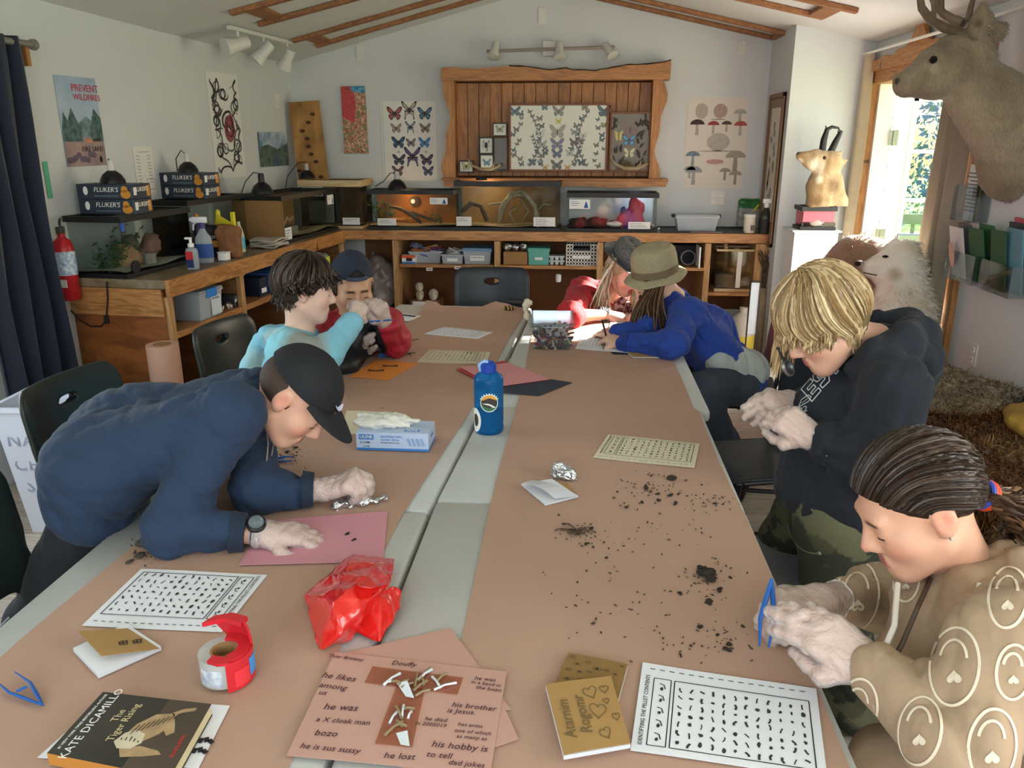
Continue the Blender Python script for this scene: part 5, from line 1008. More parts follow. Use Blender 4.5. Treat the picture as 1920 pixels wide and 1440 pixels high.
# ---- track lights
M_lampw=mat('lamp_white','#cfcdc6',.45); M_lampin=mat('lamp_inner','#2a2826',.6)
def spotlamp(t,base,d,s=1.,stem=.07,nm='spot_head'):
    d=Vector(d).normalized(); j=Vector(base)+Vector((0,0,-stem)); q=MB(); q.tube([base,j],.006*s,8); st=q.obj('stem',M_lampw,t); M=d.to_track_quat('Z','Y').to_matrix()
    q=MB(); q.lathe([(0,-.05*s),(.026*s,-.05*s),(.03*s,-.04*s),(.032*s,.02*s),(.042*s,.05*s),(.047*s,.075*s),(.04*s,.076*s)],j,18,M=M); o=q.obj(nm,M_lampw,t,smooth=True,ang=50); q=MB(); q.lathe([(.04*s,.074*s),(.03*s,.03*s),(0,.03*s)],j,16,M=M); q.obj('reflector',M_lampin,o)
p0,p1=pc(428,42)+Vector((0,0,-.012)),pc(545,77)+Vector((0,0,-.012)); t=thing('track_light','white ceiling track with three spot lamps above the snake poster','track light',(p0+p1)/2); b0,b1=p0-t.location,p1-t.location
q=MB(); dv=(b1-b0); q.box((0,0,-.008),(.018,dv.length/2,.012),rot=(0,0,math.atan2(-dv.x,dv.y)),bev=.003); q.obj('track',M_lampw,t)
spotlamp(t,b0+dv*.12,(-.8,-.9,-.35),1.35,.1); spotlamp(t,b0+dv*.52,(-.7,-.3,-.75),1.25,.1); spotlamp(t,b0+dv*.93,(-.6,.3,-.9),1.2,.1)
t=thing('wall_spot_bar','white wall bar with three spot lamps above the display case','track light',P(1030,92,Y=6.79)); a=P(912,96,Y=6.72)-t.location; b=P(1152,88,Y=6.72)-t.location
q=MB(); q.tube([a,b],.012,8); q.obj('bar',mat('satin_bar','#a9a69e',.35,.6),t,smooth=True); q=MB(); q.lo((-.05,-.05,-.055),(.05,0,.055),bev=.004); q.obj('mount_box',M_lampw,t)
for px,dx in((928,(-.15,-.5,-.9)),(1049,(.05,-.45,-.9)),(1140,(.5,-.5,-.75))):
    p=P(px,86,Y=6.71)-t.location; spotlamp(t,p+Vector((0,0,.01)),dx,1.,.03)
# ================================================================== TABLES
TZ=.74
M_tab=mat('table_plastic','#bdbeba',.5,var=.05,vscale=6,bump=.08,bscale=250)
M_steel=mat('grey_leg_steel','#6f7276',.4,.6)
def table(label,x0,x1,y0,y1,seam=None,skew=0):
    cx,cy=(x0+x1)/2,(y0+y1)/2; t=thing('folding_table',label,'table',(cx,cy,0),0,'white folding tables'); w,l=(x1-x0)/2,(y1-y0)/2
    spans=[(-l,l)] if seam is None else [(-l,seam-cy-.002),(seam-cy+.002,l)]
    for k_,(a,b) in enumerate(spans):
        q=MB(); q.lo((-w,a,TZ-.045),(w,b,TZ),bev=.014)
        if seam is not None and k_==1: q.v=[(x+(.04*(y-a)/(b-a) if x<0 else 0),y,z) for x,y,z in q.v]
        if skew: q.v=[(x-(skew*(b-y)/(b-a) if x<0 else 0),y,z) for x,y,z in q.v]
        q.obj('tabletop',M_tab,t,smooth=True,ang=35)
    for sy in(-1,1):
        for sx in(-1,1): q=MB(); q.tube([(sx*(w-.12),sy*(l-.22),TZ-.045),(sx*(w-.1),sy*(l-.2),.0)],.0125,10); q.obj('leg',M_steel,t,smooth=True)
        q=MB(); q.tube([(-(w-.11),sy*(l-.21),.2),((w-.11),sy*(l-.21),.2)],.01,8); q.obj('leg_brace',M_steel,t,smooth=True)
    return t
table('white folding table at the far left, bare strip along its left edge',-.6575,.0,1.79,4.29)
_t=[o for o in COL.objects if o.name=='folding_table'][0]; _t.rotation_euler.z=R(-2.5); _t.location=(-.298-.371,3.04,0); _t.scale=(1.13,1,1)
table('white folding table under the red bag, in front of the far left one',-1.075,-.352,-.55,1.770)
table('white folding table under the marker bin and the tan hat',-.236,.46,2.602,4.215,None,.066)
table('white folding table with a fold seam across its middle',-.346,.43,.12,2.596,1.835)
# kraft paper runners
M_kraft=mat('kraft_paper','#b3907c',.8,var=.07,vscale=3,bump=.1,bscale=14)
def runner(label,xl,xr,y0,y1,seed,curl=False):
    t=thing('kraft_paper_runner',label,'paper',(0,(y0+y1)/2,TZ)); cy=(y0+y1)/2; rg=np.random.default_rng(seed); ph=rg.uniform(0,6,6)
    def f(u,v):
        Y=y0+v*(y1-y0); a,b=xl(Y),xr(Y); X=a+(b-a)*u
        z=.0016+.0012*(1+math.sin(7*X+3*Y+ph[0])*math.sin(5*Y+ph[1]))*.6+.0012*max(0,math.sin(11*Y+2*X+ph[2]))
        ed=min(u,1-u); z+=.002*max(0,1-ed/.08)*max(0,math.sin(4.2*Y+ph[3]))
        if curl and v>.965: z+=.03*((v-.965)/.035)**2*max(0,math.sin(9*u+1.5))
        if v>.99: Y+=.012*math.sin(31*u)+.01*math.sin(57*u+1)
        return (X,Y-cy,z)
    q=MB(); q.grid(f,26,90,th=-.0006); q.obj('sheet',M_kraft,t,smooth=True,ang=60)
runner('long kraft paper sheet covering the two left tables',lambda y:-1.0+.06*max(0,y-1.2),lambda y:-.405+.058*max(0,y-1.7)+.008*math.sin(3*y),.35,4.24,1,True)
runner('long kraft paper sheet covering the two right tables',lambda y:-.2-.004*math.sin(4*y),lambda y:.417+.004*math.sin(5*y)-(.015 if y>2.6 else 0),.55,4.16,2)
ZP=TZ+.0055
# ------------------------------------------------------------------ loose sheets laid out by their corners
class Sheet:
    def __init__(s,name,label,cat,px,m,z=ZP,th=.0008,n=1,wave=0,group=None,curl=None):
        s.c=[P(*p,z=z) for p in px]; s.o=sum(s.c,Vector())/4; s.t=thing(name,label,cat,s.o,0,group); s.z=z; s.th=th; s.wave=wave; s.curl=curl
        q=MB(); q.grid(lambda u,v:s.at(u,v,0),10 if (wave or curl) else 2,10 if (wave or curl) else 2,th=-th); s.q=q
        # make sure the thickness grows upwards
        s.sheet=q.obj('sheet',m,s.t)
    def at(s,u,v,h=.0):
        a=s.c[0].lerp(s.c[1],u); b=s.c[3].lerp(s.c[2],u); p=a.lerp(b,v)-s.o; p.z=h+s.wave*(.5+.5*math.sin(5*u+3*v))*(1 if True else 0)
        if s.curl: p.z+=s.curl(u,v)
        return p
    def stroke(s,q,pts,w,h=None):
        h=s.th*1.0+.0006 if h is None else h; p=[s.at(u,v,h) for u,v in pts]; n=len(p); L=[];Rr=[]
        for i in range(n):
            d=(p[min(i+1,n-1)]-p[max(i-1,0)]); d.z=0; d=d.normalized() if d.length>1e-9 else Vector((1,0,0)); nn=Vector((-d.y,d.x,0))*w; L.append(p[i]+nn); Rr.append(p[i]-nn)
        q.add(L+Rr,[(i,n+i,n+i+1,i+1) for i in range(n-1)])
    def blob(s,q,u,v,ru,rv,a0=0,n=7,h=None,jit=.35,rg=random):
        h=s.th+.0006 if h is None else h; q.add([s.at(u+ru*math.cos(a0+i*6.283/n)*(1+rg.uniform(-jit,jit)),v+rv*math.sin(a0+i*6.283/n)*(1+rg.uniform(-jit,jit)),h) for i in range(n)],[list(range(n))])
    def write(s,txt,u,v,size,ang,m=None,name='lettering',**k):
        c=s.at(u,v,s.th+.0008); d=s.at(u+.01*math.cos(ang),v-.01*math.sin(ang),s.th+.0008)-c; rz=math.atan2(d.y,d.x); return link(name,text_mesh(txt,size,m or M_ink,depth=.0001,**k),s.t,c,(0,0,rz))
M_sheet=mat('white_sheet','#dfe0e4',.7); M_yel=mat('yellowed_sheet','#d3c9ae',.75)
def worksheet(label,px,m,seed,title=True,flip=1,sc=1.,wave=.0015):
    s=Sheet('bone_worksheet',label,'worksheet',px,m,wave=wave,group='printed bone identification sheets'); rg=random.Random(seed)
    # flip=1: title column on the right side of u, flip=-1: on the left
    U=lambda u:u if flip>0 else 1-u
    k=sc
    q=MB()
    s.stroke(q,[(U(.05),.07),(U(.80),.07)],.0009*k); s.stroke(q,[(U(.05),.82),(U(.80),.82)],.0009*k); s.stroke(q,[(U(.05),.07),(U(.05),.82)],.0009*k); s.stroke(q,[(U(.80),.07),(U(.80),.82)],.0009*k)
    s.stroke(q,[(U(.82),.07),(U(.92),.07)],.0008*k); s.stroke(q,[(U(.82),.82),(U(.92),.82)],.0008*k); s.stroke(q,[(U(.82),.07),(U(.82),.82)],.0008*k); s.stroke(q,[(U(.92),.07),(U(.92),.82)],.0008*k)
    q.obj('printed_border',M_ink,s.t)['kind']='stuff'
    q=MB()
    for i in range(12):
        u=.09+i*.061
        for j in range(7):
            v=.13+j*.1+rg.uniform(-.015,.015); kk=rg.random(); big=1.6 if i in(9,10) else 1.
            if kk<.45: s.blob(q,U(u),v,.012*big*rg.uniform(.5,1.1),.028*rg.uniform(.5,1.1),rg.uniform(0,3),rg=rg)
            else:
                a=rg.uniform(.3,2.2); du,dv=.014*math.cos(a),.03*math.sin(a); s.stroke(q,[(U(u-du),v-dv),(U(u+rg.uniform(-.008,.008)),v),(U(u+du),v+dv)],.0012*k*rg.uniform(.7,1.7))
    for j in range(5): v=.14+j*.14; s.stroke(q,[(U(.85),v),(U(.86),v+.05),(U(.885),v+.06)],.001*k); s.blob(q,U(.87),v,.01,.02,rg=rg)
    q.obj('printed_bones',mat('print_ink','#34343a',.8),s.t)['kind']='stuff'
    q=MB()
    for i in range(16): u=.05+i*.057; s.stroke(q,[(u,.93),(u+.03,.93)],.0009*k)
    q.obj('printed_dashes',M_ink,s.t)['kind']='stuff'
    if title: s.write('IDENTIFYING THE PELLET CONTENTS',U(.955),.45,.0095*k,R(90 if flip>0 else -90),spacing=1.05)
    return s
worksheet('white printed bone sheet beside the red tape dispenser',[(265,1067),(501,1078),(416,1186),(154,1173)],M_sheet,1,True,1,1.0)
def flipv(px): return [px[3],px[2],px[1],px[0]]
worksheet('white printed bone sheet beside the kraft booklets with hearts',flipv([(1205,1243),(1530,1293),(1552,1462),(1182,1408)]),M_sheet,2,True,-1,1.)
worksheet('yellowed printed bone sheet beside the pellet crumbs on the right table',[(1140,815),(1312,832),(1302,878),(1112,858)],M_yel,3,True,-1,.9)
worksheet('printed bone sheet lying nearer the far end of the left paper',[(833,613),(924,623),(896,636),(796,626)],M_sheet,4,False,1,.9)
worksheet('yellowed printed bone sheet between the orange card and the red papers',[(806,656),(920,660),(912,683),(782,679)],M_yel,5,False,1,.9)
worksheet('printed bone sheet under the hand writing with a pen',[(1092,632),(1190,640),(1180,662),(1078,654)],M_sheet,6,False,1,.8)
worksheet('bright sunlit printed sheet in front of the bracelets',[(1150,590),(1222,588),(1232,620),(1140,618)],M_sheet,7,False,1,.9)
Sheet('loose_sheet','white sheet behind the box of gloves','paper',[(650,770),(742,773),(756,812),(636,814)],M_yel,wave=.001)
s=Sheet('loose_sheet','white sheet with dark print at the far left table corner','paper',[(738,585),(790,592),(768,602),(722,600)],M_sheet); q=MB(); s.stroke(q,[(.1,.2),(.9,.25)],.012); q.obj('print_bar',M_ink,s.t)
Sheet('pink_card','pink card sheet under the gloved hand with the watch','card',[(492,976),(727,958),(719,1053),(448,1062)],mat('pink_paper','#c98b97',.75),curl=lambda u,v:.004*max(0,v-.8)*5*(1-u))
s=Sheet('orange_card','orange card sheet with two small bones on the left table','card',[(706,674),(784,681),(728,713),(655,706)],mat('orange_paper','#e08a3c',.7))
for k,(u0,v0) in enumerate(((.4,.62),(.55,.33))):
    p=s.c[0].lerp(s.c[1],u0).lerp(s.c[3].lerp(s.c[2],u0),v0); t=thing('small_bone','%s thin brown bone on the orange card'%('curved','straight')[k],'bone',p+Vector((0,0,.0012))); q=MB(); q.tube([(-.03,0,.003),(0,-.006 if k==0 else 0,.003),(.03,.006,.003)],[.004,.0022,.004],6); q.obj('shaft',mat('brown_bone','#4f3322',.7),t,smooth=True)
# stack of coloured papers beside the blue bottle
for px,c,l,z,cu in[([(905,690),(1005,700),(985,740),(888,722)],'#b39ac0','lilac paper at the bottom of the coloured stack',ZP,0),([(960,700),(1073,717),(1010,742),(905,733)],'#2a3242','navy blue paper sticking out of the coloured stack',ZP+.001,0),([(855,694),(945,676),(1032,712),(925,726)],'#b33a46','red paper under the pink one in the coloured stack',ZP+.002,.006),([(862,690),(955,680),(1030,711),(930,725)],'#cf8c90','pink paper on top of the coloured stack',ZP+.0045,.006)]:
    Sheet('coloured_paper',l,'paper',px,mat('cp'+c,c,.75),z=z,curl=(lambda u,v:.012*max(0,.35-u)*max(0,1-v)) if cu else None)
# salmon poster with handwriting and taped bones
M_salmon=mat('salmon_paper','#bd9485',.75,var=.05,vscale=4)
Sheet('salmon_paper','salmon paper sheet half hidden under the handwritten one, pointing at the table seam','paper',[(640,1226),(845,1177),(958,1330),(700,1360)],M_salmon,z=ZP+.001)
Sheet('salmon_paper','salmon paper corner showing at the right of the handwritten sheet','paper',[(700,1300),(930,1290),(972,1385),(760,1460)],M_salmon,z=ZP+.002)
s=Sheet('handwritten_poster','salmon sheet with handwriting and taped bones beside the red bag','poster',[(628,1222),(950,1259),(919,1452),(537,1416)],M_salmon,z=ZP+.0035)
M_pen=mat('pen_brown','#4a2430',.8)
for txt,u,v,sz,a in[('Thier Brittany',.08,.06,.0115,-2),('Douffy',.42,.055,.016,2),('he likes',.09,.27,.02,-3),('among',.08,.37,.018,-2),('us',.04,.44,.016,0),('he was',.17,.56,.02,5),('a X cloak man',.21,.68,.015,3),('bozo',.15,.8,.018,3),('he is sus sussy',.2,.92,.016,0),('he lost',.55,.93,.017,3),('his leg in',.57,1.0,.013,0),('he was',.89,.12,.013,0),('in a band in',.90,.17,.011,-2),('the bozo',.92,.22,.012,-3),('his brother',.86,.42,.016,0),('is Jesus.',.80,.48,.015,3),('he died',.68,.58,.012,0),('in 2005019',.66,.63,.011,0),('has arms',.86,.6,.011,0),('one of which',.88,.66,.011,0),('as many as',.88,.71,.011,0),('his hobby is',.83,.80,.018,0),('to tell',.74,.89,.016,0),('dad jokes',.88,.94,.014,0),('was born in 2000',.78,1.0,.013,0)]:
    if v<.99: s.write(txt,u,v,sz,R(a),M_pen,shear=.15)
q=MB(); q.add([s.at(u,v,.0018) for u,v in((.25,.12),(.77,.13),(.76,.32),(.24,.3))],[(0,1,2,3)]); q.obj('clear_tape',glass('tape_film','#e6c3ae',.1,.1),s.t); q=MB(); q.add([s.at(u,v,.0022) for u,v in((.42,.3),(.58,.3),(.6,.85),(.41,.85))],[(0,1,2,3)]); q.obj('clear_tape',MATS['tape_film'],s.t)
rg=random.Random(12)
for i in range(22):
    u,v=rg.gauss(.5,.09),rg.uniform(.15,.36) if i<14 else rg.uniform(.5,.72)
    if i>=14: u=rg.gauss(.49,.03)
    p=s.at(u,v,.004); a=rg.uniform(0,6); L=rg.uniform(.008,.02); q=MB(); q.tube([p-Vector((math.cos(a)*L,math.sin(a)*L,0)),p+Vector((0,0,.003)),p+Vector((math.cos(a)*L,math.sin(a)*L,0))],[.0025,.0018,.0025],5); q.obj('taped_bone',mat('taped_bone','#8a7a5a',.5) if i%3 else mat('shiny_film','#cfd6da',.15,spec=.9),s.t)
for (u0,v0,u1,v1) in((.42,.28,.52,.42),(.5,.75,.57,.86)): q=MB(); q.add([s.at(u0,v0,.004),s.at(u0+.06,v0,.011),s.at(u1+.02,v1,.006),s.at(u1-.03,v1-.02,.003)],[(0,1,2,3)]); q.obj('film_fold',MATS['shiny_film'],s.t)
# ------------------------------------------------------------------ booklets
M_kcov=mat('kraft_cover','#a8834e',.8,var=.08,vscale=12); M_pencil=mat('pencil_grey','#6a5836',.8)
def booklet(label,px,open_=0.,z=ZP,cover=M_kcov,draw=None,n=6):
    c=[P(*p,z=z) for p in px]; o=sum(c,Vector())/4; t=thing('paper_booklet',label,'booklet',o,0)
    at=lambda u,v,h:(lambda p:Vector((p.x,p.y,h)))(c[0].lerp(c[1],u).lerp(c[3].lerp(c[2],u),v)-o)
    # spine along the v=1..? edge: pages hinge at u=1 side by default
    for k in range(n):
        h=.0012*k; q=MB(); q.grid(lambda u,v:at(u,v,h+open_*.12*(k/n)*(1-u)*.3),5,2,th=-.0006); q.obj('page',M_sheet,t)
    q=MB(); q.grid(lambda u,v:at(u,v,.0012*n+.001+open_*(1-u)**1.15+.002*math.sin(3*u)*(1-u)),9,3,th=-.0008); co=q.obj('cover',cover,t)
    return t,lambda u,v:at(u,v,.0012*n+.0022+open_*(1-u)**1.15+.002*math.sin(3*u)*(1-u))
def linestrokes(t,f,lines,w,m,nm='drawing'):
    for pts in lines:
        p=[f(u,v) for u,v in pts]; n=len(p); L=[];Rr=[]
        for i in range(n):
            d=p[min(i+1,n-1)]-p[max(i-1,0)]; d=d.normalized() if d.length>1e-9 else Vector((1,0,0)); nn=Vector((-d.y,d.x,0))*w; L.append(p[i]+nn); Rr.append(p[i]-nn)
        q=MB(); q.add(L+Rr,[(i,n+i,n+i+1,i+1) for i in range(n-1)]); q.obj(nm,m,t)
t,f=booklet('small booklet with an upturned kraft cover beside the tape dispenser',[(138,1222),(185,1272),(303,1219),(238,1176)],.0,n=7)
bpy.data.objects.remove([c for c in t.children if c.name.startswith('cover')][0])
cA=[P(155,1205,z=.78),P(192,1229,z=.762),P(300,1216,z=.7555),P(222,1180,z=.756)]; cA=[P(146,1183,z=.772),P(190,1230,z=.77),P(299,1216,z=.7555),P(240,1178,z=.757)]
q=MB(); q.grid(lambda u,v:cA[0].lerp(cA[1],u).lerp(cA[3].lerp(cA[2],u),v)-t.location,6,4,th=.0008); q.obj('cover',M_kcov,t)
g=lambda u,v:cA[0].lerp(cA[1],u).lerp(cA[3].lerp(cA[2],u),v)-t.location+Vector((0,0,.0012))
for i,ch in enumerate('BE BE'):
    if ch!=' ':
        a=g(.62,.52+i*.085); d=g(.62,.57+i*.085)-a; link('lettering',text_mesh(ch,.019,M_ink,depth=.0001),t,a,(0,0,math.atan2(d.y,d.x)+math.pi))
heart=lambda cu,cv,s,a=0:[(cu+s*(16*math.sin(k)**3)/17*math.cos(a)-s*(13*math.cos(k)-5*math.cos(2*k)-2*math.cos(3*k)-math.cos(4*k))/17*math.sin(a),cv-(s*(13*math.cos(k)-5*math.cos(2*k)-2*math.cos(3*k)-math.cos(4*k))/17*math.cos(a)+s*(16*math.sin(k)**3)/17*math.sin(a))) for k in [i*6.283/24 for i in range(25)]]
M_kdark=mat('kraft_cover_dark','#8a6a3c',.8,var=.08,vscale=12)
t,f=booklet('kraft booklet with drawn eyes lying under the one with hearts',[(1066,1230),(1177,1252),(1158,1322),(1038,1292)],0,cover=M_kdark,n=5)
eye=lambda cu,cv,s:[(cu+s*math.cos(k),cv+s*.6*math.sin(k)) for k in [i*6.283/14 for i in range(15)]]
for i,(u,v,s_) in enumerate(((.1,.12,.05),(.22,.3,.05),(.38,.2,.045),(.55,.32,.07),(.7,.3,.04),(.85,.35,.04),(.12,.5,.05),(.3,.5,.045),(.45,.45,.04),(.15,.75,.04),(.35,.7,.04),(.92,.1,.03))):
    linestrokes(t,f,[eye(u,v,s_)],.0007,M_pencil,'drawn_eye'); 
    if i%2: q=MB(); q.add([f(u+s_*.35*math.cos(a),v+s_*.35*math.sin(a)) for a in [k*6.283/8 for k in range(8)]],[list(range(8))]); q.obj('drawn_pupil',M_ink,t)
t,f=booklet('kraft booklet with pencilled hearts and a name beside the bone sheet',[(1023,1291),(1145,1275),(1182,1402),(1057,1424)],.0,z=ZP+.01,n=6)
q=MB(); 
hs=[heart(.62,.22,.11,.2),heart(.84,.2,.07),heart(.66,.5,.13,-.2),heart(.9,.62,.06),heart(.68,.82,.09,.3),heart(.82,.38,.05)]
linestrokes(t,f,hs,.0008,M_pencil,'drawn_heart')
for txt,u,v,sz in(('Atarnim',.18,.55,.026),('Rogomr',.42,.52,.026)):
    a=f(u,v); d=f(u,v-.05)-a; link('lettering',text_mesh(txt,sz,M_pencil,depth=.0001,shear=.1),t,a+Vector((0,0,.0004)),(0,0,math.atan2(d.y,d.x)))
t,f=booklet('small folded white booklet with a kraft back beside the foil ball',[(977,909),(1035,900),(1084,932),(1022,948)],.0,cover=M_sheet,n=4)
bpy.data.objects.remove([c for c in t.children if c.name.startswith('cover')][0])
q=MB(); cB=[P(980,905,z=.765),P(1000,900,z=.757),P(1082,931,z=.752),P(1040,935,z=.757)]; q.grid(lambda u,v:(cB[0].lerp(cB[1],u).lerp(cB[3].lerp(cB[2],u),v)-t.location)+Vector((0,0,.01*math.sin(3.1*v))),5,6,th=.0006); q.obj('raised_page',mat('page_grey','#c9c8ce',.7),t); q=MB(); q.add([P(*p,z=ZP+.0005)-t.location for p in((1000,898),(1062,905),(1078,922),(1030,918))],[(0,1,2,3)]); q.obj('kraft_back',M_kcov,t)
t,f=booklet('kraft booklet by the sleeve of the blue sweatshirt',[(1172,659),(1225,663),(1237,671),(1188,671)],0,n=3)
Sheet('dark_card','dark navy card under the blue sleeve','card',[(1135,652),(1190,654),(1200,664),(1150,664)],mat('navy_card','#1c2438',.7))
# ------------------------------------------------------------------ paperback book with a tiger-like animal
bs_=Sheet('loose_sheet','white sheet with black bone prints under the paperback book','paper',[(200,1305),(431,1323),(372,1440),(70,1420)],M_sheet,z=ZP)
pz=ZP+.022; c=[P(*p,z=pz) for p in((193,1297),(396,1320),(318,1458),(88,1412))]; o=sum(c,Vector())/4; t=thing('paperback_book','dark paperback book with a striped animal cover lettered KATE DICAMILLO','book',(o.x,o.y,ZP+.0015))
bl=lambda u,v,h:(lambda p:Vector((p.x-o.x,p.y-o.y,h)))(c[0].lerp(c[1],u).lerp(c[3].lerp(c[2],u),v))
H_=pz-ZP-.0015
def slab(nm,h0,h1,m,e=0): q=MB(); v=[bl(e,e,h0),bl(1-e,e,h0),bl(1-e,1-e,h0),bl(e,1-e,h0),bl(e,e,h1),bl(1-e,e,h1),bl(1-e,1-e,h1),bl(e,1-e,h1)]; q.add(v,[(0,1,2,3),(7,6,5,4),(0,4,5,1),(1,5,6,2),(2,6,7,3),(3,7,4,0)]); return q.obj(nm,m,t)
M_cov=mat('book_cover','#23221d',.35,col2='#3a342a',vscale=5); slab('back_cover',0,.001,M_cov); slab('page_block',.001,H_-.0012,mat('page_edges','#cbbd96',.8,var=.15,vscale=80,stretch=(1,1,40)),.008); slab('front_cover',H_-.0012,H_,M_cov)
q=MB(); q.add([bl(.0,1.001,.0),bl(0.97,1.001,.0),bl(.97,1.001,H_),bl(.0,1.001,H_)],[(0,1,2,3)]); q.obj('spine_band',mat('spine_orange','#b87a34',.5),t)
q=MB(); q.add([bl(.62,0,H_+.0002),bl(1,0,H_+.0002),bl(1,1,H_+.0002),bl(.62,1,H_+.0002)],[(0,1,2,3)]); q.obj('print_planks',mat('cover_planks','#4f4234',.4,var=.3,vscale=6),t)
def btxt(txt,u,v,sz,m,**k):
    a=bl(u,v,H_+.0006); d=bl(u+.0,v-.1,H_+.0006)-a; link('lettering',text_mesh(txt,sz,m,depth=.0001,**k),t,a,(0,0,math.atan2(d.y,d.x)))
btxt('KATE DICAMILLO',.14,.48,.0185,M_ltr,spacing=1.05); btxt('#1 NEW YORK TIMES BESTSELLING AUTHOR',.055,.48,.006,M_ltr); btxt('The',.30,.34,.017,mat('letter_tan','#c9b98a',.6)); btxt('Tiger Rising',.385,.42,.017,MATS['letter_tan']); btxt('SCHOLASTIC',.93,.62,.008,mat('ink_scarlet','#d02a2a',.6))
def cpoly(nm,pts,m,h): q=MB(); q.add([bl(u,v,H_+h) for u,v in pts],[list(range(len(pts)))]); q.obj(nm,m,t)
M_fur=mat('cover_fur','#b0926a',.5,var=.3,vscale=40); M_furp=mat('cover_fur_pale','#cfc2a6',.5,var=.2,vscale=40)
cpoly('print_body',[(.46,.62),(.5,.42),(.6,.25),(.74,.2),(.8,.34),(.72,.52),(.62,.66)],M_fur,.0004); cpoly('print_tail',[(.72,.2),(.8,.12),(.9,.08),(.9,.13),(.8,.18),(.76,.25)],M_fur,.0004); cpoly('print_head',[(.42,.7),(.46,.56),(.54,.5),(.62,.54),(.64,.66),(.58,.76),(.48,.78)],M_furp,.0006); cpoly('print_leg',[(.5,.78),(.64,.7),(.8,.72),(.84,.76),(.72,.82),(.55,.88)],M_fur,.0005); cpoly('print_leg',[(.72,.36),(.8,.34),(.84,.46),(.79,.52),(.75,.46)],M_fur,.0005)
for i in range(9): u=.5+i*.032; cpoly('print_stripe',[(u,.58-i*.035),(u+.012,.56-i*.035),(u+.035,.42-i*.028),(u+.025,.43-i*.028)],M_ink,.0008)
for i in range(5): u=.46+i*.035; cpoly('print_stripe',[(u,.6+.02*abs(i-2)),(u+.01,.6+.02*abs(i-2)),(u+.012,.66),(u+.004,.67)],M_ink,.0009)
for k,(px,py) in enumerate(((372,1388),(360,1407))):
    p=P(px,py,z=ZP+.001); q=MB()
    for i in range(6): q.box(((i-2.5)*.008,.002*math.sin(i*2),.0004),(.005,.0035,.0003),rot=(0,0,i*.5))
    o2=q.obj('print_outline',M_ink,bs_.t,p-bs_.t.location); o2['kind']='stuff'
# ------------------------------------------------------------------ tape dispenser, box of gloves, bottle, marker bin, foil, red bag
p=P(425,1268,z=ZP); t=thing('tape_dispenser','red hand tape dispenser with a roll of clear packing tape','tape dispenser',p,R(12))
q=MB(); q.lathe([(.022,0),(.041,0),(.041,.048),(.022,.048),(.022,0)],(0,0,.004),30); q.obj('tape_roll',mat('tape_clear','#b5b3ae',.18,spec=.8,var=.1,vscale=30,stretch=(1,1,8)),t,smooth=True,ang=40)
q=MB(); q.lathe([(.0185,.002),(.022,.002),(.022,.05),(.0185,.05),(.0185,.002)],(0,0,.003),24); q.obj('core',M_card,t,smooth=True,ang=40)
M_dred=mat('dispenser_red','#c3262f',.3)
def band(a0,a1,r,z0,z1,th,nm,m,n=14):
    q=MB(); q.grid(lambda u,v:(r*math.cos(R(a0+(a1-a0)*u)),r*math.sin(R(a0+(a1-a0)*u)),z0+(z1-z0)*v),n,3,th=th); return q.obj(nm,m,t,smooth=True,ang=40)
band(-75,95,.0475,.0,.055,.003,'red_band',M_dred)
q=MB(); q.prism([(.044*math.cos(R(a)),.044*math.sin(R(a))) for a in range(-70,100,10)]+[(.024*math.cos(R(a)),.024*math.sin(R(a))) for a in range(95,-75,-10)]+[(.012,-.03),(-.012,-.02),(-.018,-.036),(.0,-.047),(.02,-.046)],.053,.058); q.obj('red_top_plate',M_dred,t)
q=MB(); q.grid(lambda u,v:(.0475*math.cos(R(10+85*u))-.012*v*u,.0475*math.sin(R(10+85*u))-.01*v,.055+.04*v*(1-.5*abs(u-.4))),9,4,th=.004); q.obj('red_handle',M_dred,t,smooth=True)
q=MB(); q.prism([(-.035,.02),(.0,.03),(.03,.012),(.038,.03),(.01,.046),(-.02,.04)],.086,.094); q.obj('red_grip',M_dred,t)
band(-140,-85,.0416,.008,.04,.0004,'tape_label',mat('tape_print','#8b97b0',.4,col2='#d3d4d6',vscale=70)); band(-60,-25,.0482,.006,.036,.0006,'label_red',mat('sticker_red','#d8343c',.4)); band(-22,8,.0482,.012,.044,.0006,'label_blue',mat('sticker_blue','#3f8fd8',.4))
# box of gloves
a,b,cR=P(669,843,z=ZP),P(804,847,z=ZP),P(820,826,z=ZP); zt_=P(669,813,Y=a.y).z; w=(b-a).length; d=max(.11,(cR-b).length); h=max(.055,zt_-ZP)
M_gbox=mat('glove_box_card','#b3c3dd',.55); M_gblue=mat('glove_box_blue','#3a78bd',.5)
t=thing('glove_box','pale blue cardboard box of disposable gloves lettered ULINE','box',(a+b)/2,math.atan2(b.y-a.y,b.x-a.x)); q=MB(); q.lo((-w/2,0,0),(w/2,d,h)); q.obj('carton',M_gbox,t)
q=MB(); q.lo((-w/2-.0006,-.0006,0),(w/2+.0006,d+.0006,.007)); q.obj('blue_band',M_gblue,t); q=MB(); q.lo((-w/2+.008,-.001,h-.022),(-w/2+.052,-.0002,h-.006)); q.obj('blue_logo_panel',M_gblue,t)
text('ULINE',.014,M_ltr,t,(-w/2+.03,-.0014,h-.0135),(R(90),0,0)); text('S-14180',.009,M_ink,t,(-w/2+.026,-.0008,h-.031),(R(90),0,0)); text('INDUSTRIAL VINYL',.0075,M_gblue,t,(-w/2+.105,-.0008,h-.012),(R(90),0,0)); text('GLOVES / SMALL',.0075,M_gblue,t,(-w/2+.1,-.0008,h-.022),(R(90),0,0)); text('POWDER-FREE 100 / BOX',.005,M_inkgrey,t,(-w/2+.1,-.0008,h-.031),(R(90),0,0)); text('S-14180',.006,M_ink,t,(-w/2+.03,-.0008,.012),(R(90),0,0))
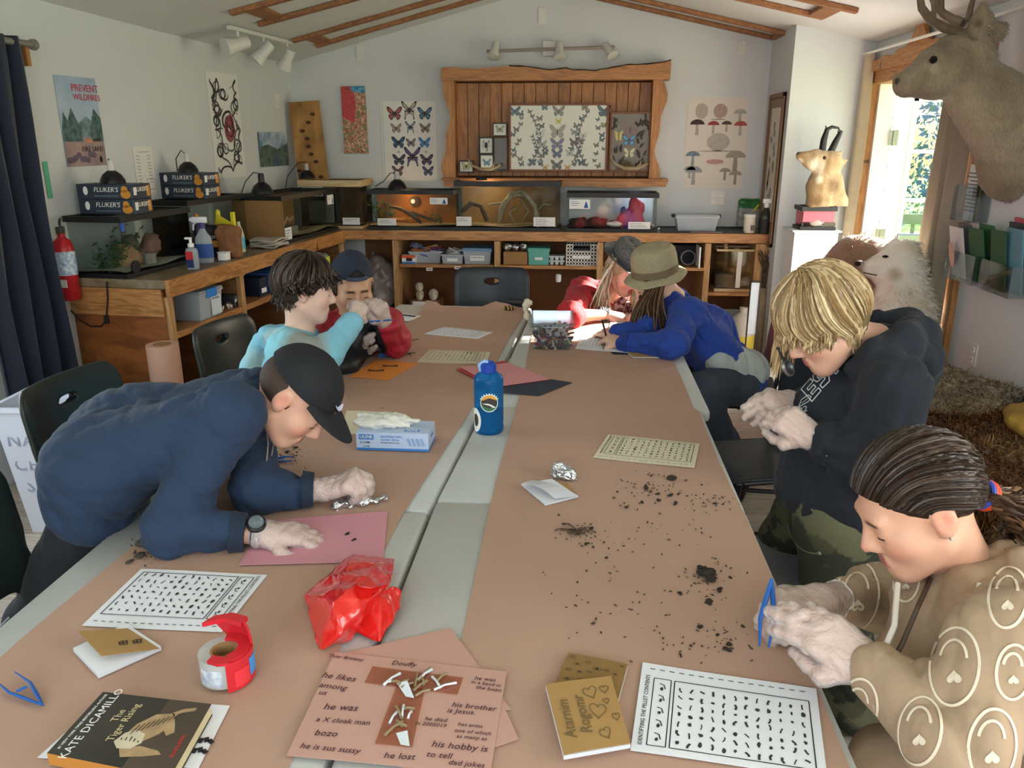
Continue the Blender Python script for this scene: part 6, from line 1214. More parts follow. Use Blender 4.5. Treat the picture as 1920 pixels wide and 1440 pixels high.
q=MB(); q.lo((w/2-.075,.016,h),(w/2-.03,.03,h+.0006)); q.obj('blue_logo_panel',M_gblue,t); text('ULINE',.012,M_ltr,t,(w/2-.052,.023,h+.0008),(0,0,0)); text('GLOVES',.01,M_gblue,t,(w/2+.0008,d*.5,h*.6),(R(90),0,R(90)))
q=MB(); q.lathe([(0,0),(.045,0),(.045,.0006),(0,.0006)],(-.02,d*.58,h),20,sx=1.3,sy=.42); q.obj('opening',M_black,t)
q=MB()
for i in range(4): 
    x=.05+i*.013
    q.box((x,-.0006,h*.5),(.004,.0004,.012),rot=(0,R(-20),0))
q.obj('printed_hand',mat('print_pale_blue','#8aa3c8',.6),t)['kind']='stuff'
# loose gloves poking out of the box
M_vinyl=mat('vinyl_glove_loose','#d5d2c8',.3,spec=.6)
gl=thing('loose_gloves','crumpled white vinyl gloves on top of the glove box','gloves',t.matrix_basis@Vector((-.03,d*.55,h)),t.rotation_euler.z)
s_=SDF(); rg=random.Random(3)
s_.ell((-.03,0,.014),(.07,.04,.016)); s_.ell((.03,.01,.012),(.05,.03,.014))
for i in range(7): x=rg.uniform(-.1,.06); s_.cone((x*.5,rg.uniform(-.02,.02),.014),(x+rg.uniform(-.03,.05),rg.uniform(-.05,.05),.008+rg.uniform(0,.02)),.011,.007,k=.012)
s_.obj('glove_pile',M_vinyl,gl,vox=.0035,loc=(0,0,0),disp=fbm(.004,120,4),smooth=0)
# blue water bottle
p=P(917,808,z=TZ); zt_=P(917,675,Y=p.y).z-TZ; rr=(P(946,770,Y=p.y).x-P(890,770,Y=p.y).x)/2*.98; k=zt_
M_bb=mat('blue_bottle','#2a86cc',.1,trans=.75,ior=1.2,spec=.6); M_bcap=mat('blue_cap','#173f9c',.4)
t=thing('water_bottle','translucent blue water bottle with a round mountain sticker','bottle',p,R(8)); q=MB(); q.lathe([(0,0),(rr*.9,0),(rr,.008),(rr,.10*k),(rr*.97,.13*k),(rr,.16*k),(rr,.74*k),(rr*.93,.79*k),(rr*.6,.835*k),(rr*.5,.845*k)],n=32); q.obj('bottle_body',M_bb,t,smooth=True,ang=50)
q=MB(); q.lathe([(0,.004),(rr*.93,.006),(rr*.93,.3*k),(0,.3*k)],n=28); q.obj('water',mat('bottle_water','#2f8fb8',.05,trans=.85,ior=1.33),t,smooth=True,ang=40)
q=MB(); q.lathe([(rr*.52,.83*k),(rr*.52,.95*k),(rr*.42,.965*k),(0,.965*k)],n=24); cp=q.obj('cap',M_bcap,t,smooth=True,ang=40); q=MB(); q.tube([(-rr*.5,0,.85*k),(-rr*.62,0,.93*k),(-rr*.3,0,.985*k),(.0,0,.97*k)],.006,8); q.obj('carry_loop',mat('cap_pale','#8fb3e0',.4),cp,smooth=True); q=MB(); q.lathe([(.008,.96*k),(.008,.99*k),(0,.99*k)],(rr*.1,0,0),10); q.obj('spout',M_bcap,cp)
def decal(nm,cz,ra,a0,m,off,fn=None,ang0=-90):
    q=MB(); n=24
    def pt(x,z): th=R(ang0)+x/rr; return Vector(((rr+off)*math.cos(th),(rr+off)*math.sin(th),cz+z))
    poly=fn or [(ra*math.cos(i*6.283/n),ra*math.sin(i*6.283/n)) for i in range(n)]; cxx=sum(x for x,_ in poly)/len(poly); czz=sum(z for _,z in poly)/len(poly)
    N=len(poly); q.add([pt(cxx,czz)]+[pt(cxx+(x-cxx)*.5,czz+(z-czz)*.5) for x,z in poly]+[pt(x,z) for x,z in poly],[(0,1+i,1+(i+1)%N) for i in range(N)]+[(1+i,1+N+i,1+N+(i+1)%N,1+(i+1)%N) for i in range(N)]); return q.obj(nm,m,t)
cz=.46*k; ra=rr*.62
M_stk=mat('sticker_white','#e4e2da',.5)
decal('sticker',cz,ra,0,M_stk,.0006); decal('sticker_dark',cz,ra*.9,0,mat('sticker_dark','#3a3530',.5),.001)
decal('sticker_sun',cz,0,0,mat('sticker_orange','#d98a2c',.5,col2='#e8b34a',vscale=60),.0014,[(ra*.88*math.cos(R(a)),ra*.88*math.sin(R(a))) for a in range(20,165,12)]); decal('sticker_green',cz,0,0,mat('sticker_green','#2f6a4c',.5),.0014,[(ra*.86*math.cos(R(a)),ra*.86*math.sin(R(a))) for a in range(195,350,12)]); decal('sticker_snow',cz,0,0,M_stk,.0018,[(-ra*.8,-.05*ra),(-.1*ra,-.02*ra),(.3*ra,-.2*ra),(.7*ra,-.5*ra),(.4*ra,-.5*ra),(.1*ra,-.22*ra),(-.3*ra,-.15*ra)])
for i in range(9):
    a=R(25+i*16); decal('sticker_ray',cz,0,0,M_stk,.0012,[(ra*.92*math.cos(a-.07),ra*.92*math.sin(a-.07)),(ra*.92*math.cos(a+.07),ra*.92*math.sin(a+.07)),(ra*1.13*math.cos(a+.05),ra*1.13*math.sin(a+.05)),(ra*1.13*math.cos(a-.05),ra*1.13*math.sin(a-.05))])
decal('side_sticker',.2*k,rr*.5,0,M_stk,.0006,[(rr*.5*math.cos(i*.26),rr*.85*math.sin(i*.26)) for i in range(24)],ang0=-152); decal('side_sticker_print',.2*k,rr*.3,0,mat('sticker_dark','#3a3530',.5),.0012,[(rr*.25*math.cos(i*.26),rr*.45*math.sin(i*.26)) for i in range(24)],ang0=-150)
# marker bin
a,b=P(1000,659,z=TZ),P(1066,663,z=TZ); zt_=P(996,608,Y=a.y).z-TZ; w=P(1076,600,Y=a.y).x-P(994,600,Y=a.y).x; w*=.98
t=bin_('marker_bin','clear plastic bin of crayons and markers on the right table',((a.x+b.x)/2,a.y+.13,ZP),R(3),w,.27,zt_*1.0,glass('bin_clear','#eef2f5',.12,.12),lab=False,cat='bin',taper=.82); rg=random.Random(17)
cc=['#c9c2c4','#3a2f4a','#a83a4a','#4a6a8a','#2a2a30','#d8d2cc','#6a3a5a','#b87a4a','#4a7a5a']; mk=None
for i in range(110):
    if mk is None: q=MB(); q.cyl((0,0,-.036),(0,0,.036),.0042,n=6); mk={}
    c_=cc[rg.randrange(9)]
    if c_ not in mk: mk[c_]=q.mesh('crayon',mat('cr'+c_,c_,.5))
    yy=rg.uniform(-.098,.08); link('crayon',mk[c_],t,(rg.uniform(-w*.33,w*.33),yy if i>45 else -.096,.016+rg.uniform(0,.052)),(rg.uniform(-.5,.5) if i>45 else rg.uniform(-.1,.1),rg.uniform(-1.6,1.6),rg.uniform(-.4,.4)))
q=MB(); q.lo((-.05,.06,zt_*.45),(.05,.075,zt_*.62)); q.obj('eraser_pack',M_sheet,t); q=MB(); q.tube([(-.045,-.1325,zt_*.93),(-.04,-.136,zt_*.86),(.04,-.136,zt_*.86),(.045,-.1325,zt_*.93)],.002,6); q.obj('moulded_handle',M_frost,t)
# foil lumps
p=P(1052,897,z=ZP); t=thing('foil_lump','crumpled ball of silver foil beside the folded white booklet','foil',p); s_=SDF(); s_.ell((0,0,.016),(.023,.02,.018)); s_.ell((-.003,.004,.034),(.011,.011,.012)); s_.ell((.03,-.002,.009),(.012,.011,.011)); s_.obj('foil',M_foil,t,vox=.0022,loc=(0,0,0),disp=fbm(.0035,210,4),smooth=0)
p=P(672,948,z=ZP); t=thing('foil_wrapper','twisted silver foil wrapper in front of the gloved hand','foil',p,R(12)); s_=SDF(); s_.cone((-.045,0,.009),(.02,0,.012),.009,.013,k=.01); s_.cone((.02,0,.011),(.045,.006,.007),.006,.005,k=.006); s_.cone((.045,.006,.008),(.062,.014,.01),.006,.008,k=.006); s_.cone((-.045,0,.006),(-.056,-.01,.004),.008,.006); s_.obj('foil',M_foil,t,vox=.0022,loc=(0,0,0),disp=fbm(.003,200,6),smooth=0)
# red plastic bag
p=P(665,1165,z=ZP); t=thing('red_plastic_bag','glossy red plastic bag lying folded over the table seam','bag',p)
def hullmesh(nm,pts,m,cuts,seed,amp,parent):
    bm=bmesh.new()
    for px,py,z in pts: bm.verts.new(P(px,py,z=z)-parent.location)
    r=bmesh.ops.convex_hull(bm,input=bm.verts[:]); bmesh.ops.delete(bm,geom=[g for g in r['geom_unused'] if isinstance(g,bmesh.types.BMVert)],context='VERTS')
    bmesh.ops.triangulate(bm,faces=bm.faces[:]); bmesh.ops.bevel(bm,geom=bm.edges[:],offset=.004,segments=2,affect='EDGES',profile=.6)
    bmesh.ops.triangulate(bm,faces=bm.faces[:])
    for _ in range(3):
        ed=[e for e in bm.edges if e.calc_length()>.011]; bmesh.ops.subdivide_edges(bm,edges=ed,cuts=1,use_grid_fill=True); bmesh.ops.triangulate(bm,faces=bm.faces[:])
    V=np.array([v.co for v in bm.verts]); bm.normal_update(); n1=fold_noise(amp,45,seed); n2=fold_noise(amp*.6,110,seed+3)
    d=np.abs(n1(V))*-1.4+n2(V)
    for v,e in zip(bm.verts,d):
        v.co+=v.normal*float(e); v.co.z=max(v.co.z,.0)
    me=bpy.data.meshes.new(nm); bm.to_mesh(me); bm.free(); me.materials.append(m); me.polygons.foreach_set('use_smooth',[True]*len(me.polygons)); return link(nm,me,parent)
M_film=mat('red_film','#d3211b',.16,spec=.7,coat=.5,bump=.35,bscale=38,bdist=.008)
z0=ZP
hullmesh('bag_film',[(568,1113,.765),(595,1224,z0),(600,1215,.752),(640,1190,.79),(655,1205,z0),(690,1165,z0),(700,1120,.815),(735,1090,.80),(742,1045,.765),(735,1060,z0),(660,1037,.765),(650,1055,.80),(610,1085,.79),(580,1130,z0),(625,1125,.835),(680,1085,.835),(690,1050,.80)],M_film,3,5,.004,t)
hullmesh('bag_flap',[(700,1110,.80),(740,1095,.785),(757,1110,.765),(752,1140,.757),(712,1211,z0),(690,1180,z0),(665,1188,z0),(715,1140,.785)],M_film,3,8,.003,t)
hullmesh('bag_fold',[(655,1075,.80),(700,1060,.82),(742,1052,.775),(735,1095,.80),(700,1105,.835),(670,1100,.84)],M_film,3,11,.003,t)
# ------------------------------------------------------------------ tweezers
M_twz=mat('tweezer_blue','#1f5fae',.4)
def tweezers(label,a,b,c,m=M_twz):
    a,b,c=Vector(a),Vector(b),Vector(c); t=thing('tweezers',label,'tweezers',a); z=Vector((0,0,0))
    for e in(b,c):
        q=MB(); mid=(e-a)*.5+((e-(b+c)/2).normalized()*.006); q.tube([z,mid*.6,mid*1.2,e-a],[.003,.0055,.0045,.0018],6,flat=.5); q.obj('arm',m,t,smooth=True)
    q=MB(); q.tube([(b-a)*.55,(c-a)*.55],.0022,6); q.obj('stop_pin',m,t); return t
tweezers('blue plastic tweezers lying open at the left table edge',P(80,1322,z=ZP+.003),P(-8,1276,z=ZP+.01),P(28,1260,z=ZP+.012))
tweezers('blue plastic tweezers lying behind the boy in the black cap',P(505,863,z=ZP+.003),P(550,864,z=ZP+.004),P(552,856,z=ZP+.006))
t=thing('blue_clip','small blue folded plastic clip near the brown bones','clip',P(722,668,z=ZP)); q=MB(); q.prism([(-.03,0),(.0,.035),(.034,.003)],-.012,.012,(0,0,0),M=FX); q.obj('clip_body',M_twz,t); q=MB(); q.prism([(-.012,.0),(.0,.018),(.02,.0)],-.013,.013,(0,0,0),M=FX); q.obj('clip_fold_shade',mat('clip_shadow','#163f78',.6),t)  # darker blue wedge paints the shade inside the folded clip
# striped bundles
def striped(label,p,rz,s=1.):
    t=thing('striped_bundle',label,'bundle',p,rz); s_=SDF(); s_.ell((0,0,.011*s),(.028*s,.017*s,.011*s)); stripe=lambda V,C:C.__setitem__((np.sin(V[:,0]*420/s+V[:,1]*160/s)>.25,slice(0,3)),lin('#b59a4a'))
    s_.obj('bundle',mat('striped_thread','#ffffff',.6,vcol=True),t,vox=.0025,loc=(0,0,0),paint=[stripe],base='#1c1712',disp=fold_noise(.002,300,2))
striped('small black and yellow striped bundle near the resting elbow',P(464,950,z=ZP),R(10))
striped('small brown striped bundle at the far end of the left paper',P(955,582,z=ZP),R(5),1.2)
t=thing('camera_pouch','small black pouch behind the striped bundle at the far table end','pouch',P(968,572,z=ZP)); q=MB(); q.lo((-.05,-.02,0),(.05,.02,.035),bev=.008); q.obj('pouch_body',M_black,t); q=MB(); q.lo((-.05,-.0205,.02),(.05,-.0195,.022)); q.obj('zip',M_steel,t)
t=thing('paper_doll','crumpled pale paper twist at the table seam beside the far chair','paper',P(987,596,z=TZ)); s_=SDF(); s_.cone((0,0,.0),(0,.0,.06),.012,.016,k=.02); s_.ball((.005,0,.085),.02); s_.obj('twist',M_yel,t,vox=.004,loc=(0,0,0),disp=fbm(.006,90,3),smooth=0)
# ------------------------------------------------------------------ owl pellet fragments
M_pel=mat('pellet_fur','#4b4034',.95,var=.45,vscale=120,bump=.8,bscale=400); M_pelg=mat('pellet_grey','#6f6558',.95,var=.45,vscale=120,bump=.8,bscale=400); M_bonebr=mat('bone_brown','#5a4330',.8,var=.3,vscale=80)
_cl=[]
for k in range(5):
    s_=SDF(); rg=random.Random(k)
    for i in range(5): s_.ell((rg.uniform(-.4,.4),rg.uniform(-.3,.3),.25+rg.uniform(-.1,.25)),(rg.uniform(.25,.5),rg.uniform(.2,.4),rg.uniform(.18,.3)),k=.1)
    _cl.append(s_.mesh('fragment',M_pel,.085,disp=fbm(.09,9,k),smooth=0))
_cg=[]
for m in _cl: m2=m.copy(); m2.materials[0]=M_pelg; _cg.append(m2)
_sm=[]
for k in range(4):
    bm=bmesh.new(); bmesh.ops.create_icosphere(bm,subdivisions=1,radius=.6); rg=random.Random(k+5)
    for v in bm.verts: v.co*=rg.uniform(.6,1.2)
    bmesh.ops.translate(bm,verts=bm.verts,vec=(0,0,.35)); m=bpy.data.meshes.new('fragment'); bm.to_mesh(m); bm.free(); m.materials.append(M_pel if k%2 else M_bonebr); _sm.append(m)
rg=random.Random(44)
CR=lambda x,y:(940+x*.29167,760+y*.29167)
big=[(1100,480,46),(930,535,32),(1010,575,22),(1090,585,28),(1115,635,24),(1010,615,22),(905,628,20),(1140,575,16),(960,560,16),(1372,635,18),(1300,575,14),(1287,515,12),(1185,485,14),(1325,1100,80),(1290,1060,40),(1345,1130,60),(1400,1195,36),(1335,1270,38),(1145,1215,24),(470,815,34),(440,810,26),(500,825,28),(545,895,20),(580,795,22),(590,915,16),(805,660,18),(790,632,14),(745,560,14),(725,598,13),(940,755,12),(970,763,12),(675,983,18),(370,708,14),(1460,655+890,28),(1450,690+890,34),(1390,590+890,20),(1275,540+890,28),(1550,535+890,20),(1140,1105,14),(1150,722+890,20),(1445,1035,12),(1475,1050,12),(1470,1110,18),(1580,1080,11),(1395,1010,10),(1425,640,12),(1360,600,12),(1145,903,11),(820,860,10),(660,885,13),(750,935,14),(690,923,12),(350,805,10),(490,1140,12),(270,1077,11),(610,1375,14),(595,1400,14),(640,1465,14),(1080,1350,12),(1030,1272,9),(1040,1500,12),(1040,1530,10),(1040,1572,14),(1215,1550,14),(1290,1550,12),(1345,850,9),(1250,800,11),(1285,793,11),(1300,630,11)]
pls=[]
for i,(x,y,s) in enumerate(big):
    px,py=CR(x,y); p=P(px,py,z=ZP-.001); depth=(p-Vector((0,0,HC))).length; sz=s*.29167*depth/FPX*1.15; zone='beside the yellowed bone sheet' if y<720 else 'near the folded white booklet' if x<780 else 'near the tweezers and the white bone sheet'
    lab=('large dark clump of owl pellet ' if s>=40 else 'dark owl pellet fragment ' if s>=20 else 'small brown owl pellet crumb ')+zone
    me=(_cl[i%5] if (s>=18) else _sm[i%4]); o=link('pellet_fragment',me,None,p,(0,0,rg.uniform(0,6)),(sz,sz*rg.uniform(.7,1),sz*.9)); props(o,lab,'pellet fragment','owl pellet fragments '+zone)
for i,(px,py,s) in enumerate([(268,1020,24),(290,1035,30),(262,1045,22),(305,1042,20),(245,1055,14),(318,1048,14),(538,848,10),(556,840,9),(652,1002,10),(663,1013,9),(700,668,6),(748,637,14),(728,641,12),(765,634,10),(735,632,9),(757,663,10),(748,665,8),(768,664,8)]):
    p=P(px,py,z=ZP-.001); sz=s*(p-Vector((0,0,HC))).length/FPX*.85; zone='at the resting elbow of the boy in the black cap' if px<330 else 'on the pink card' if 640<px<670 and py>990 else 'behind the boy in the black cap' if py>800 else 'near the orange card'
    o=link('pellet_fragment',(_cg if px<330 else _cl)[i%5],None,p,(0,0,rg.uniform(0,6)),(sz,sz*.8,sz*.6)); props(o,('grey' if px<330 else 'brown')+' owl pellet fragment lying '+zone,'pellet fragment','owl pellet fragments '+zone)
def crumbs(label,n,gen,sz):
    q=MB(); 
    for i in range(n):
        px,py=gen(); p=P(px,py,z=ZP-.0006); r_=sz*rg.uniform(.4,1.2); a=rg.uniform(0,6); vs=[p+Vector((r_*math.cos(a+k*1.57)*(1.6 if k%2 else .7),r_*math.sin(a+k*1.57)*(1.6 if k%2 else .7),0)) for k in range(4)]+[p+Vector((0,0,r_*.9))]; q.add(vs,[(0,1,4),(1,2,4),(2,3,4),(3,0,4)])
    o=q.obj('pellet_crumbs',M_pel,label=label,cat='crumbs',kind='stuff')
cl=[(1220,910,60,26),(1325,1090,50,50),(1085,1000,45,28),(1340,1200,70,40),(1200,1000,140,120),(1140,1150,120,110),(1330,940,50,20)]
def g1(): c_=rg.choice(cl); return rg.gauss(c_[0],c_[2]*.5),rg.gauss(c_[1],c_[3]*.5)
crumbs('fine dark owl pellet crumbs scattered over the right kraft paper',330,g1,.0028)
cl2=[(280,1035,45,22),(540,850,30,20),(745,640,30,8),(755,664,20,6),(690,690,40,12),(700,780,90,80)]
def g2(): c_=rg.choice(cl2[:4] if rg.random()<.85 else cl2); return rg.gauss(c_[0],c_[2]*.5),rg.gauss(c_[1],c_[3]*.5)
crumbs('fine grey owl pellet crumbs scattered over the left kraft paper',170,g2,.003)
# thin bones in the far piles
for i in range(26):
    c_=(745,637,26,6) if i<15 else (756,662,18,5); px,py=rg.gauss(c_[0],c_[2]*.5),rg.gauss(c_[1],c_[3]*.5); p=P(px,py,z=ZP+.002); a=rg.uniform(0,6); L=rg.uniform(.008,.022); q=MB(); q.tube([(-L,0,0),(0,.003,.003),(L,0,0)],[.0024,.0016,.0024],5); o=q.obj('thin_bone',M_bonebr,None,p,(0,0,a)); props(o,'thin brown rodent bone in the pile %s'%('by the red sleeve' if i<15 else 'beside the blue clip'),'bone','rodent bones %s'%('by the red sleeve' if i<15 else 'beside the blue clip'))
for i in range(14):
    px,py=rg.gauss(1080,14),rg.gauss(996,5); p=P(px,py,z=ZP+.002); L=rg.uniform(.008,.018); q=MB(); q.tube([(-L,0,0),(0,.002,.003),(L,0,0)],[.002,.0014,.002],5); o=q.obj('thin_bone',M_bonebr,None,p,(0,0,rg.uniform(-.6,.6))); props(o,'thin brown rodent bone in the pile in front of the folded white booklet','bone','rodent bones in front of the folded booklet')
# ================================================================== CHAIRS
M_shell=mat('dark_green_shell','#1d2624',.38,var=.15,vscale=4); M_shellb=mat('black_shell','#1b2027',.4)
M_legs=mat('black_steel','#1a191a',.35,.6)
def chair_meshes():
    s=SDF(); s.box((0,0,.0),(.175,.006,.105),rnd=.035,k=.01); s.box((0,0,.07),(.165,.006,.07),rnd=.03,k=.05); s.ell((0,0,.092),(.062,.06,.022),k=.006,op='s'); s.cone((-.19,0,-.09),(-.175,-.0,-.28),.018,.022,k=.03); s.cone((.19,0,-.09),(.175,0,-.28),.018,.022,k=.03)
    b=s.mesh('backrest',M_shell,.009)
    n=len(b.vertices); co=np.empty(n*3,np.float32); b.vertices.foreach_get('co',co); co=co.reshape(-1,3); y=co[:,1].copy()
    co[:,1]=y*.35+.21-1.0*co[:,0]**2+.1*np.clip(-co[:,2]-.1,0,1)*-.6+.14*co[:,2]; co[:,2]+=.68; b.vertices.foreach_set('co',co.ravel()); b.update()
    s=SDF(); s.box((0,0,.0),(.17,.165,.004),rnd=.03,k=.01); st=s.mesh('seat',M_shell,.008); n=len(st.vertices); co=np.empty(n*3,np.float32); st.vertices.foreach_get('co',co); co=co.reshape(-1,3)
    co[:,2]=co[:,2]*.3+.43+.35*co[:,0]**2+.6*np.clip(co[:,1]-.1,0,1)**1.3-1.6*np.clip(-co[:,1]-.12,0,1)**2; st.vertices.foreach_set('co',co.ravel()); st.update()
    L=[]
    for sx in(-1,1):
        q=MB(); q.tube([(sx*.16,-.13,.42),(sx*.19,-.2,.02)],.011,8); L.append(('leg',q.mesh('leg',M_legs,True)))
        q=MB(); q.tube([(sx*.16,.14,.43),(sx*.19,.24,.02)],.011,8); L.append(('leg',q.mesh('leg',M_legs,True)))
        q=MB(); q.tube([(sx*.19,-.2,.02),(sx*.192,-.19,.012),(sx*.192,.22,.012),(sx*.19,.24,.02)],.011,8); L.append(('floor_runner',q.mesh('floor_runner',M_legs,True)))
        q=MB(); q.tube([(sx*.16,-.15,.415),(sx*.16,.16,.42)],.01,8); L.append(('seat_rail',q.mesh('seat_rail',M_legs,True)))
    q=MB(); q.tube([(-.16,.0,.41),(.16,.0,.41)],.008,8); L.append(('cross_bar',q.mesh('cross_bar',M_legs,True)))
    return [('backrest',b),('seat',st)]+L
_CH=chair_meshes()
def chair(label,loc,rz,black=False,sc=1.):
    t=thing('school_chair',label,'chair',loc,rz,'dark plastic school chairs'); t.scale=(sc,sc,sc)
    for nm,me in _CH:
        if black and nm in('backrest','seat'): me=me.copy(); me.materials[0]=M_shellb
        link(nm,me,t)
chair('dark green plastic chair behind the boy leaning on the table',(-1.44,2.34,0),R(84),sc=1.04)
chair('dark green plastic chair behind the boy in the light blue hoodie',(-1.36,3.28,0),R(78))
chair('black plastic chair at the far end of the left table',(-.50,4.50,0),R(2),True,1.04)
chair('dark green plastic chair at the table edge beside the book',(-1.16,1.44,0),R(92),sc=1.06)
chair('black plastic chair behind the person with blond hair',(.71,2.92,0),R(-78),True)
chair('black plastic chair under the person in the blue sweatshirt',(.78,3.78,0),R(-95),True)
# ------------------------------------------------------------------ waste bin
bt_=(-2.16,3.02); t=thing('waste_bin','white tapered waste bin with handwriting in front of the navy curtain','bin',(bt_[0],bt_[1],0.006),R(4)); M_binw=mat('bin_white','#c9ccd8',.45)
def ringbox(w,d,z): return [(-w,-d,z),(w,-d,z),(w,d,z),(-w,d,z)]
o_=[ringbox(.145,.1,0),ringbox(.195,.14,.555),ringbox(.21,.155,.558),ringbox(.21,.155,.575),ringbox(.19,.135,.575),ringbox(.142,.097,.012)]
q=MB(); vs=[v for r_ in o_ for v in r_]; fs=[(3,2,1,0)]+[(4*i+j,4*i+(j+1)%4,4*i+4+(j+1)%4,4*i+4+j) for i in range(5) for j in range(4)]+[(20,21,22,23)]; q.add(vs,fs); q.obj('bin_body',M_binw,t)
M_wr=mat('marker_writing','#8b8fa6',.7)
for txt,z in(('NATURE',.43),('CENTER',.32),('SCRAP',.22)): text(txt,.075,M_wr,t,(.0,-.1-.04*z/.555-.002,z),(R(90-4),0,0),spacing=1.15)
# ------------------------------------------------------------------ navy curtain on the left window
def curtain(name,label,frame,s0,s1,z0,z1,nf,amp,m,loc,rz,flare=0.,seed=0,top_gather=.0):
    t=thing(name,label,'curtain',loc,rz); w=s1-s0; rg=np.random.default_rng(seed); ph=rg.uniform(0,6,5)
    def f(u,v):
        x=s0+w*u+flare*(1-v)*(u-.5)*w; a=amp*(.65+.35*(1-v)); z=z0+(z1-z0)*v
        y=a*math.sin(u*nf*6.283+ph[0]+.5*math.sin(3*v+ph[1]))+.35*a*math.sin(u*nf*12.1+ph[2]+1.2*v)
        return (x+.012*math.sin(9*v+u*7),y,z)
    q=MB(); q.grid(f,max(24,int(nf*14)),18,th=.004); q.obj('fabric',m,t,smooth=True,ang=80); return t
M_navyc=mat('navy_cloth','#1d2233',.9,var=.1,vscale=30,sheen=.2)
t=curtain('navy_curtain','dark navy curtain gathered at the left window',None,-.22,.2,-1.0,1.04,4.2,.045,M_navyc,LW(-3.245,.13,1.02),RL,.06,3)
rod0=LW(-5.3,.13,2.035); rod1=LW(-2.985,.13,2.035); t=thing('curtain_rod','pale curtain rod with wooden bracket above the left window','curtain rod',(rod0+rod1)/2); q=MB(); q.tube([rod0-t.location,rod1-t.location],.016,10); q.obj('rod',mat('rod_pewter','#8d8a80',.4,.5),t,smooth=True); q=MB(); q.lathe([(0,0),(.024,.004),(.026,.02),(.02,.03),(0,.032)],rod1-t.location,14,M=(rod1-rod0).to_track_quat('Z','Y').to_matrix()); q.obj('finial',MATS['rod_pewter'],t,smooth=True); q=MB(); pb_=LW(-3.0,.06,1.99)-t.location; q.box(pb_,(.06,.012,.05),rot=(0,0,LA)); q.obj('bracket',M_pineZ,t)
# ------------------------------------------------------------------ tan curtains and rod at the door
M_tan=mat('tan_cloth','#b3a38c',.9,var=.08,vscale=25,sheen=.2); M_tand=mat('taupe_cloth','#8f8170',.9,var=.08,vscale=25,sheen=.2)
zr=P(1622,102,X=1.93).z
t=thing('curtain_rod','thin white curtain rod above the open door','curtain rod',(1.92,5.1,zr)); q=MB(); q.tube([(0,-1.4,.0),(0,1.15,0)],.009,8); q.obj('rod',M_white,t,smooth=True)
for y in(-1.38,1.05): q=MB(); q.tube([(0,y,0),(.075,y,0)],.006,6); q.obj('bracket',M_white,t)
curtain('tan_curtain','light tan curtain hanging at the far side of the open door',None,-.2,.2,.02,zr-.005,3.4,.04,M_tan,(1.92,6.16,0),R(-90),.1,5)
curtain('taupe_curtain','taupe curtain drawn to the near side of the open door',None,-.15,.15,.02,zr-.005,2.8,.045,M_tand,(1.91,4.49,0),R(-90),.12,8)
# ------------------------------------------------------------------ pronghorn bust on a small terrarium on a pedestal
a=P(1497,432,Y=5.72); b=P(1562,432,Y=5.72); pzt=a.z; pxc=(a.x+b.x)/2; pw=(b.x-a.x)/2+.03
t=thing('pedestal','white painted pedestal in front of the wall column','pedestal',(pxc+.01,5.85,0)); q=MB(); q.lo((-pw,-.12,0),(pw,.13,pzt-.012)); q.obj('box_body',M_whitegloss,t); q=MB(); q.lo((-pw-.02,-.14,pzt-.012),(pw+.02,.15,pzt),bev=.003); q.obj('top_board',M_wall,t)
hz=P(1530,388,Y=5.74).z-pzt; t=tank('small pink terrarium with a black lid on the white pedestal',(pxc+.02,5.85,pzt),0,(b.x-a.x)*.92,.19,hz,sub=M_soil,back=mat('pink_backing','#d06a78',.7)); q=MB(); q.lo((-(b.x-a.x)*.45,-.098,hz*.35),((b.x-a.x)*.45,-.0965,hz*.9)); q.obj('pink_front',mat('pink_sheet','#cf5f70',.5),t); rock(t,(-.0,-.085,.05),(.06,.012,.03),mat('pale_rock','#b9a8a0',.8),71); rock(t,(.07,-.085,.04),(.05,.012,.03),M_branchd,72)
def vfur(c1,c2,f=30,seed=1):
    n=fbm(1.,f,seed); a=np.array(lin(c1)); b=np.array(lin(c2))
    def g(V,C): w=np.clip(.5+.5*n(V),0,1)[:,None]; C[:,:3]=a*(1-w)+b*w
    return g
M_pelt=mat('short_fur','#ffffff',.9,vcol=True,bump=.7,bscale=220,stretch=(1,1,.35),bdist=.006,sheen=.15,var=.25,vscale=120)
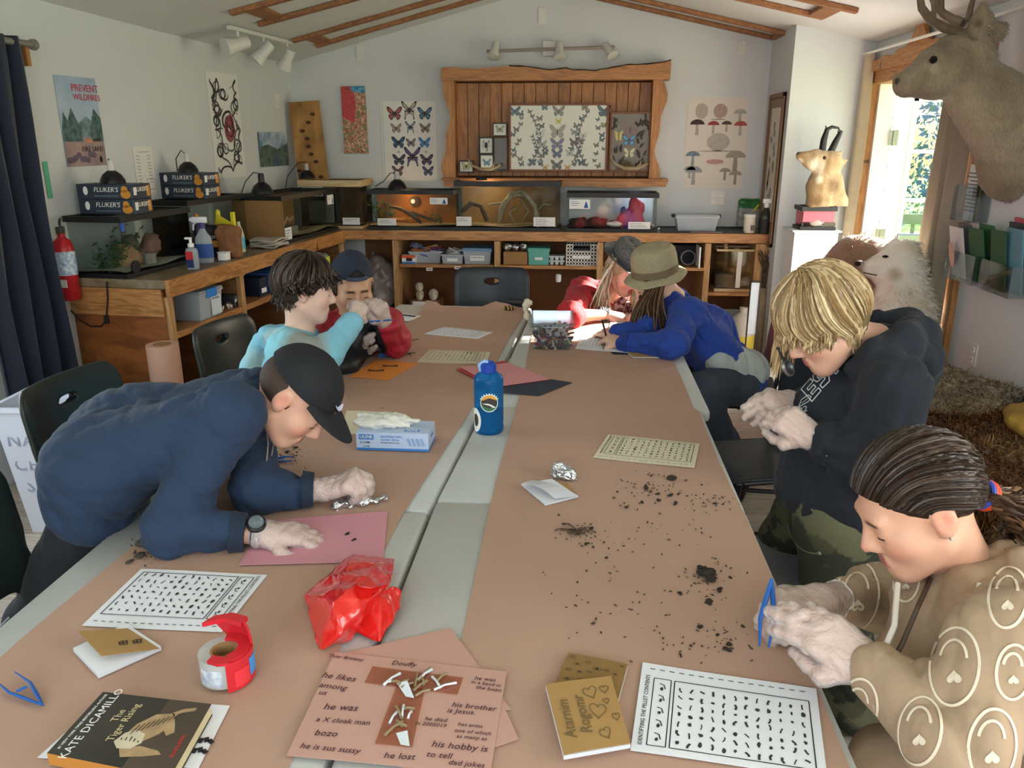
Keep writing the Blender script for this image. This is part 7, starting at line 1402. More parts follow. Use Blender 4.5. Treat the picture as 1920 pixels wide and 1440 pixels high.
def fur(name,parent,me,n,length,bias,m,width=.0022,seed=0,sel=None,curl=.3,liftn=.5):
    rg=np.random.default_rng(seed); k=len(me.vertices); co=np.empty(k*3,np.float32); me.vertices.foreach_get('co',co); co=co.reshape(-1,3); nr=np.empty(k*3,np.float32); me.vertices.foreach_get('normal',nr); nr=nr.reshape(-1,3)
    ok=np.arange(k) if sel is None else np.where(sel(co,nr))[0]; ids=rg.choice(ok,n); col=None
    if 'Col' in me.color_attributes: col=np.empty(k*4,np.float32); me.color_attributes['Col'].data.foreach_get('color',col); col=col.reshape(-1,4)
    b=bias if callable(bias) else (lambda p:np.array(bias)[None]*np.ones((len(p),1)))
    p=co[ids]; d=nr[ids]*liftn+b(p)+rg.normal(size=(n,3))*curl; d/=np.linalg.norm(d,axis=1)[:,None]; L=(length*rg.uniform(.5,1.2,n))[:,None]
    s=np.cross(d,nr[ids]+rg.normal(size=(n,3))*.3); s/=np.maximum(np.linalg.norm(s,axis=1)[:,None],1e-6); w=width
    p0=p-nr[ids]*.003; p1=p0+d*L*.55+nr[ids]*L*.06; p2=p0+d*L-np.array([0,0,1])[None]*L*.12
    V=np.stack([p0-s*w,p0+s*w,p1+s*w*.75,p1-s*w*.75,p2],1).reshape(-1,3); me2=bpy.data.meshes.new(name); i0=np.arange(n)*5
    F=[(a,a+1,a+2,a+3) for a in i0]+[(a+3,a+2,a+4) for a in i0]; me2.from_pydata(V.tolist(),[],F); me2.materials.append(m); me2.polygons.foreach_set('use_smooth',[True]*len(F))
    if col is not None:
        c=np.repeat(col[ids]*rg.uniform(.7,1.25,(n,1)),5,0).astype(np.float32); c[:,3]=1; ca=me2.color_attributes.new('Col','FLOAT_COLOR','POINT'); ca.data.foreach_set('color',c.ravel())
    o=link(name,me2,parent); o['kind']='stuff'; return o
M_hairv=mat('hair_strands','#ffffff',.55,vcol=True)
Y0=5.78; A=lambda px,py,dy=0:np.array(P(px,py,Y=Y0+dy))
t=thing('pronghorn_bust','mounted pronghorn bust with black horns on the pink terrarium','animal mount',(pxc+.03,5.85,pzt+hz+.0)); s=SDF()
s.chain([A(1536,384),A(1535,350),A(1540,318)],[.09,.075,.05],k=.04); s.chain([A(1570,380,.05),A(1560,340,.03),A(1556,312)],[.07,.06,.045],k=.05)
s.chain([A(1560,300),A(1530,294),A(1502,291)],[.062,.045,.024],k=.04); s.chain([A(1552,312),A(1520,308),A(1500,296)],[.045,.03,.018],k=.03); s.ball(A(1497,289),.018,.01)
s.cone(A(1566,300),A(1578,285,.04),.022,.012); s.cone(A(1570,310),A(1588,300),.03,.008); s.ball(A(1546,296,-.055),.013,.012,'s')
ptn=vfur('#b59a74','#9a7c54',25,3); me=s.mesh('body',M_pelt,.009,loc=tuple(t.location),disp=fbm(.003,70,3),paint=[ptn,spot(A(1530,312,-.05),.07,'#dfd2b8',.6),spot(A(1536,335,-.08),.04,'#dccdb0',.4),spot(A(1562,350,-.05),.07,'#7d6040',.6),spot(A(1530,375,-.09),.05,'#8f7048',.7),spot(A(1497,288),.022,'#2a2018',.5),spot(A(1500,304,-.02),.03,'#e3d8c4',.5)],base='#b39a74',cut=[((0,0,pzt+hz+.002),(0,0,-1))]); link('body',me,t)
q=MB(); q.lathe([(0,-.012),(.009,-.009),(.012,0),(.009,.009),(0,.012)],A(1546,296,-.05)-np.array(t.location),10); q.obj('eye',mat('glass_eye','#120d0a',.1),t,smooth=True)
M_horn=mat('black_horn','#1a1613',.5,bump=.5,bscale=60)
for k,pp in enumerate(([(1541,288),(1545,262),(1551,243),(1560,238),(1572,240),(1577,250)],[(1555,290),(1566,268),(1574,252),(1578,245)])):
    q=MB(); q.tube([Vector(A(x,y,.03*k))-t.location for x,y in pp],[.024,.022,.016,.011,.007,.003][:len(pp)],9); h_=q.obj('horn',M_horn,t,smooth=True); q=MB(); x,y=pp[2]; q.tube([Vector(A(x,y+6,.03*k))-t.location,Vector(A(x-3,y-8,.03*k))-t.location],[.012,.002],6); q.obj('prong',M_horn,h_)
# ------------------------------------------------------------------ pale wolf-like mount beside the door
Yf=4.42; A=lambda px,py,dy=0:np.array(P(px+12,py-6,Y=Yf+dy)); bz=.42
t=thing('white_fox_mount','mounted white fox with brown patches sitting in front of the open door','animal mount',(A(1660,560)[0],Yf,bz)); s=SDF()
s.chain([A(1670,505),A(1640,508),A(1607,505)],[.095,.062,.022],k=.05); s.ball(A(1600,500),.02,.012); s.ball(A(1680,495),.10,.05); s.cone(A(1640,516),A(1608,512),.035,.016,k=.02)
s.cone(A(1695,470,.03),A(1712,462,.05),.03,.016); s.cone(A(1660,468,.06),A(1668,458,.08),.03,.016)
s.chain([A(1680,530),A(1678,580),A(1680,640)],[.11,.14,.15],k=.08); s.chain([A(1640,500,.22),A(1590,500,.26),A(1560,520,.3)],[.13,.14,.1],k=.08); s.chain([A(1680,600,.05),A(1640,560,.2)],[.14,.14],k=.08); s.chain([A(1560,520,.3),A(1556,640,.3)],[.1,.09],k=.06)
s.ball(A(1648,487,-.07),.012,.012,'s')
pt=vfur('#e6ded0','#cfc0a8',22,5); me=s.mesh('body',mat('white_fur','#ffffff',.9,vcol=True,bump=.7,bscale=150,bdist=.008,sheen=.3),.011,loc=tuple(t.location),disp=fbm(.006,45,6),paint=[pt,spot(A(1580,510,.15),.24,'#8a6a50',.3),spot(A(1665,505,-.02),.135,'#e2d8c8',.25),spot(A(1625,508,-.02),.06,'#ddd2c0',.3),spot(A(1648,484,-.07),.028,'#5a4638',.7),spot(A(1600,500),.024,'#2a2320',.4),spot(A(1665,520,-.09),.05,'#b8a586',.7)],base='#e2d8c8'); link('body',me,t)
fur('fur',t,me,9000,.035,lambda p:np.stack([np.full(len(p),.5),np.zeros(len(p)),np.full(len(p),-.5)],1),M_hairv,.0022,3,sel=lambda c,n:np.linalg.norm(c+np.array(t.location)-A(1648,500),axis=1)>.15)
fur('face_fur',t,me,2500,.012,(.8,.1,.1),M_hairv,.0016,4,sel=lambda c,n:np.linalg.norm(c+np.array(t.location)-A(1648,500),axis=1)<.16)
q=MB(); q.lathe([(0,-.008),(.013,-.005),(.018,0),(.013,.005),(0,.008)],A(1648,487,-.075)-np.array(t.location),10,sy=.5); q.obj('eye',MATS['glass_eye'],t,smooth=True); q=MB(); q.lathe([(0,-.018),(.016,-.01),(.02,0),(.014,.012),(0,.016)],A(1601,500)-np.array(t.location)+np.array([-.012,-.006,0]),10); q.obj('nose',mat('nose_black','#15110f',.35),t,smooth=True); q=MB(); q.tube([Vector(A(1607,517,-.03))-t.location,Vector(A(1630,522,-.05))-t.location,Vector(A(1655,514,-.07))-t.location],.003,5); q.obj('mouth_line',MATS['nose_black'],t)
t2=thing('mount_stand','low wooden box under the white fox','stand',(1.62,Yf+.1,0)); q=MB(); q.lo((-.34,-.2,0),(.3,.42,bz-.02)); q.obj('box_body',M_plyin,t2); q=MB(); q.lo((-.36,-.22,bz-.02),(.32,.44,bz),bev=.003); q.obj('top_board',M_cabX,t2)
# ------------------------------------------------------------------ deer head on the right wall
A=lambda px,py,Y=3.9:np.array(P(px,py,Y=Y))
t=thing('deer_mount','mounted deer head with antlers on the right wall beside the door','animal mount',(1.99,3.98,1.62)); s=SDF()
nb=np.array([1.98,3.98,1.66])
s.chain([A(1815,150,3.95),A(1860,190,3.95),nb],[.105,.13,.17],k=.07); s.chain([A(1825,185,3.92),A(1875,230,3.93),np.array([1.98,3.96,1.52])],[.10,.125,.16],k=.07); s.cone(A(1900,290,3.95),np.array([1.98,4.0,1.44]),.09,.1,k=.06)
s.chain([A(1822,105,3.95),A(1775,125,3.92),A(1720,147,3.9),A(1690,158,3.9)],[.098,.08,.055,.036],k=.05); s.chain([A(1800,150,3.92),A(1750,160,3.9),A(1698,166,3.9)],[.07,.05,.026],k=.05); s.ball(A(1686,150),.024,.02); s.cone(A(1795,85,3.95),A(1740,118,3.92),.065,.05,k=.05)
s.cone(A(1760,108,3.85),A(1735,120,3.86),.03,.02,k=.03); s.ball(A(1750,112,3.825),.017,.014,'s'); s.ball(A(1682,156,3.885),.007,.006,'s')
# ears
s.chain([A(1832,75,3.93),A(1840,40,3.9),A(1842,10,3.88)],[.03,.045,.014],k=.02); s.chain([A(1826,70,3.885),A(1832,40,3.855)],[.018,.026],k=.012,op='s'); s.chain([A(1845,80,4.05),A(1868,60,4.12),A(1885,45,4.16)],[.03,.04,.012],k=.02)
pt=vfur('#a8957c','#8c7960',16,9); me=s.mesh('head_and_neck',M_pelt,.0085,loc=tuple(t.location),disp=fbm(.003,60,7),paint=[pt,spot(A(1800,70,3.93),.06,'#5d4c3c',.7),spot(A(1770,95,3.9),.045,'#55463a',.7),spot(A(1760,190,3.9),.07,'#b8a88c',.7),spot(A(1700,165,3.88),.035,'#a59682',.6),spot(A(1683,152,3.88),.02,'#3a2f28',.5),spot(A(1752,128,3.84),.03,'#b09c84',.7),spot(A(1832,45,3.87),.03,'#6d5340',.6),spot(A(1860,160,4.05),.1,'#6f5c4a',.7)],base='#9c8870',cut=[((1.995,0,0),(1,0,0))]); link('head_and_neck',me,t)
fur('fur',t,me,7000,.018,(.8,.0,-.5),M_hairv,.0016,5,sel=lambda c,n:c[:,0]>-.38,curl=.25,liftn=.25)
q=MB(); q.lathe([(0,-.017),(.012,-.012),(.017,0),(.012,.012),(0,.017)],A(1750,112,3.835)-np.array(t.location),12); q.obj('eye',MATS['glass_eye'],t,smooth=True)
q=MB(); q.tube([Vector(A(1690,168,3.87))-t.location,Vector(A(1703,168,3.86))-t.location,Vector(A(1716,162,3.855))-t.location],.003,5); q.obj('mouth_line',MATS['nose_black'],t)
M_ant=mat('antler_brown','#7d6a56',.6,var=.35,vscale=25,bump=.3,bscale=60)
def ant(paths,nm='antler'):
    main=None
    for i,(pp,rs) in enumerate(paths):
        q=MB(); q.tube([Vector(A(x,y,Y))-t.location for x,y,Y in pp],rs,8); o=q.obj(nm if i==0 else 'tine',M_ant,main if i else t,smooth=True)
        if i==0: main=o
ant([([(1797,60,3.93),(1770,52,3.88),(1745,38,3.82),(1728,15,3.76),(1722,-25,3.72)],[.024,.021,.018,.016,.012]),([(1748,40,3.83),(1752,15,3.85),(1745,-20,3.86)],[.015,.012,.008])])
ant([([(1806,45,3.98),(1785,36,4.02),(1768,25,4.06),(1752,5,4.1),(1738,-30,4.12)],[.024,.02,.018,.016,.012]),([(1764,22,4.06),(1765,0,4.1),(1758,-30,4.12)],[.015,.013,.009]),([(1815,40,3.96),(1820,15,3.98),(1828,-15,4.0)],[.016,.013,.01])])
q=MB(); q.lathe([(0,0),(.16,0),(.17,.012),(.15,.022),(0,.022)],(0,0,-.0),24,rot=(0,R(-90),0),sx=1.35); q.obj('plaque',wood('plaque_walnut','#5d3b22','#3f2614',4,(6,6,1),.4,False),t)
# ------------------------------------------------------------------ leaflet holders on the right wall
M_acr=glass('acrylic','#eef2f4',.14,.05)
def holder(label,y0,y1,z0,z1,dep,items,tilt=0.):
    t=thing('leaflet_holder',label,'leaflet holder',(1.995,(y0+y1)/2,z0)); w=(y1-y0)/2; h=z1-z0
    q=MB(); q.lo((-.004,-w,0),(0,w,h)); q.obj('back_plate',M_acr,t); q=MB(); q.lo((-dep,-w,0),(-.004,w,.004)); q.obj('floor_plate',M_acr,t); q=MB(); q.lo((-dep,-w,0),(-dep+.003,w,h*.55)); q.obj('front_plate',M_acr,t)
    for y in(-w,w): q=MB(); q.lo((-dep,y-.0015,0),(0,y+.0015,h*.55)); q.obj('side_plate',M_acr,t)
    for (yy,hh,xx,c,nm) in items: q=MB(); q.box((xx,yy,hh/2+.004),(.004,w*.46 if len(items)>1 else w*.92,hh/2),rot=(0,R(-tilt),0)); q.obj(nm,mat('leaf'+c,c,.6),t)
    return t
h1_=holder('clear leaflet rack with an olive leaflet beside the deer neck',4.16,4.36,1.22,1.54,.09,[(0,.30,-.03,'#7b7a3f','leaflet'),(0.0,.27,-.05,'#cfd0cc','leaflet')])
q=MB()
for i in range(11): q.lo((-.0565,-.07,.05+i*.018),(-.0560,.06-.02*(i%3),.056+i*.018))
q.obj('print_lines',M_inkgrey,h1_)['kind']='stuff'
h2_=holder('clear leaflet rack with a pink shell leaflet and dark folders below the olive one',3.92,4.22,.95,1.2,.14,[(.08,.25,-.12,'#c9c4c4','leaflet'),(.06,.27,-.09,'#4a4a52','folder'),(-.08,.26,-.1,'#2f5a3a','folder'),(-.1,.28,-.06,'#3d6a46','folder')],12)
q=MB(); q.prism([(.03*math.cos(a/10*6.28),.065*math.sin(a/10*6.28)) for a in range(10)],0,.001,(-.152,.07,.12),M=Euler((0,R(-102),0)).to_matrix()@Euler((0,0,R(90))).to_matrix()); q.obj('print_shell',mat('shell_pink','#c9a294',.7),h2_)
h3_=holder('grey leaflet rack with green and blue folders close to the wall edge',3.60,3.88,.95,1.2,.13,[(.05,.27,-.1,'#2d5638','folder'),(-.05,.29,-.08,'#5f8a99','folder'),(0,.31,-.05,'#3c3a40','folder'),(0,.33,-.03,'#b3545c','folder')],8)
t=thing('sticky_note','small yellow note hanging at the leaflet rack','note',P(1800,505,X=1.96)); q=MB(); q.lo((-.002,-.03,-.05),(.0,.03,.04)); q.obj('note_paper',mat('note_yellow','#cfc58a',.7),t); q=MB(); q.lo((-.003,-.018,-.012),(-.002,.018,-.004)); q.obj('print',M_inkgrey,t)
# ------------------------------------------------------------------ bench with animal furs
t=thing('fur_bench','low bench along the right wall hidden under furs','bench',(1.68,2.95,0)); q=MB(); q.lo((-.3,-1.4,.28),(.3,1.2,.32)); q.obj('seat_board',M_cabY,t)
for x in(-.26,.26):
    for y in(-1.3,1.1): q=MB(); q.lo((x-.025,y-.025,0),(x+.025,y+.025,.28)); q.obj('leg',M_cabZ,t)
M_pfur=mat('pelt_fur','#ffffff',.95,vcol=True,bump=.9,bscale=120,bdist=.01,sheen=.3)
def pelt(label,els,cols,n,length,bias,seed,amp=.02,paints=[]):
    c=np.mean([e[0] for e in els],0); t=thing('animal_fur',label,'fur',(c[0],c[1],.32)); s=SDF()
    for e in els: s.ell(e[0],e[1],k=.06)
    me=s.mesh('hide',M_pfur,.014,loc=tuple(t.location),disp=fbm(amp,16,seed),paint=[vfur(cols[0],cols[1],14,seed)]+paints,base=cols[0],cut=[((0,0,.322),(0,0,-1)),((1.975,0,0),(1,0,0))]); link('hide',me,t); fur('fur',t,me,n,length,bias,M_hairv,.0028,seed,sel=lambda c,n_:(n_[:,2]>-.3)&(c[:,0]+t.location.x<1.93)); return t
pelt('dark brown fur rolled against the wall at the door end of the bench',[((1.70,4.02,.42),(.2,.16,.13)),((1.82,3.85,.40),(.14,.2,.12))],('#4a382c','#2e2219'),5000,.03,(-.3,-.6,-.2),3)
pelt('cream and grey fur folded on top of the pile',[((1.62,3.62,.46),(.22,.26,.15)),((1.78,3.4,.47),(.18,.22,.15)),((1.50,3.45,.42),(.14,.2,.1))],('#b79f80','#8d7a64'),12000,.04,(-.5,-.5,-.3),4,paints=[spot((1.86,3.3,.60),.14,'#6f6354',.7),spot((1.45,3.5,.5),.14,'#c8b08c',.6)])
pelt('long reddish brown fox fur in the middle of the bench',[((1.50,3.0,.42),(.26,.28,.17)),((1.72,2.9,.46),(.24,.3,.18)),((1.45,2.65,.42),(.22,.3,.16))],('#8a5c34','#6b4226'),16000,.07,(-.2,-.9,-.1),5,paints=[spot((1.5,2.75,.55),.16,'#b08a5c',.7),spot((1.7,2.6,.58),.14,'#a3794c',.7)])
pelt('brown tawny fur trailing off the near end of the bench',[((1.6,2.3,.42),(.3,.34,.16)),((1.75,1.95,.42),(.22,.3,.14))],('#7d5a38','#a07c50'),10000,.06,(-.1,-.9,-.2),6)
t=thing('yellow_hide','stiff yellow folded hide lying on the reddish fur','hide',(1.70,2.80,.60)); s=SDF(); s.ell((1.68,2.82,.655),(.14,.17,.05)); s.ell((1.76,2.68,.69),(.12,.13,.05),k=.03); s.ell((1.66,2.66,.66),(.06,.12,.04),k=.03); s.cone((1.64,2.73,.70),(1.74,2.62,.73),.014,.014,k=.02,op='s'); s.obj('hide',mat('yellow_skin','#ffffff',.8,vcol=True,bump=.4,bscale=40),t,vox=.009,disp=fbm(.012,26,8),paint=[vfur('#a98432','#8a6826',12,4)],base='#a98432')
# grey stool seat between the table and the camouflage trousers
t=thing('grey_stool','grey flat stool beside the camouflage trousers','stool',(.66,2.14,0)); q=MB(); q.lo((-.16,-.2,.41),(.16,.14,.45),bev=.01); q.obj('seat',mat('stool_grey','#70727c',.5),t)
for x in(-.13,.13):
    for y in(-.17,.11): q=MB(); q.tube([(x,y,.41),(x*1.15,y*1.1,0)],.012,8); q.obj('leg',M_legs,t)
# clutter under the right end of the worktop, seen past the tan hat
t=thing('display_board','narrow black framed white board standing by the right cubby','board',(P(1411,600,Y=5.6).x,5.62,0)); zb=P(1411,530,Y=5.6).z; q=MB(); q.lo((-.03,-.012,.3),(.03,.0,zb)); q.obj('panel',mat('board_blue','#b8c4d0',.5),t); q=MB()
for x in(-.034,.03): q.lo((x,-.018,0),(x+.006,.004,zb+.006))
q.lo((-.034,-.018,zb),(.036,.004,zb+.01)); q.obj('frame',M_black,t)
t=thing('yellow_jug','white and yellow plastic jug on the floor by the right cubby','jug',(P(1390,640,Y=5.9).x,5.92,0.006)); q=MB(); q.lathe([(0,0),(.09,0),(.095,.02),(.095,.3),(.06,.36),(.03,.38),(.03,.42),(0,.42)],n=20); q.obj('jug_body',mat('jug_pale','#a8a396',.5),t,smooth=True); q=MB(); q.lathe([(.0965,.04),(.0965,.22)],n=20); q.obj('label_band',mat('jug_yellow','#b8a53a',.5),t,smooth=True)
bin_('clear_tub','clear plastic tub of odds and ends at the bottom of the right cubby',(P(1370,600,Y=6.3).x-.02,6.42,.08),0,.26,.28,.2,M_frost,lab=False)
t=thing('floor_post','short dark wooden post standing beside the tan curtain','post',(1.66,5.2,0)); q=MB(); q.lo((-.02,-.02,0),(.02,.02,.3)); q.obj('post_body',M_plyin,t); q=MB(); q.lo((-.05,-.05,0),(.05,.05,.02)); q.obj('base_plate',M_plyin,t)
# ================================================================== PEOPLE
def V3(p): return np.array(p,float)
def Q(px,py,Y): return np.array(P(px,py,Y=Y))
def QZ(px,py,z): return np.array(P(px,py,z=z))
def unit(v): v=V3(v); return v/np.linalg.norm(v)
class Head:
    def __init__(s,c,f,u,sc=1.):
        s.c=V3(c); s.f=unit(f); u=V3(u); s.u=unit(u-s.f*(u@s.f)); s.r=np.cross(s.f,s.u); s.s=sc; s.B=np.stack([s.r,s.f,s.u],1)
    def __call__(s,x,y,z): return s.c+s.s*(x*s.r+y*s.f+z*s.u)
def head_sdf(S,h,jaw=1.,ears=(1,1),nose=1.):
    B=h.B; k=h.s
    S.ell(h(0,-.012,.035),V3((.075,.094,.086))*k,B,k=.02); S.ell(h(0,.028,-.045),V3((.057*jaw,.062,.074))*k,B,k=.035)
    S.ball(h(0,.066,-.098),.020*k,k=.035); S.cone(h(.05*jaw,.0,-.06),h(.02,.062,-.098),.018*k,.014*k,k=.03); S.cone(h(-.05*jaw,.0,-.06),h(-.02,.062,-.098),.018*k,.014*k,k=.03)
    for e in(-1,1): S.ball(h(e*.036,.054,-.028),.027*k,k=.03)
    S.cone(h(-.034,.078,.024),h(.034,.078,.024),.012*k,k=.02)
    S.ball(h(.031,.098,.0),.013*k,.012,'s'); S.ball(h(-.031,.098,.0),.013*k,.012,'s')
    for e in(-1,1): S.ball(h(e*.031,.074,.0),.0155*k,k=.006)
    S.cone(h(0,.088,.008),h(0,.108,-.03),.0075*k,.0115*k*nose,k=.012)
    for e in(-1,1): S.ball(h(e*.011,.096,-.036),.0085*k,k=.008)
    S.cone(h(-.016,.089,-.061),h(.016,.089,-.061),.0065*k,k=.006); S.cone(h(-.013,.089,-.0715),h(.013,.089,-.0715),.0075*k,k=.006); S.cone(h(-.022,.097,-.0665),h(.022,.097,-.0665),.0025*k,k=.004,op='s')
    for e,on in zip((1,-1),ears):
        if on:
            S.ell(h(e*.077,-.01,.0),V3((.010,.021,.033))*k,B,k=.008); S.ell(h(e*.072,-.004,-.024),V3((.009,.011,.012))*k,B,k=.008); S.ell(h(e*.09,-.006,.004),V3((.010,.011,.02))*k,B,k=.006,op='s')
def face_paint(h,skin,lip,brow,cheek=None):
    k=h.s; out=[]
    if cheek: out+=[spot(h(e*.045,.07,-.035),.03*k,cheek,.9) for e in(-1,1)]+[spot(h(0,.115,-.03),.016*k,cheek,.9)]
    out+=[spot(h(e*.085,-.008,0),.03*k,cheek or lip,.9) for e in(-1,1)]
    out+=[spot(h(x,.095,z),.0085*k,lip,.5) for x in(-.014,-.007,0,.007,.014) for z in(-.061,-.0715)]
    out+=[spot(h(e*x,.09,.023-abs(x-.03)*.12),.0075*k,brow,.6) for e in(-1,1) for x in(.015,.022,.029,.036,.043)]
    return out
def lashes(t,h,col='#1d1512',drop=-.006):
    for e in(-1,1):
        q=MB(); q.tube([Vector(h(e*(.031+x),.0885-abs(x)*.32,drop-abs(x)*.05))-t.location for x in(-.013,-.007,0,.007,.013)],[.0008*h.s,.0016*h.s,.0018*h.s,.0016*h.s,.0008*h.s],5); q.obj('eyelashes',mat('lash'+col,col,.7),t)
FING=[(-.030,.086,(.040,.024,.019),.0088),(-.0095,.090,(.045,.028,.021),.0090),(.011,.086,(.041,.026,.020),.0086),(.029,.076,(.032,.020,.017),.0076)]
def hand_sdf(S,wr,fwd,back,side,curls,thumb=(.5,.5),sc=.92,spread=.06,infl=0.,k=.007):
    """wr wrist point, fwd direction of the fingers, back direction out of the back of the hand, side +1 right hand, -1 left"""
    f=unit(fwd); b=V3(back); b=unit(b-f*(b@f)); w=np.cross(f,b)*side   # w points to the thumb side
    pt=lambda x,y,z:V3(wr)+sc*(-x*w+y*f+z*b)
    for x,y,_,r in FING: S.cone(pt(x*.55,.006,0),pt(x,y,0),(.0165)*sc+infl,(.0125)*sc+infl,k=.014)
    S.ell(pt(0,.05,-.004),V3((.034,.045,.0145))*sc+infl,np.stack([-w,f,b],1),k=.012)
    tips=[]
    for i,((x,y,ls,r),c) in enumerate(zip(FING,curls)):
        p=pt(x,y,0.002); a=0.; sp=(i-1.5)*spread; r=r*sc+infl
        for j,(L,ca) in enumerate(zip(ls,c)):
            a+=ca; d=unit((f*math.cos(sp)-w*math.sin(sp)))*math.cos(a)-b*math.sin(a); n=p+d*L*sc; S.cone(p,n,r*(1-.06*j),r*(.94-.06*j),k=k); p=n
        tips.append(p)
    p=pt(-.022,.022,-.008); d0=unit(f*.62+w*.75-b*.28); d1=unit(f*(.9)+w*(.45-thumb[0])-b*(.25+thumb[0]*.5)); d2=unit(f*(.95)+w*(.25-thumb[1])-b*(.2+thumb[1]*.6))
    for L,d,r0,r1 in((.042,d0,.0155,.0125),(.034,d1,.0115,.0098),(.027,d2,.0098,.0078)): n=p+d*L*sc; S.cone(p,n,r0*sc+infl,r1*sc+infl,k=.009); p=n
    tips.append(p); return tips
M_glove=None
def glove_mat():
    if 'clear_glove' in MATS: return MATS['clear_glove']
    m=bpy.data.materials.new('clear_glove'); m.use_nodes=True; nt=m.node_tree; n=nt.nodes; l=nt.links; b=n['Principled BSDF']; b.inputs['Base Color'].default_value=(*lin('#e2d6d0'),1); b.inputs['Roughness'].default_value=.22; b.inputs['Specular IOR Level'].default_value=.6
    tr=n.new('ShaderNodeBsdfTransparent'); tr.inputs[0].default_value=(.97,.93,.91,1); mx=n.new('ShaderNodeMixShader'); mx.inputs[0].default_value=.5
    l.new(tr.outputs[0],mx.inputs[1]); l.new(b.outputs[0],mx.inputs[2]); l.new(mx.outputs[0],n['Material Output'].inputs[0])
    tc=n.new('ShaderNodeTexCoord'); t2=n.new('ShaderNodeTexNoise'); t2.inputs['Scale'].default_value=70; t2.inputs['Detail'].default_value=3; t2.inputs['Distortion'].default_value=1.5; l.new(tc.outputs['Object'],t2.inputs['Vector']); bp=n.new('ShaderNodeBump'); bp.inputs['Strength'].default_value=.8; bp.inputs['Distance'].default_value=.006; l.new(t2.outputs['Fac'],bp.inputs['Height']); l.new(bp.outputs[0],b.inputs['Normal'])
    MATS['clear_glove']=m; return m
def glove(t,wr,fwd,back,side,curls,thumb,sc,spread=.06,cuff=.035,el=None,flare=.008,vox=.003,seed=1):
    S=SDF(); hand_sdf(S,wr,fwd,back,side,curls,thumb,sc,spread,infl=.0034,k=.010); d=unit(V3(el)-V3(wr)) if el is not None else -unit(fwd)
    S.chain([V3(wr)+unit(fwd)*.012,V3(wr)+d*cuff*.55,V3(wr)+d*cuff],[.0235*sc,.0265*sc,.030*sc+flare*.4],k=.02)
    o=S.obj('glove',glove_mat(),t,vox=vox,disp=lambda p:np.minimum(crease(.0030,95,seed,sharp=2)(p),.0012)+fbm(.0004,300,seed)(p)); o['label']='thin translucent white disposable glove'
    a=V3(wr)+d*cuff; q=MB(); M=Vector(d).to_track_quat('Z','Y').to_matrix(); rr=.031*sc+flare*.4; q.tube([Vector(a)+M@Vector((rr*(1+.12*math.sin(3*i+seed))*math.cos(i*.3927),rr*(1+.12*math.sin(3*i+seed))*math.sin(i*.3927),.004*math.sin(2*i)))-t.location for i in range(16)],.0022,6,closed=True); q.obj('glove_cuff',mat('glove_rim','#dcd3cb',.35),t,smooth=True)
def skin_mat(): return mat('skin','#ffffff',.5,vcol=True,sss=.12,bump=.06,bscale=300,bdist=.001)
def cloth(name,col,rough=.9,**k): return mat(name,col,rough,var=.07,vscale=14,bump=.55,bscale=13,bdist=.022,sheen=.04,stretch=(1,1,.7),**k)
def torso(S,J,r=1.,w=(.105,.095,.115,.105),k=.07):
    S.cone(J['hipL'],J['shL'],w[0]*r,w[1]*r*.82,k=k); S.cone(J['hipR'],J['shR'],w[0]*r,w[1]*r*.82,k=k); pel=(V3(J['hipL'])+J['hipR'])/2; ch=(V3(J['shL'])+J['shR'])/2; S.cone(pel,ch,w[2]*r,w[3]*r,k=k)
    if 'belly' in J: S.ball(J['belly'],.1*r,k=k)
    S.cone(J['shL'],J['shR'],.056*r,k=.05)
    S.cone(ch+(V3(J['neck'])-ch)*.1,V3(J['neck']),.068*r,.057*r,k=.04)
def arm(S,sh,el,wr,r=(.07,.058,.046),k=.035,cuff=1.): 
    S.cone(sh,el,r[0],r[1],k=k); S.cone(el,V3(el)+(V3(wr)-V3(el))*cuff,r[1],r[2],k=k)
def body_common(S,J,h,arms=True,legs=True,sc=1.):
    S.cone(h(0,-.03,-.05),J['neck'],.046*sc,.052*sc,k=.035)
    pel=(V3(J['hipL'])+J['hipR'])/2; ch=(V3(J['shL'])+J['shR'])/2
    S.cone(pel,ch,.085*sc,.075*sc,k=.05); S.cone(J['shL'],J['shR'],.042*sc,k=.05); S.cone(ch,J['neck'],.06*sc,.05*sc,k=.04)
    if arms:
        for e in'LR': S.cone(J['sh'+e],J['el'+e],.042*sc,.036*sc,k=.03); S.cone(J['el'+e],J['wr'+e],.037*sc,.0245*sc,k=.03)
    if legs:
        for e in'LR': S.cone(J['hip'+e],J['kn'+e],.07*sc,.05*sc,k=.04); S.cone(J['kn'+e],J['an'+e],.048*sc,.032*sc,k=.03)
def pants(t,J,m,r=(.098,.07,.062),vox=.011,disp=None,name='trousers',**kw):
    S=SDF(); pel=(V3(J['hipL'])+J['hipR'])/2
    for e in'LR': S.cone(J['hip'+e],J['kn'+e],r[0],r[1],k=.05); S.cone(J['kn'+e],J['an'+e],r[1],r[2],k=.03)
    S.cone(J['hipL'],J['hipR'],r[0]*.95,k=.05); return S.obj(name,m,t,vox=vox,disp=disp or fold_noise(.005,28,4),**kw)
def shoes(t,J,m,dirv):
    d=unit(dirv)
    for e in'LR':
        a=V3(J['an'+e]); S=SDF(); S.cone(a+(0,0,-.0),a*(1,1,0)+(0,0,.045)-d*.02,.036,.04,k=.03); S.cone(a*(1,1,0)+(0,0,.04),a*(1,1,0)+(0,0,.035)+d*.14,.042,.034,k=.03); S.obj('shoe',m,t,vox=.008,cut=[((0,0,.004),(0,0,-1))])
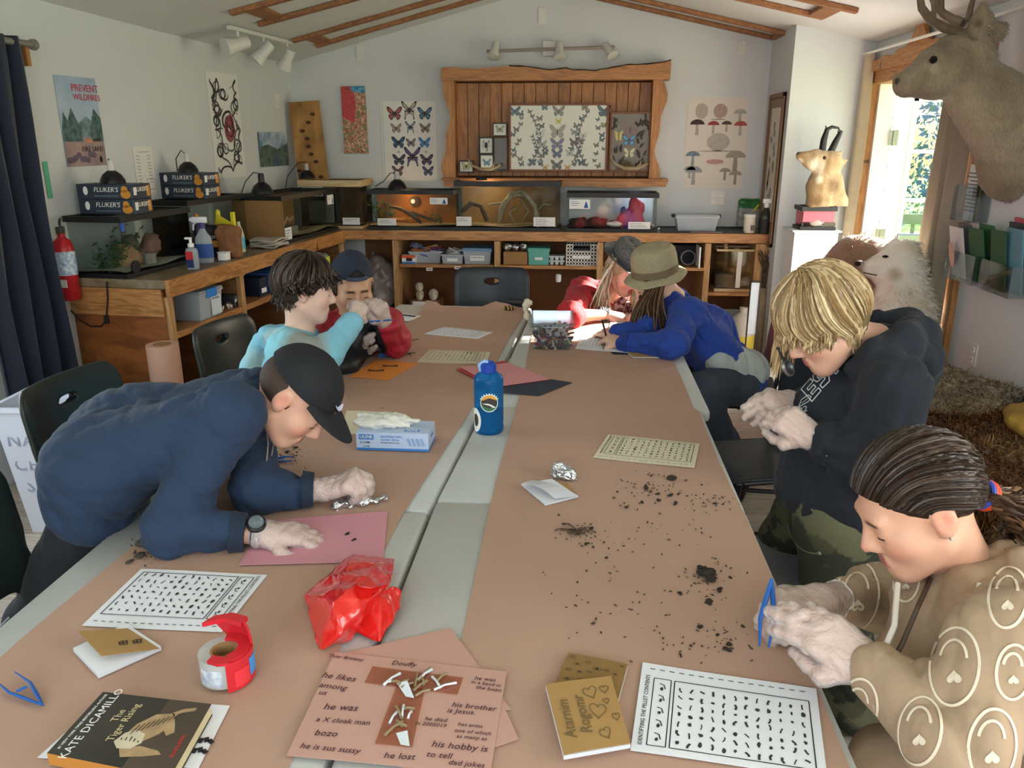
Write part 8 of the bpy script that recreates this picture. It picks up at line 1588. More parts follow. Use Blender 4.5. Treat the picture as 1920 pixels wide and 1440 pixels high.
def capsule_hair(t,h,paths,col,wd,name='hair',seed=0,mname=None,flat=.45):
    # strands as tapered flattened tubes with varied tone, joined as one head of hair
    rg=np.random.default_rng(seed); q=MB(); cols=[]; c0=[np.array(lin(c)) for c in col]
    for pth in paths:
        n=len(pth); w=wd*rg.uniform(.6,1.3); b=len(q.v); q.tube([Vector(p)-t.location for p in pth],[w*(.55+.45*math.sin(math.pi*min(1,.25+i/(n-1)*.75)))*(1 if i<n-1 else .25) for i in range(n)],4,flat=flat,nrm=rg.normal(size=3)); c=c0[rg.integers(len(c0))]*rg.uniform(.75,1.2); cols+=[tuple(np.clip(c,0,1))+(1,)]*(len(q.v)-b)
    me=q.mesh(name,mat('hair_strands_gloss','#ffffff',.42,vcol=True,spec=.45),True,80); ca=me.color_attributes.new('Col','FLOAT_COLOR','POINT'); ca.data.foreach_set('color',np.array(cols,np.float32).ravel()); return link(name,me,t)
def ellpt(h,th,ph,rad,cen=(0,-.012,.035)):  # theta from head top, phi from face direction
    return h(cen[0]+rad[0]*math.sin(th)*math.sin(ph),cen[1]+rad[1]*math.sin(th)*math.cos(ph),cen[2]+rad[2]*math.cos(th))
def meridian(h,n,tend,hang,rad=(.083,.102,.094),seed=0,t0=(.02,1.2),swirl=.25,down=(0,0,-1),jit=.006):
    rg=np.random.default_rng(seed); out=[]
    for i in range(n):
        ph=rg.uniform(-math.pi,math.pi); a=rg.uniform(*t0); e=tend(ph)*rg.uniform(.93,1.05)
        if e<=a+.15: continue
        rr=V3(rad)*h.s/h.s*(1+rg.uniform(-.0,.07)); m=9; p=[ellpt(h,a+(e-a)*j/(m-1),ph+swirl*math.sin((a+(e-a)*j/(m-1))),rr*(1+.02*math.sin(3*ph+j))) for j in range(m)]
        hg=hang(ph)*rg.uniform(.6,1.15)
        if hg>0:
            d=unit(p[-1]-p[-2]); q=p[-1]
            for j in range(4): d=unit(d*.6+V3(down)*.5); q=q+d*hg/4+rg.normal(size=3)*jit*.3; p.append(q)
        out.append(p)
    return out
def cap_dome(t,h,m,rad=(.085,.105,.1),tmax=1.62,cen=(0,-.012,.035),tilt=0.,seam=None,name='cap_crown'):
    q=MB()
    def f(u,v): a=.0005+tmax*v+.0; ph=u*2*math.pi; return Vector(ellpt(h,a+.10*math.cos(ph)*tilt*v,ph,V3(rad)*(1-.012*abs(math.sin(3*ph))**12*(1 if v>.05 else 0)),cen))-t.location
    q.grid(f,48,16,th=.003,closeu=True); o=q.obj(name,m,t,smooth=True,ang=70)
    q=MB(); q.lathe([(0,.006),(.006,.004),(.008,0)],Vector(h(cen[0],cen[1],cen[2]+rad[2]))-t.location,10,M=Vector(h.u).to_track_quat('Z','Y').to_matrix()); q.obj('button',m,o); return o
def visor(t,h,m,phi0=0.,L=.075,rad=(.087,.107,.1),th0=1.58,droop=.35,name='visor',wid=1.05):
    q=MB()
    def f(u,v):
        ph=phi0+(u-.5)*2*wid; b=ellpt(h,th0,ph,rad); c=math.cos((u-.5)*math.pi); d=V3(h.r)*math.sin(phi0)+V3(h.f)*math.cos(phi0); ext=L*h.s*(c**.5 if c>0 else 0)*v
        return Vector(b+d*ext-V3(h.u)*(droop*ext*(.25+v*.6)+.018*h.s*(abs(u-.5)*2)**2*v))-t.location
    q.grid(f,26,10,th=.0035); return q.obj(name,m,t,smooth=True,ang=60)
def person(label,loc): return thing('person',label,'person',loc)
SK=skin_mat()
# ---------------------------------------------------------------- A: navy sweatshirt, black cap, leaning on the left table
def build_A():
    t=person('person in a navy sweatshirt and black cap leaning over the left table with gloved hands',(-1.3,1.75,0)); h=Head(Q(556,742,1.80),(.62,-.07,-.78),(.78,.02,.62),.97)
    J=dict(neck=Q(497,738,1.83),shR=Q(430,775,1.67),shL=Q(468,760,2.0),elR=V3(QZ(318,992,.80)),wrR=V3(QZ(492,1000,.775)),elL=V3(QZ(478,918,.80)),wrL=V3(QZ(612,918,.785)),hipR=Q(182,880,1.64),hipL=Q(190,852,1.93),knR=V3((-1.33,1.66,.44)),knL=V3((-1.36,1.95,.44)),anR=V3((-1.46,1.64,.07)),anL=V3((-1.5,1.98,.07)))
    S=SDF(); head_sdf(S,h,1.); body_common(S,J,h,sc=.95)
    fR=unit(QZ(630,1003,.75)-J['wrR']); cR=[(.35,.35,.2),(.30,.3,.2),(.3,.3,.2),(.35,.35,.2)]; aR=(J['wrR'],fR,(.1,-.1,1),1,cR,(.15,.0),.88,.10)
    fL=unit(QZ(700,885,.84)-J['wrL']); cL=[(.9,.9,.4),(1.0,1.0,.5),(1.1,1.1,.5),(1.1,1.1,.5)]; aL=(J['wrL'],fL,(-.1,-.25,1),-1,cL,(.6,.5),.88,.05)
    hand_sdf(S,*aR); hand_sdf(S,*aL)
    S.obj('body',SK,t,vox=.005,paint=face_paint(h,'#c99a82','#b56f62','#4a3428','#cf8a74'),base='#cfa088'); lashes(t,h)
    glove(t,*aR,el=J['elR'],cuff=.008,seed=2); glove(t,*aL,el=J['elL'],cuff=.035,seed=3)
    S=SDF(); torso(S,J,1.,(.108,.085,.115,.10)); S.ball(Q(250,810,1.8),.11,k=.1); S.cone(J['hipR']+(.0,0,0),J['hipR']+(-.03,0,-.09),.104,.10,k=.05); S.cone(J['hipL']+(.0,0,0),J['hipL']+(-.03,0,-.09),.104,.10,k=.05)
    for e in'RL': arm(S,J['sh'+e],J['el'+e],J['wr'+e],(.064,.054,.044),cuff=.62)
    wk=[crease(.009,24,3,[(.45,.1,1),(.8,0,.7)],2),crease(.004,60,5,[(.5,.2,1)],2)]
    o=S.obj('sweatshirt',cloth('navy_sweat','#22344e'),t,vox=.006,disp=lambda p:wk[0](p)+wk[1](p))
    q=MB(); nk=V3(J['neck']); ax=unit(h(0,-.03,-.06)-nk); M=Vector(ax).to_track_quat('Z','Y').to_matrix(); q.tube([Vector(nk+ax*.012)+M@Vector((.064*math.cos(i*.3142),.064*math.sin(i*.3142),0))-t.location for i in range(20)],.008,8,closed=True); q.obj('collar',cloth('navy_rib','#1a2638'),t,smooth=True)
    for e in'RL':
        a=V3(J['el'+e])+(V3(J['wr'+e])-J['el'+e])*.66; b=V3(J['el'+e])+(V3(J['wr'+e])-J['el'+e])*.82; q=MB(); q.cyl(Vector(a)-t.location,Vector(b)-t.location,.0475,.043,n=24); q.obj('cuff',cloth('navy_rib','#1a2638'),t,smooth=True,ang=50)
    pants(t,J,cloth('dark_trousers','#191b22'),(.066,.082,.07)); shoes(t,J,mat('black_shoe','#17171a',.5),(1,.1,0))
    # short brown hair under the cap, nape
    S=SDF(); S.ell(h(0,-.025,.01),V3((.079,.088,.075))*h.s,h.B); hr=S.obj('hair',mat('brown_hair','#3b2a20',.7,bump=.6,bscale=250),t,vox=.005,cut=[(h(0,.0,-.035),-h.u),(h(0,.015,0),unit(h.f*1+h.u*.1-h.u*0))])
    M_cap=mat('black_cap','#15161b',.8,var=.1,vscale=20,bump=.15,bscale=500); cap_dome(t,h,M_cap,(.0845,.106,.098),1.5,tilt=-.6); visor(t,h,M_cap,0,.082,(.086,.108,.098),1.40,.25)
    # pale curved emblem on the cap front
    q=MB(); pts=[Vector(ellpt(h,1.12+.10*math.sin(i/10*3.1),.15+(i-5)*.05,(.088,.1105,.1025)))-t.location for i in range(11)]; q.tube(pts,[.001+.006*math.sin(i/10*3.14) for i in range(11)],6,flat=.3); q.obj('cap_emblem',mat('emblem_pale','#c4c6dc',.6),t)
    # watch on the near wrist
    d=unit(V3(J['wrR'])-J['elR']); wp=V3(J['wrR'])-d*.012; M=Vector(d).to_track_quat('Z','Y').to_matrix(); q=MB(); q.lathe([(.029,-.011),(.032,-.01),(.032,.01),(.029,.011),(.029,-.011)],Vector(wp)-t.location,24,M=M); w_=q.obj('watch_strap',mat('watch_black','#121315',.4),t,smooth=True,ang=40); n_=unit(V3((0,-.45,.9))-d*(V3((0,-.45,.9))@d)); M2=Vector(n_).to_track_quat('Z','Y').to_matrix(); q=MB(); q.lathe([(0,.0),(.021,0),(.022,.008),(.018,.013),(.016,.011)],Vector(wp+n_*.029)-t.location,24,M=M2); q.obj('watch_case',mat('watch_black','#121315',.4),w_,smooth=True,ang=40); q=MB(); q.lathe([(0,.0115),(.0165,.0115)],Vector(wp+n_*.029)-t.location,20,M=M2); q.obj('watch_face',mat('watch_lcd','#8b959a',.2),w_)
    # lanyard cord
    a,b,c,d_=Q(492,752,1.76),Q(503,830,1.78),Q(497,900,1.74),QZ(500,932,.80); q=MB(); q.tube([Vector(x)-t.location for x in(a,b,c,d_)],.0018,5); q.tube([Vector(x)-t.location for x in(Q(520,795,1.85),Q(510,850,1.8),Q(500,895,1.745),QZ(495,932,.80))],.0018,5); q.obj('lanyard',mat('cord_grey','#8f8472',.7),t)
build_A()
# ---------------------------------------------------------------- B: light blue hoodie, dark hair
def build_B():
    t=person('person with dark shaggy hair in a light blue tie-dye hoodie seen from the side',(-1.22,2.8,0)); h=Head(Q(572,543,2.80),(.92,.33,-.16),(.18,.05,1),.97)
    J=dict(neck=Q(562,628,2.80),shR=Q(540,655,2.66),shL=Q(578,650,2.98),elR=Q(614,660,2.70),wrR=Q(664,600,2.84),elL=Q(618,672,3.0),wrL=V3(QZ(650,652,.78)),hipR=Q(530,795,2.66)+(0,0,.0),hipL=Q(545,780,2.95),knR=V3((-.82,2.72,.50)),knL=V3((-.82,3.02,.50)),anR=V3((-.86,2.72,.07)),anL=V3((-.86,3.02,.07)))
    J['hipR'][0]=-1.16; J['hipL'][0]=-1.16; J['hipR'][2]=.56; J['hipL'][2]=.56
    S=SDF(); head_sdf(S,h,.98); body_common(S,J,h,sc=.9)
    aR=(J['wrR'],unit(Q(676,572,2.90)-J['wrR']),(.6,-.7,.2),1,[(.7,.7,.4)]*2+[(1.,.9,.5)]*2,(.5,.4),.82,.05); aL=(J['wrL'],(.5,.1,-.5),(.3,-.6,.6),-1,[(.4,.4,.3)]*4,(.3,.2),.82,.08)
    hand_sdf(S,*aR); hand_sdf(S,*aL); S.obj('body',SK,t,vox=.0058,paint=face_paint(h,'#dcb6a4','#c07f78','#2f211a','#dca392'),base='#dbb5a3'); lashes(t,h)
    glove(t,*aR,el=J['elR'],cuff=.04,seed=4,vox=.004,flare=.012); glove(t,*aL,el=J['elL'],cuff=.03,seed=5,vox=.004)
    S=SDF(); torso(S,J,.9,(.10,.085,.11,.10)); 
    for e in'RL': arm(S,J['sh'+e],J['el'+e],J['wr'+e],(.06,.053,.042),cuff=.88)
    nk=V3(J['neck']); S.chain([nk+(-.0,-.085,.01),nk+(-.10,-.05,-.0),nk+(-.125,.04,-.02),nk+(-.03,.1,.0)],[.026,.036,.04,.03],k=.025); S.chain([nk+(-.135,-.03,-.03),nk+(-.185,-.02,-.13),nk+(-.14,-.0,-.19)],[.04,.04,.03],k=.03); S.cone(nk+(-.02,-.08,.01),nk+(.06,-.04,-.04),.03,.03,k=.03)
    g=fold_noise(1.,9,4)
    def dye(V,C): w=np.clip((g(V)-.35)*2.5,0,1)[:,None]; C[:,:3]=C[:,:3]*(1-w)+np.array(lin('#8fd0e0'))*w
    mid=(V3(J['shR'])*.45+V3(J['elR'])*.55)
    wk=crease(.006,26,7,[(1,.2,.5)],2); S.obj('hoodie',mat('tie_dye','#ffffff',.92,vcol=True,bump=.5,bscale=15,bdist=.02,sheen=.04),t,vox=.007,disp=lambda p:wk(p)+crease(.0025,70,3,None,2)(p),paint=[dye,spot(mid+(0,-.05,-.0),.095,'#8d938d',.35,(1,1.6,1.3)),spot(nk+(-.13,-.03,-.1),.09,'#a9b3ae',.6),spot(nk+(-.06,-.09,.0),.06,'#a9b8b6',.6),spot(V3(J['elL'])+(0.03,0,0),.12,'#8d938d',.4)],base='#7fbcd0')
    J2=dict(J); pants(t,J2,cloth('blue_grey_trousers','#5a6470'),(.10,.075,.06)); shoes(t,J,mat('grey_shoe','#4a4a50',.6),(1,0,0))
    S=SDF(); S.ell(h(0,-.02,.045),V3((.086,.1,.088))*h.s,h.B); S.ell(h(0,-.055,.0),V3((.074,.058,.072))*h.s,h.B); S.obj('hair_base',mat('dark_hair_base','#2b211b',.7),t,vox=.006,cut=[(h(0,.05,0),unit(h.f*.8-h.u*.35)),(h(0,.0,-.055),-h.u)],disp=fold_noise(.004,90,4))
    te=lambda ph:(1.28+.1*math.cos(3*ph)) if abs(ph)<.8 else (1.65 if abs(ph)<1.7 else 2.25); capsule_hair(t,h,meridian(h,900,te,lambda ph:.022 if abs(ph)<1.2 else .03,(.092,.110,.103),3,swirl=.5,down=(.15,0,-1),jit=.02),['#2c211a','#3a2b21','#1f1712','#46352a'],.0042)
build_B()
# ---------------------------------------------------------------- C: red jacket, backwards navy cap
def build_C():
    t=person('person in a red jacket with a backwards navy cap peering at gloved hands',(-1.12,3.25,0)); h=Head(Q(662,538,3.05),(.42,-.84,-.28),(.10,-.22,.96),.98)
    J=dict(neck=Q(655,615,3.12),shR=Q(608,625,3.06),shL=Q(722,608,3.26),elR=Q(640,690,2.98),wrR=V3(QZ(676,648,.80)),elL=V3(QZ(738,640,.81)),wrL=Q(722,604,3.02),hipR=V3((-1.2,3.12,.56)),hipL=V3((-1.08,3.4,.56)),knR=V3((-.8,3.2,.5)),knL=V3((-.75,3.45,.5)),anR=V3((-.85,3.2,.07)),anL=V3((-.8,3.45,.07)))
    S=SDF(); head_sdf(S,h,1.05); body_common(S,J,h,sc=.92)
    aR=(J['wrR'],unit(Q(688,605,2.92)-J['wrR']),(-.3,-.8,.2),1,[(.25,.3,.2),(.3,.4,.3),(1.,1.,.5),(1.1,1.1,.5)],(.35,.3),.84,.08); aL=(J['wrL'],unit(Q(712,570,2.97)-J['wrL']),(.55,-.55,.5),-1,[(.9,.8,.4)]*4,(.6,.4),.86,.06)
    hand_sdf(S,*aR); hand_sdf(S,*aL); S.obj('body',SK,t,vox=.0058,paint=face_paint(h,'#b98b6c','#a06256','#2a1d16','#b98068'),base='#bb8e70'); lashes(t,h)
    glove(t,*aR,el=J['elR'],cuff=.035,seed=6,vox=.004); glove(t,*aL,el=J['elL'],cuff=.045,seed=7,vox=.004,flare=.02)
    S=SDF(); torso(S,J,.95,(.12,.095,.135,.115)); 
    for e in'RL': arm(S,J['sh'+e],J['el'+e],J['wr'+e],(.07,.066,.05),cuff=.82)
    nk=V3(J['neck']); q_=lambda p:.0035*np.sin(p[:,2]*95)
    blk=np.array(lin('#14161c')); 
    wk=crease(.009,30,9,None,2)
    ch=(V3(J['shL'])+J['shR'])/2
    def panel(V,C): 
        w=np.linalg.norm((V-ch-np.array([.05,-.12,-.08]))*np.array([1.25,.8,.55]),axis=1)<.125; C[w,:3]=blk
    S.obj('jacket',mat('red_jacket','#ffffff',.55,vcol=True,bump=.2,bscale=60,bdist=.004),t,vox=.007,disp=lambda p:wk(p)+q_(p),paint=[panel],base='#a01f30')
    q=MB(); ax=unit(h(0,-.03,-.06)-nk); M=Vector(ax).to_track_quat('Z','Y').to_matrix(); q.grid(lambda u,v:Vector(nk-ax*.01)+M@Vector(((.072+.008*v)*math.cos(u*6.283),(.072+.008*v)*math.sin(u*6.283),.055*v))-t.location,24,4,th=.008,closeu=True); q.obj('collar',cloth('black_collar','#16181f'),t,smooth=True)
    pants(t,J,cloth('dark_trousers','#191b22')); shoes(t,J,MATS['black_shoe'],(1,0,0))
    S=SDF(); S.ell(h(0,-.025,.02),V3((.0795,.088,.08))*h.s,h.B); S.cone(h(.074,.008,.0),h(.074,.012,-.02),.007,.005); S.cone(h(-.074,.008,.0),h(-.074,.012,-.02),.007,.005); S.obj('hair',mat('black_hair','#17120f',.6,bump=.5,bscale=250),t,vox=.005,cut=[(h(0,.03,-.0),unit(h.f)),(h(0,0,-.05),-h.u)])
    M_nc=mat('navy_cap','#1c2436',.8,var=.12,vscale=20,bump=.15,bscale=500); cap_dome(t,h,M_nc,(.088,.108,.112),1.44,tilt=-2.2); visor(t,h,M_nc,math.pi,.07,(.089,.109,.112),1.38,.5)
    # strap opening above the forehead
    q=MB(); q.tube([Vector(ellpt(h,1.16-.30*math.sin(i/12*math.pi),-.42+i*.07,(.0895,.1095,.1135)))-t.location for i in range(13)],.003,6); q.obj('strap_arch',mat('strap_dark','#11141c',.7),t); q=MB(); q.add([Vector(ellpt(h,1.16-.30*math.sin(i/12*math.pi)*k,-.42+i*.07,(.0890,.109,.1130)))-t.location for k in(0,1) for i in range(13)],[(i,i+1,14+i,13+i) for i in range(12)]); q.obj('strap_gap',mat('gap_hair','#0f0d0d',.8),t); q=MB(); q.tube([Vector(ellpt(h,1.21,-.5+i*.0834,(.090,.110,.114)))-t.location for i in range(13)],.009,6,flat=.25,nrm=h.f); q.obj('strap',mat('strap_slate','#3a4358',.7),t)
    tw=tweezers('blue tweezers held by the person in the red jacket',Q(735,600,3.0),Q(672,603,2.93),Q(676,597,2.96))
build_C()
# ---------------------------------------------------------------- D: red shirt, grey hat, long fair hair
def straw_hat(t,h,m_crown,m_band,cr=.088,ch=.095,brim=.06,tilt=(0,0),droop=.02,curl=.0,cen=(0,-.012,.065),band=.028,flat=.35,nrm=None,pinch=0.):
    U=unit(h.u+h.r*tilt[0]+h.f*tilt[1]) if nrm is None else unit(nrm); Fv=unit(h.f-U*(h.f@U)); Rv=np.cross(Fv,U); c=h(*cen); W=lambda x,y,z:Vector(c+(x*Rv+y*Fv+z*U)*h.s)-t.location
    q=MB(); prof=[(cr*1.0,0),(cr*1.0,.02),(cr*.985,ch*.55),(cr*.93,ch*.8),(cr*.78,ch*.95),(cr*flat,ch),(.0001,ch-.004)]
    q.grid(lambda u,v:(lambda k,fr:W((prof[k][0]+(prof[k+1][0]-prof[k][0])*fr)*math.cos(u*6.283)*.94,(prof[k][0]+(prof[k+1][0]-prof[k][0])*fr)*math.sin(u*6.283)*1.12,prof[k][1]+(prof[k+1][1]-prof[k][1])*fr-pinch*max(0,v-.7)*math.exp(-(math.cos(u*6.283)/.35)**2)))(min(int(v*6),5),v*6-min(int(v*6),5)),40,19,closeu=True); o=q.obj('hat_crown',m_crown,t,smooth=True,ang=80)
    q=MB(); q.grid(lambda u,v:W((cr+brim*v)*math.cos(u*6.283)*.94,(cr+brim*v)*math.sin(u*6.283)*1.1,-droop*v**1.3+curl*v**2*abs(math.cos(u*6.283))**2+.004*math.sin(5*u*6.283)*v),44,8,th=.003,closeu=True); q.obj('hat_brim',m_crown,o,smooth=True,ang=80)
    q=MB(); q.grid(lambda u,v:W((cr*1.012+.001)*math.cos(u*6.283)*.94,(cr*1.012+.001)*math.sin(u*6.283)*1.12,.002+band*v),40,3,closeu=True); q.obj('hat_band',m_band,o,smooth=True); return W
def build_D():
    t=person('person in a red shirt and grey straw hat with long fair hair',(.12,4.5,0)); h=Head(Q(1172,507,4.2),(.52,-.62,-.50),(.20,-.30,.9),1.)
    J=dict(neck=Q(1145,560,4.32),shR=Q(1092,548,4.30),shL=Q(1200,565,4.48),elR=V3(QZ(1068,592,.80)),wrR=V3(QZ(1140,590,.775)),elL=V3(QZ(1250,592,.80)),wrL=V3(QZ(1212,588,.785)),hipR=V3((-.02,4.62,.52)),hipL=V3((.28,4.68,.52)),knR=V3((-.0,4.25,.5)),knL=V3((.3,4.3,.5)),anR=V3((-.0,4.4,.07)),anL=V3((.3,4.4,.07)))
    S=SDF(); head_sdf(S,h,1.,ears=(0,0)); body_common(S,J,h,sc=.98)
    aR=(J['wrR'],unit(QZ(1180,598,.752)-J['wrR']),(0,-.3,1),1,[(.5,.4,.3),(.6,.5,.3),(.7,.5,.3),(.8,.5,.3)],(.3,.2),.95,.07); aL=(J['wrL'],unit(QZ(1180,600,.752)-J['wrL']),(0,-.3,1),-1,[(.4,.4,.3)]*4,(.3,.2),.95,.07)
    hand_sdf(S,*aR); hand_sdf(S,*aL); S.obj('body',SK,t,vox=.0062,paint=face_paint(h,'#d8a490','#b8605c','#a08a70','#d88a7a'),base='#d6a18c'); lashes(t,h,'#4a3a30')
    S=SDF(); torso(S,J,1.,(.115,.09,.125,.11))
    arm(S,J['shR'],J['elR'],J['wrR'],(.072,.06,.045),cuff=.18); arm(S,J['shL'],J['elL'],J['wrL'],(.072,.06,.045),cuff=.4)
    wk=crease(.010,26,11,[(.9,.2,.7)],2); S.obj('shirt',cloth('red_shirt','#ab1f28'),t,vox=.007,disp=wk)
    S=SDF(); nk=V3(J['neck']); S.ell(nk+(.06,-.10,-.06),(.055,.05,.09)); S.obj('neck_scarf',mat('patterned_scarf','#5a1f2a',.8,col2='#b88a8a',vscale=60,kind='voronoi'),t,vox=.007,disp=fold_noise(.006,60,4))
    for (a,rz) in((aR,1),(aL,-1)):
        for k in range(5): d=-unit(a[1]); p=V3(a[0])+d*(.012*k); M=Vector(d).to_track_quat('Z','Y').to_matrix(); q=MB(); q.tube([Vector(p)+M@Vector((.031*math.cos(i*.524),.031*math.sin(i*.524),.003*math.sin(i+k)))-t.location for i in range(12)],.004,6,closed=True); q.obj('bracelet',mat('bracelet%d'%(k%3),['#c9c6be','#3a4a52','#8a8f96'][k%3],.3,.6),t,smooth=True)
    pants(t,J,cloth('dark_trousers','#191b22')); shoes(t,J,MATS['black_shoe'],(0,-1,0))
    paths=[]; rg=np.random.default_rng(4)
    for i in range(300):
        e=1 if i%4 else -1; ph=e*(rg.uniform(1.55,2.7) if e>0 else rg.uniform(1.,2.4)); th=rg.uniform(1.05,1.6); p=[ellpt(h,th+.12*j,ph,(.086,.104,.098)) for j in range(5)]; g=V3(p[-1]); tgt=(Q(1132,590,4.18) if e>0 else Q(1185,590,4.2))+rg.normal(size=3)*(.022,.03,.01); 
        for j in range(1,9): w=j/8; p.append(g*(1-w)+tgt*w+V3((-.03*e*math.sin(w*3.1)*.6,(-.01 if e>0 else -.05)*math.sin(w*3.1),0))+rg.normal(size=3)*.003)
        paths.append(p)
    capsule_hair(t,h,paths,['#b8a183','#cdb99a','#9c8468','#d8ccb6'],.0042,seed=6)
    S=SDF(); S.ell(h(0,-.022,.03),V3((.082,.097,.088))*h.s,h.B); S.obj('hair_base',mat('fair_hair_base','#a88f72',.7),t,vox=.007,cut=[(h(0,.05,0),unit(h.f)),(h(0,0,-.06),-h.u)])
    W=straw_hat(t,h,mat('grey_straw','#6f6f6e',.8,col2='#3f4042',vscale=140,kind='noise',bump=.6,bscale=260),mat('grey_straw_band','#5f6062',.8,col2='#34363a',vscale=140),.084,.10,.05,droop=.0,curl=.03,cen=(0,-.02,.06),flat=.55,pinch=.06)
    # thin chin cord
    q=MB(); q.tube([Vector(h(.078,.02,.05))-t.location,Vector(h(.075,.04,-.04))-t.location,Vector(h(.045,.07,-.1))-t.location,Vector(h(0,.075,-.125))-t.location,Vector(h(-.045,.07,-.1))-t.location,Vector(h(-.075,.04,-.04))-t.location],.0018,5); q.obj('chin_cord',mat('cord_tan','#a58f6a',.7),t)
build_D()
# ---------------------------------------------------------------- E: blue sweatshirt, tan hat, writing
def build_E():
    t=person('person in a royal blue sweatshirt and tan hat writing with a pen',(.72,3.72,0)); h=Head(Q(1226,528,3.68),(-.72,-.22,-.64),(-.34,-.12,.93),1.)
    J=dict(neck=Q(1268,565,3.68),shL=Q(1290,590,3.50),shR=Q(1235,590,3.88),elL=V3(QZ(1262,648,.80)),wrL=V3(QZ(1163,642,.775)),elR=V3(QZ(1215,618,.80)),wrR=V3(QZ(1150,628,.775)),hipL=V3((.76,3.60,.55)),hipR=V3((.76,3.88,.55)),knL=V3((.42,3.42,.52)),knR=V3((.42,3.9,.52)),anL=V3((.62,3.5,.07)),anR=V3((.60,3.9,.07)))
    J['knL']=Q(1305,735,3.35); J['anL']=V3((.80,3.60,.09)); 
    S=SDF(); head_sdf(S,h,1.,ears=(0,0)); body_common(S,J,h,sc=.92)
    aL=(J['wrL'],unit(QZ(1125,630,.78)-J['wrL']),(.1,-.5,.8),-1,[(.7,.8,.4),(.8,.9,.4),(.9,.9,.4),(1.,.9,.4)],(.6,.5),.9,.04); aR=(J['wrR'],unit(QZ(1118,625,.76)-J['wrR']),(.1,.1,1),1,[(.4,.4,.2)]*4,(.3,.2),.9,.06)
    hand_sdf(S,*aL); hand_sdf(S,*aR); S.obj('body',SK,t,vox=.0062,paint=face_paint(h,'#d8ac96','#b8746a','#4a3428'),base='#d6ab95')
    S=SDF(); torso(S,J,1.,(.115,.088,.125,.11)); S.ball(Q(1335,610,3.7),.085,k=.1)
    for e in'RL': arm(S,J['sh'+e],J['el'+e],J['wr'+e],(.068,.056,.043),cuff=.88)
    wk=crease(.010,27,13,[(1,.1,.6),(.5,0,1)],2); S.obj('sweatshirt',cloth('royal_blue_sweat','#1f3d8f'),t,vox=.0065,disp=lambda p:wk(p)+crease(.0045,60,2,None,2)(p))
    for e in'LR':
        a=V3(J['el'+e])+(V3(J['wr'+e])-J['el'+e])*.78; b=V3(J['el'+e])+(V3(J['wr'+e])-J['el'+e])*.94; q=MB(); q.cyl(Vector(a)-t.location,Vector(b)-t.location,.0465,.042,n=22); q.obj('cuff',cloth('royal_blue_rib','#1b3580'),t,smooth=True,ang=50)
    S=SDF(); S.chain([J['hipL']+(.03,-.0,.05),Q(1378,678,3.55),Q(1392,725,3.5)],[.09,.055,.03],k=.05); S.chain([J['hipL']+(0,.0,.05),Q(1345,675,3.5)],[.10,.06],k=.05); S.obj('tied_grey_jacket',cloth('grey_fleece','#a5aaa6'),t,vox=.008,disp=crease(.005,26,6))
    pants(t,J,cloth('slate_trousers','#333b47'),(.108,.085,.065)); shoes(t,J,mat('dark_shoe_pale_sole','#22242a',.5),(-.3,-1,0))
    S=SDF(); S.ell(h(0,-.02,.03),V3((.081,.096,.088))*h.s,h.B); S.obj('hair_base',mat('brown_hair_base','#46301f',.7),t,vox=.007,cut=[(h(0,.05,0),unit(h.f)),(h(0,0,-.07),-h.u)])
    rg=np.random.default_rng(9); paths=[]
    for i in range(200):
        k=i%3; ph=(rg.uniform(-2.2,-.7) if k else rg.uniform(.8,2.0)); p=[ellpt(h,1.3+.14*j,ph,(.086,.103,.098)) for j in range(4)]; g=V3(p[-1]); tgt=(Q(1192,612,3.55) if (k==1) else Q(1235,622,3.5))+rg.normal(size=3)*(.018,.03,.012)
        for j in range(1,8): w=j/7; p.append(g*(1-w)+tgt*w+V3((-.02*math.sin(w*3.1),-.02*math.sin(w*3.1),0)))
        paths.append(p)
    capsule_hair(t,h,paths,['#4a3322','#5f452f','#38261a','#7a5c40'],.004,seed=8)
    straw_hat(t,h,mat('tan_straw','#a49879',.85,col2='#8f8468',vscale=60,stretch=(1,1,6),bump=.4,bscale=160),mat('taupe_band','#6f5f48',.85),.098,.128,.036,droop=.022,cen=(0,-.03,.03),band=.036,flat=.45,nrm=(-.16,-.22,.95))
    p=V3(QZ(1136,628,.79)); q=MB(); q.tube([Vector(QZ(1131,655,.748)),Vector(p),Vector(Q(1129,600,p[1]-.02))],[.0015,.0045,.0045],8); pn=thing('pen','slim dark pen held in the writing hand','pen',QZ(1131,655,.748)); q.v=[tuple(Vector(v)-pn.location) for v in q.v]; q.obj('barrel',mat('pen_dark','#2c2624',.4),pn,smooth=True); q=MB(); q.tube([Vector((0,0,0)),Vector((.0,.001,.004))],[.0008,.0014],6); q.obj('nib',M_steel,pn)
build_E()
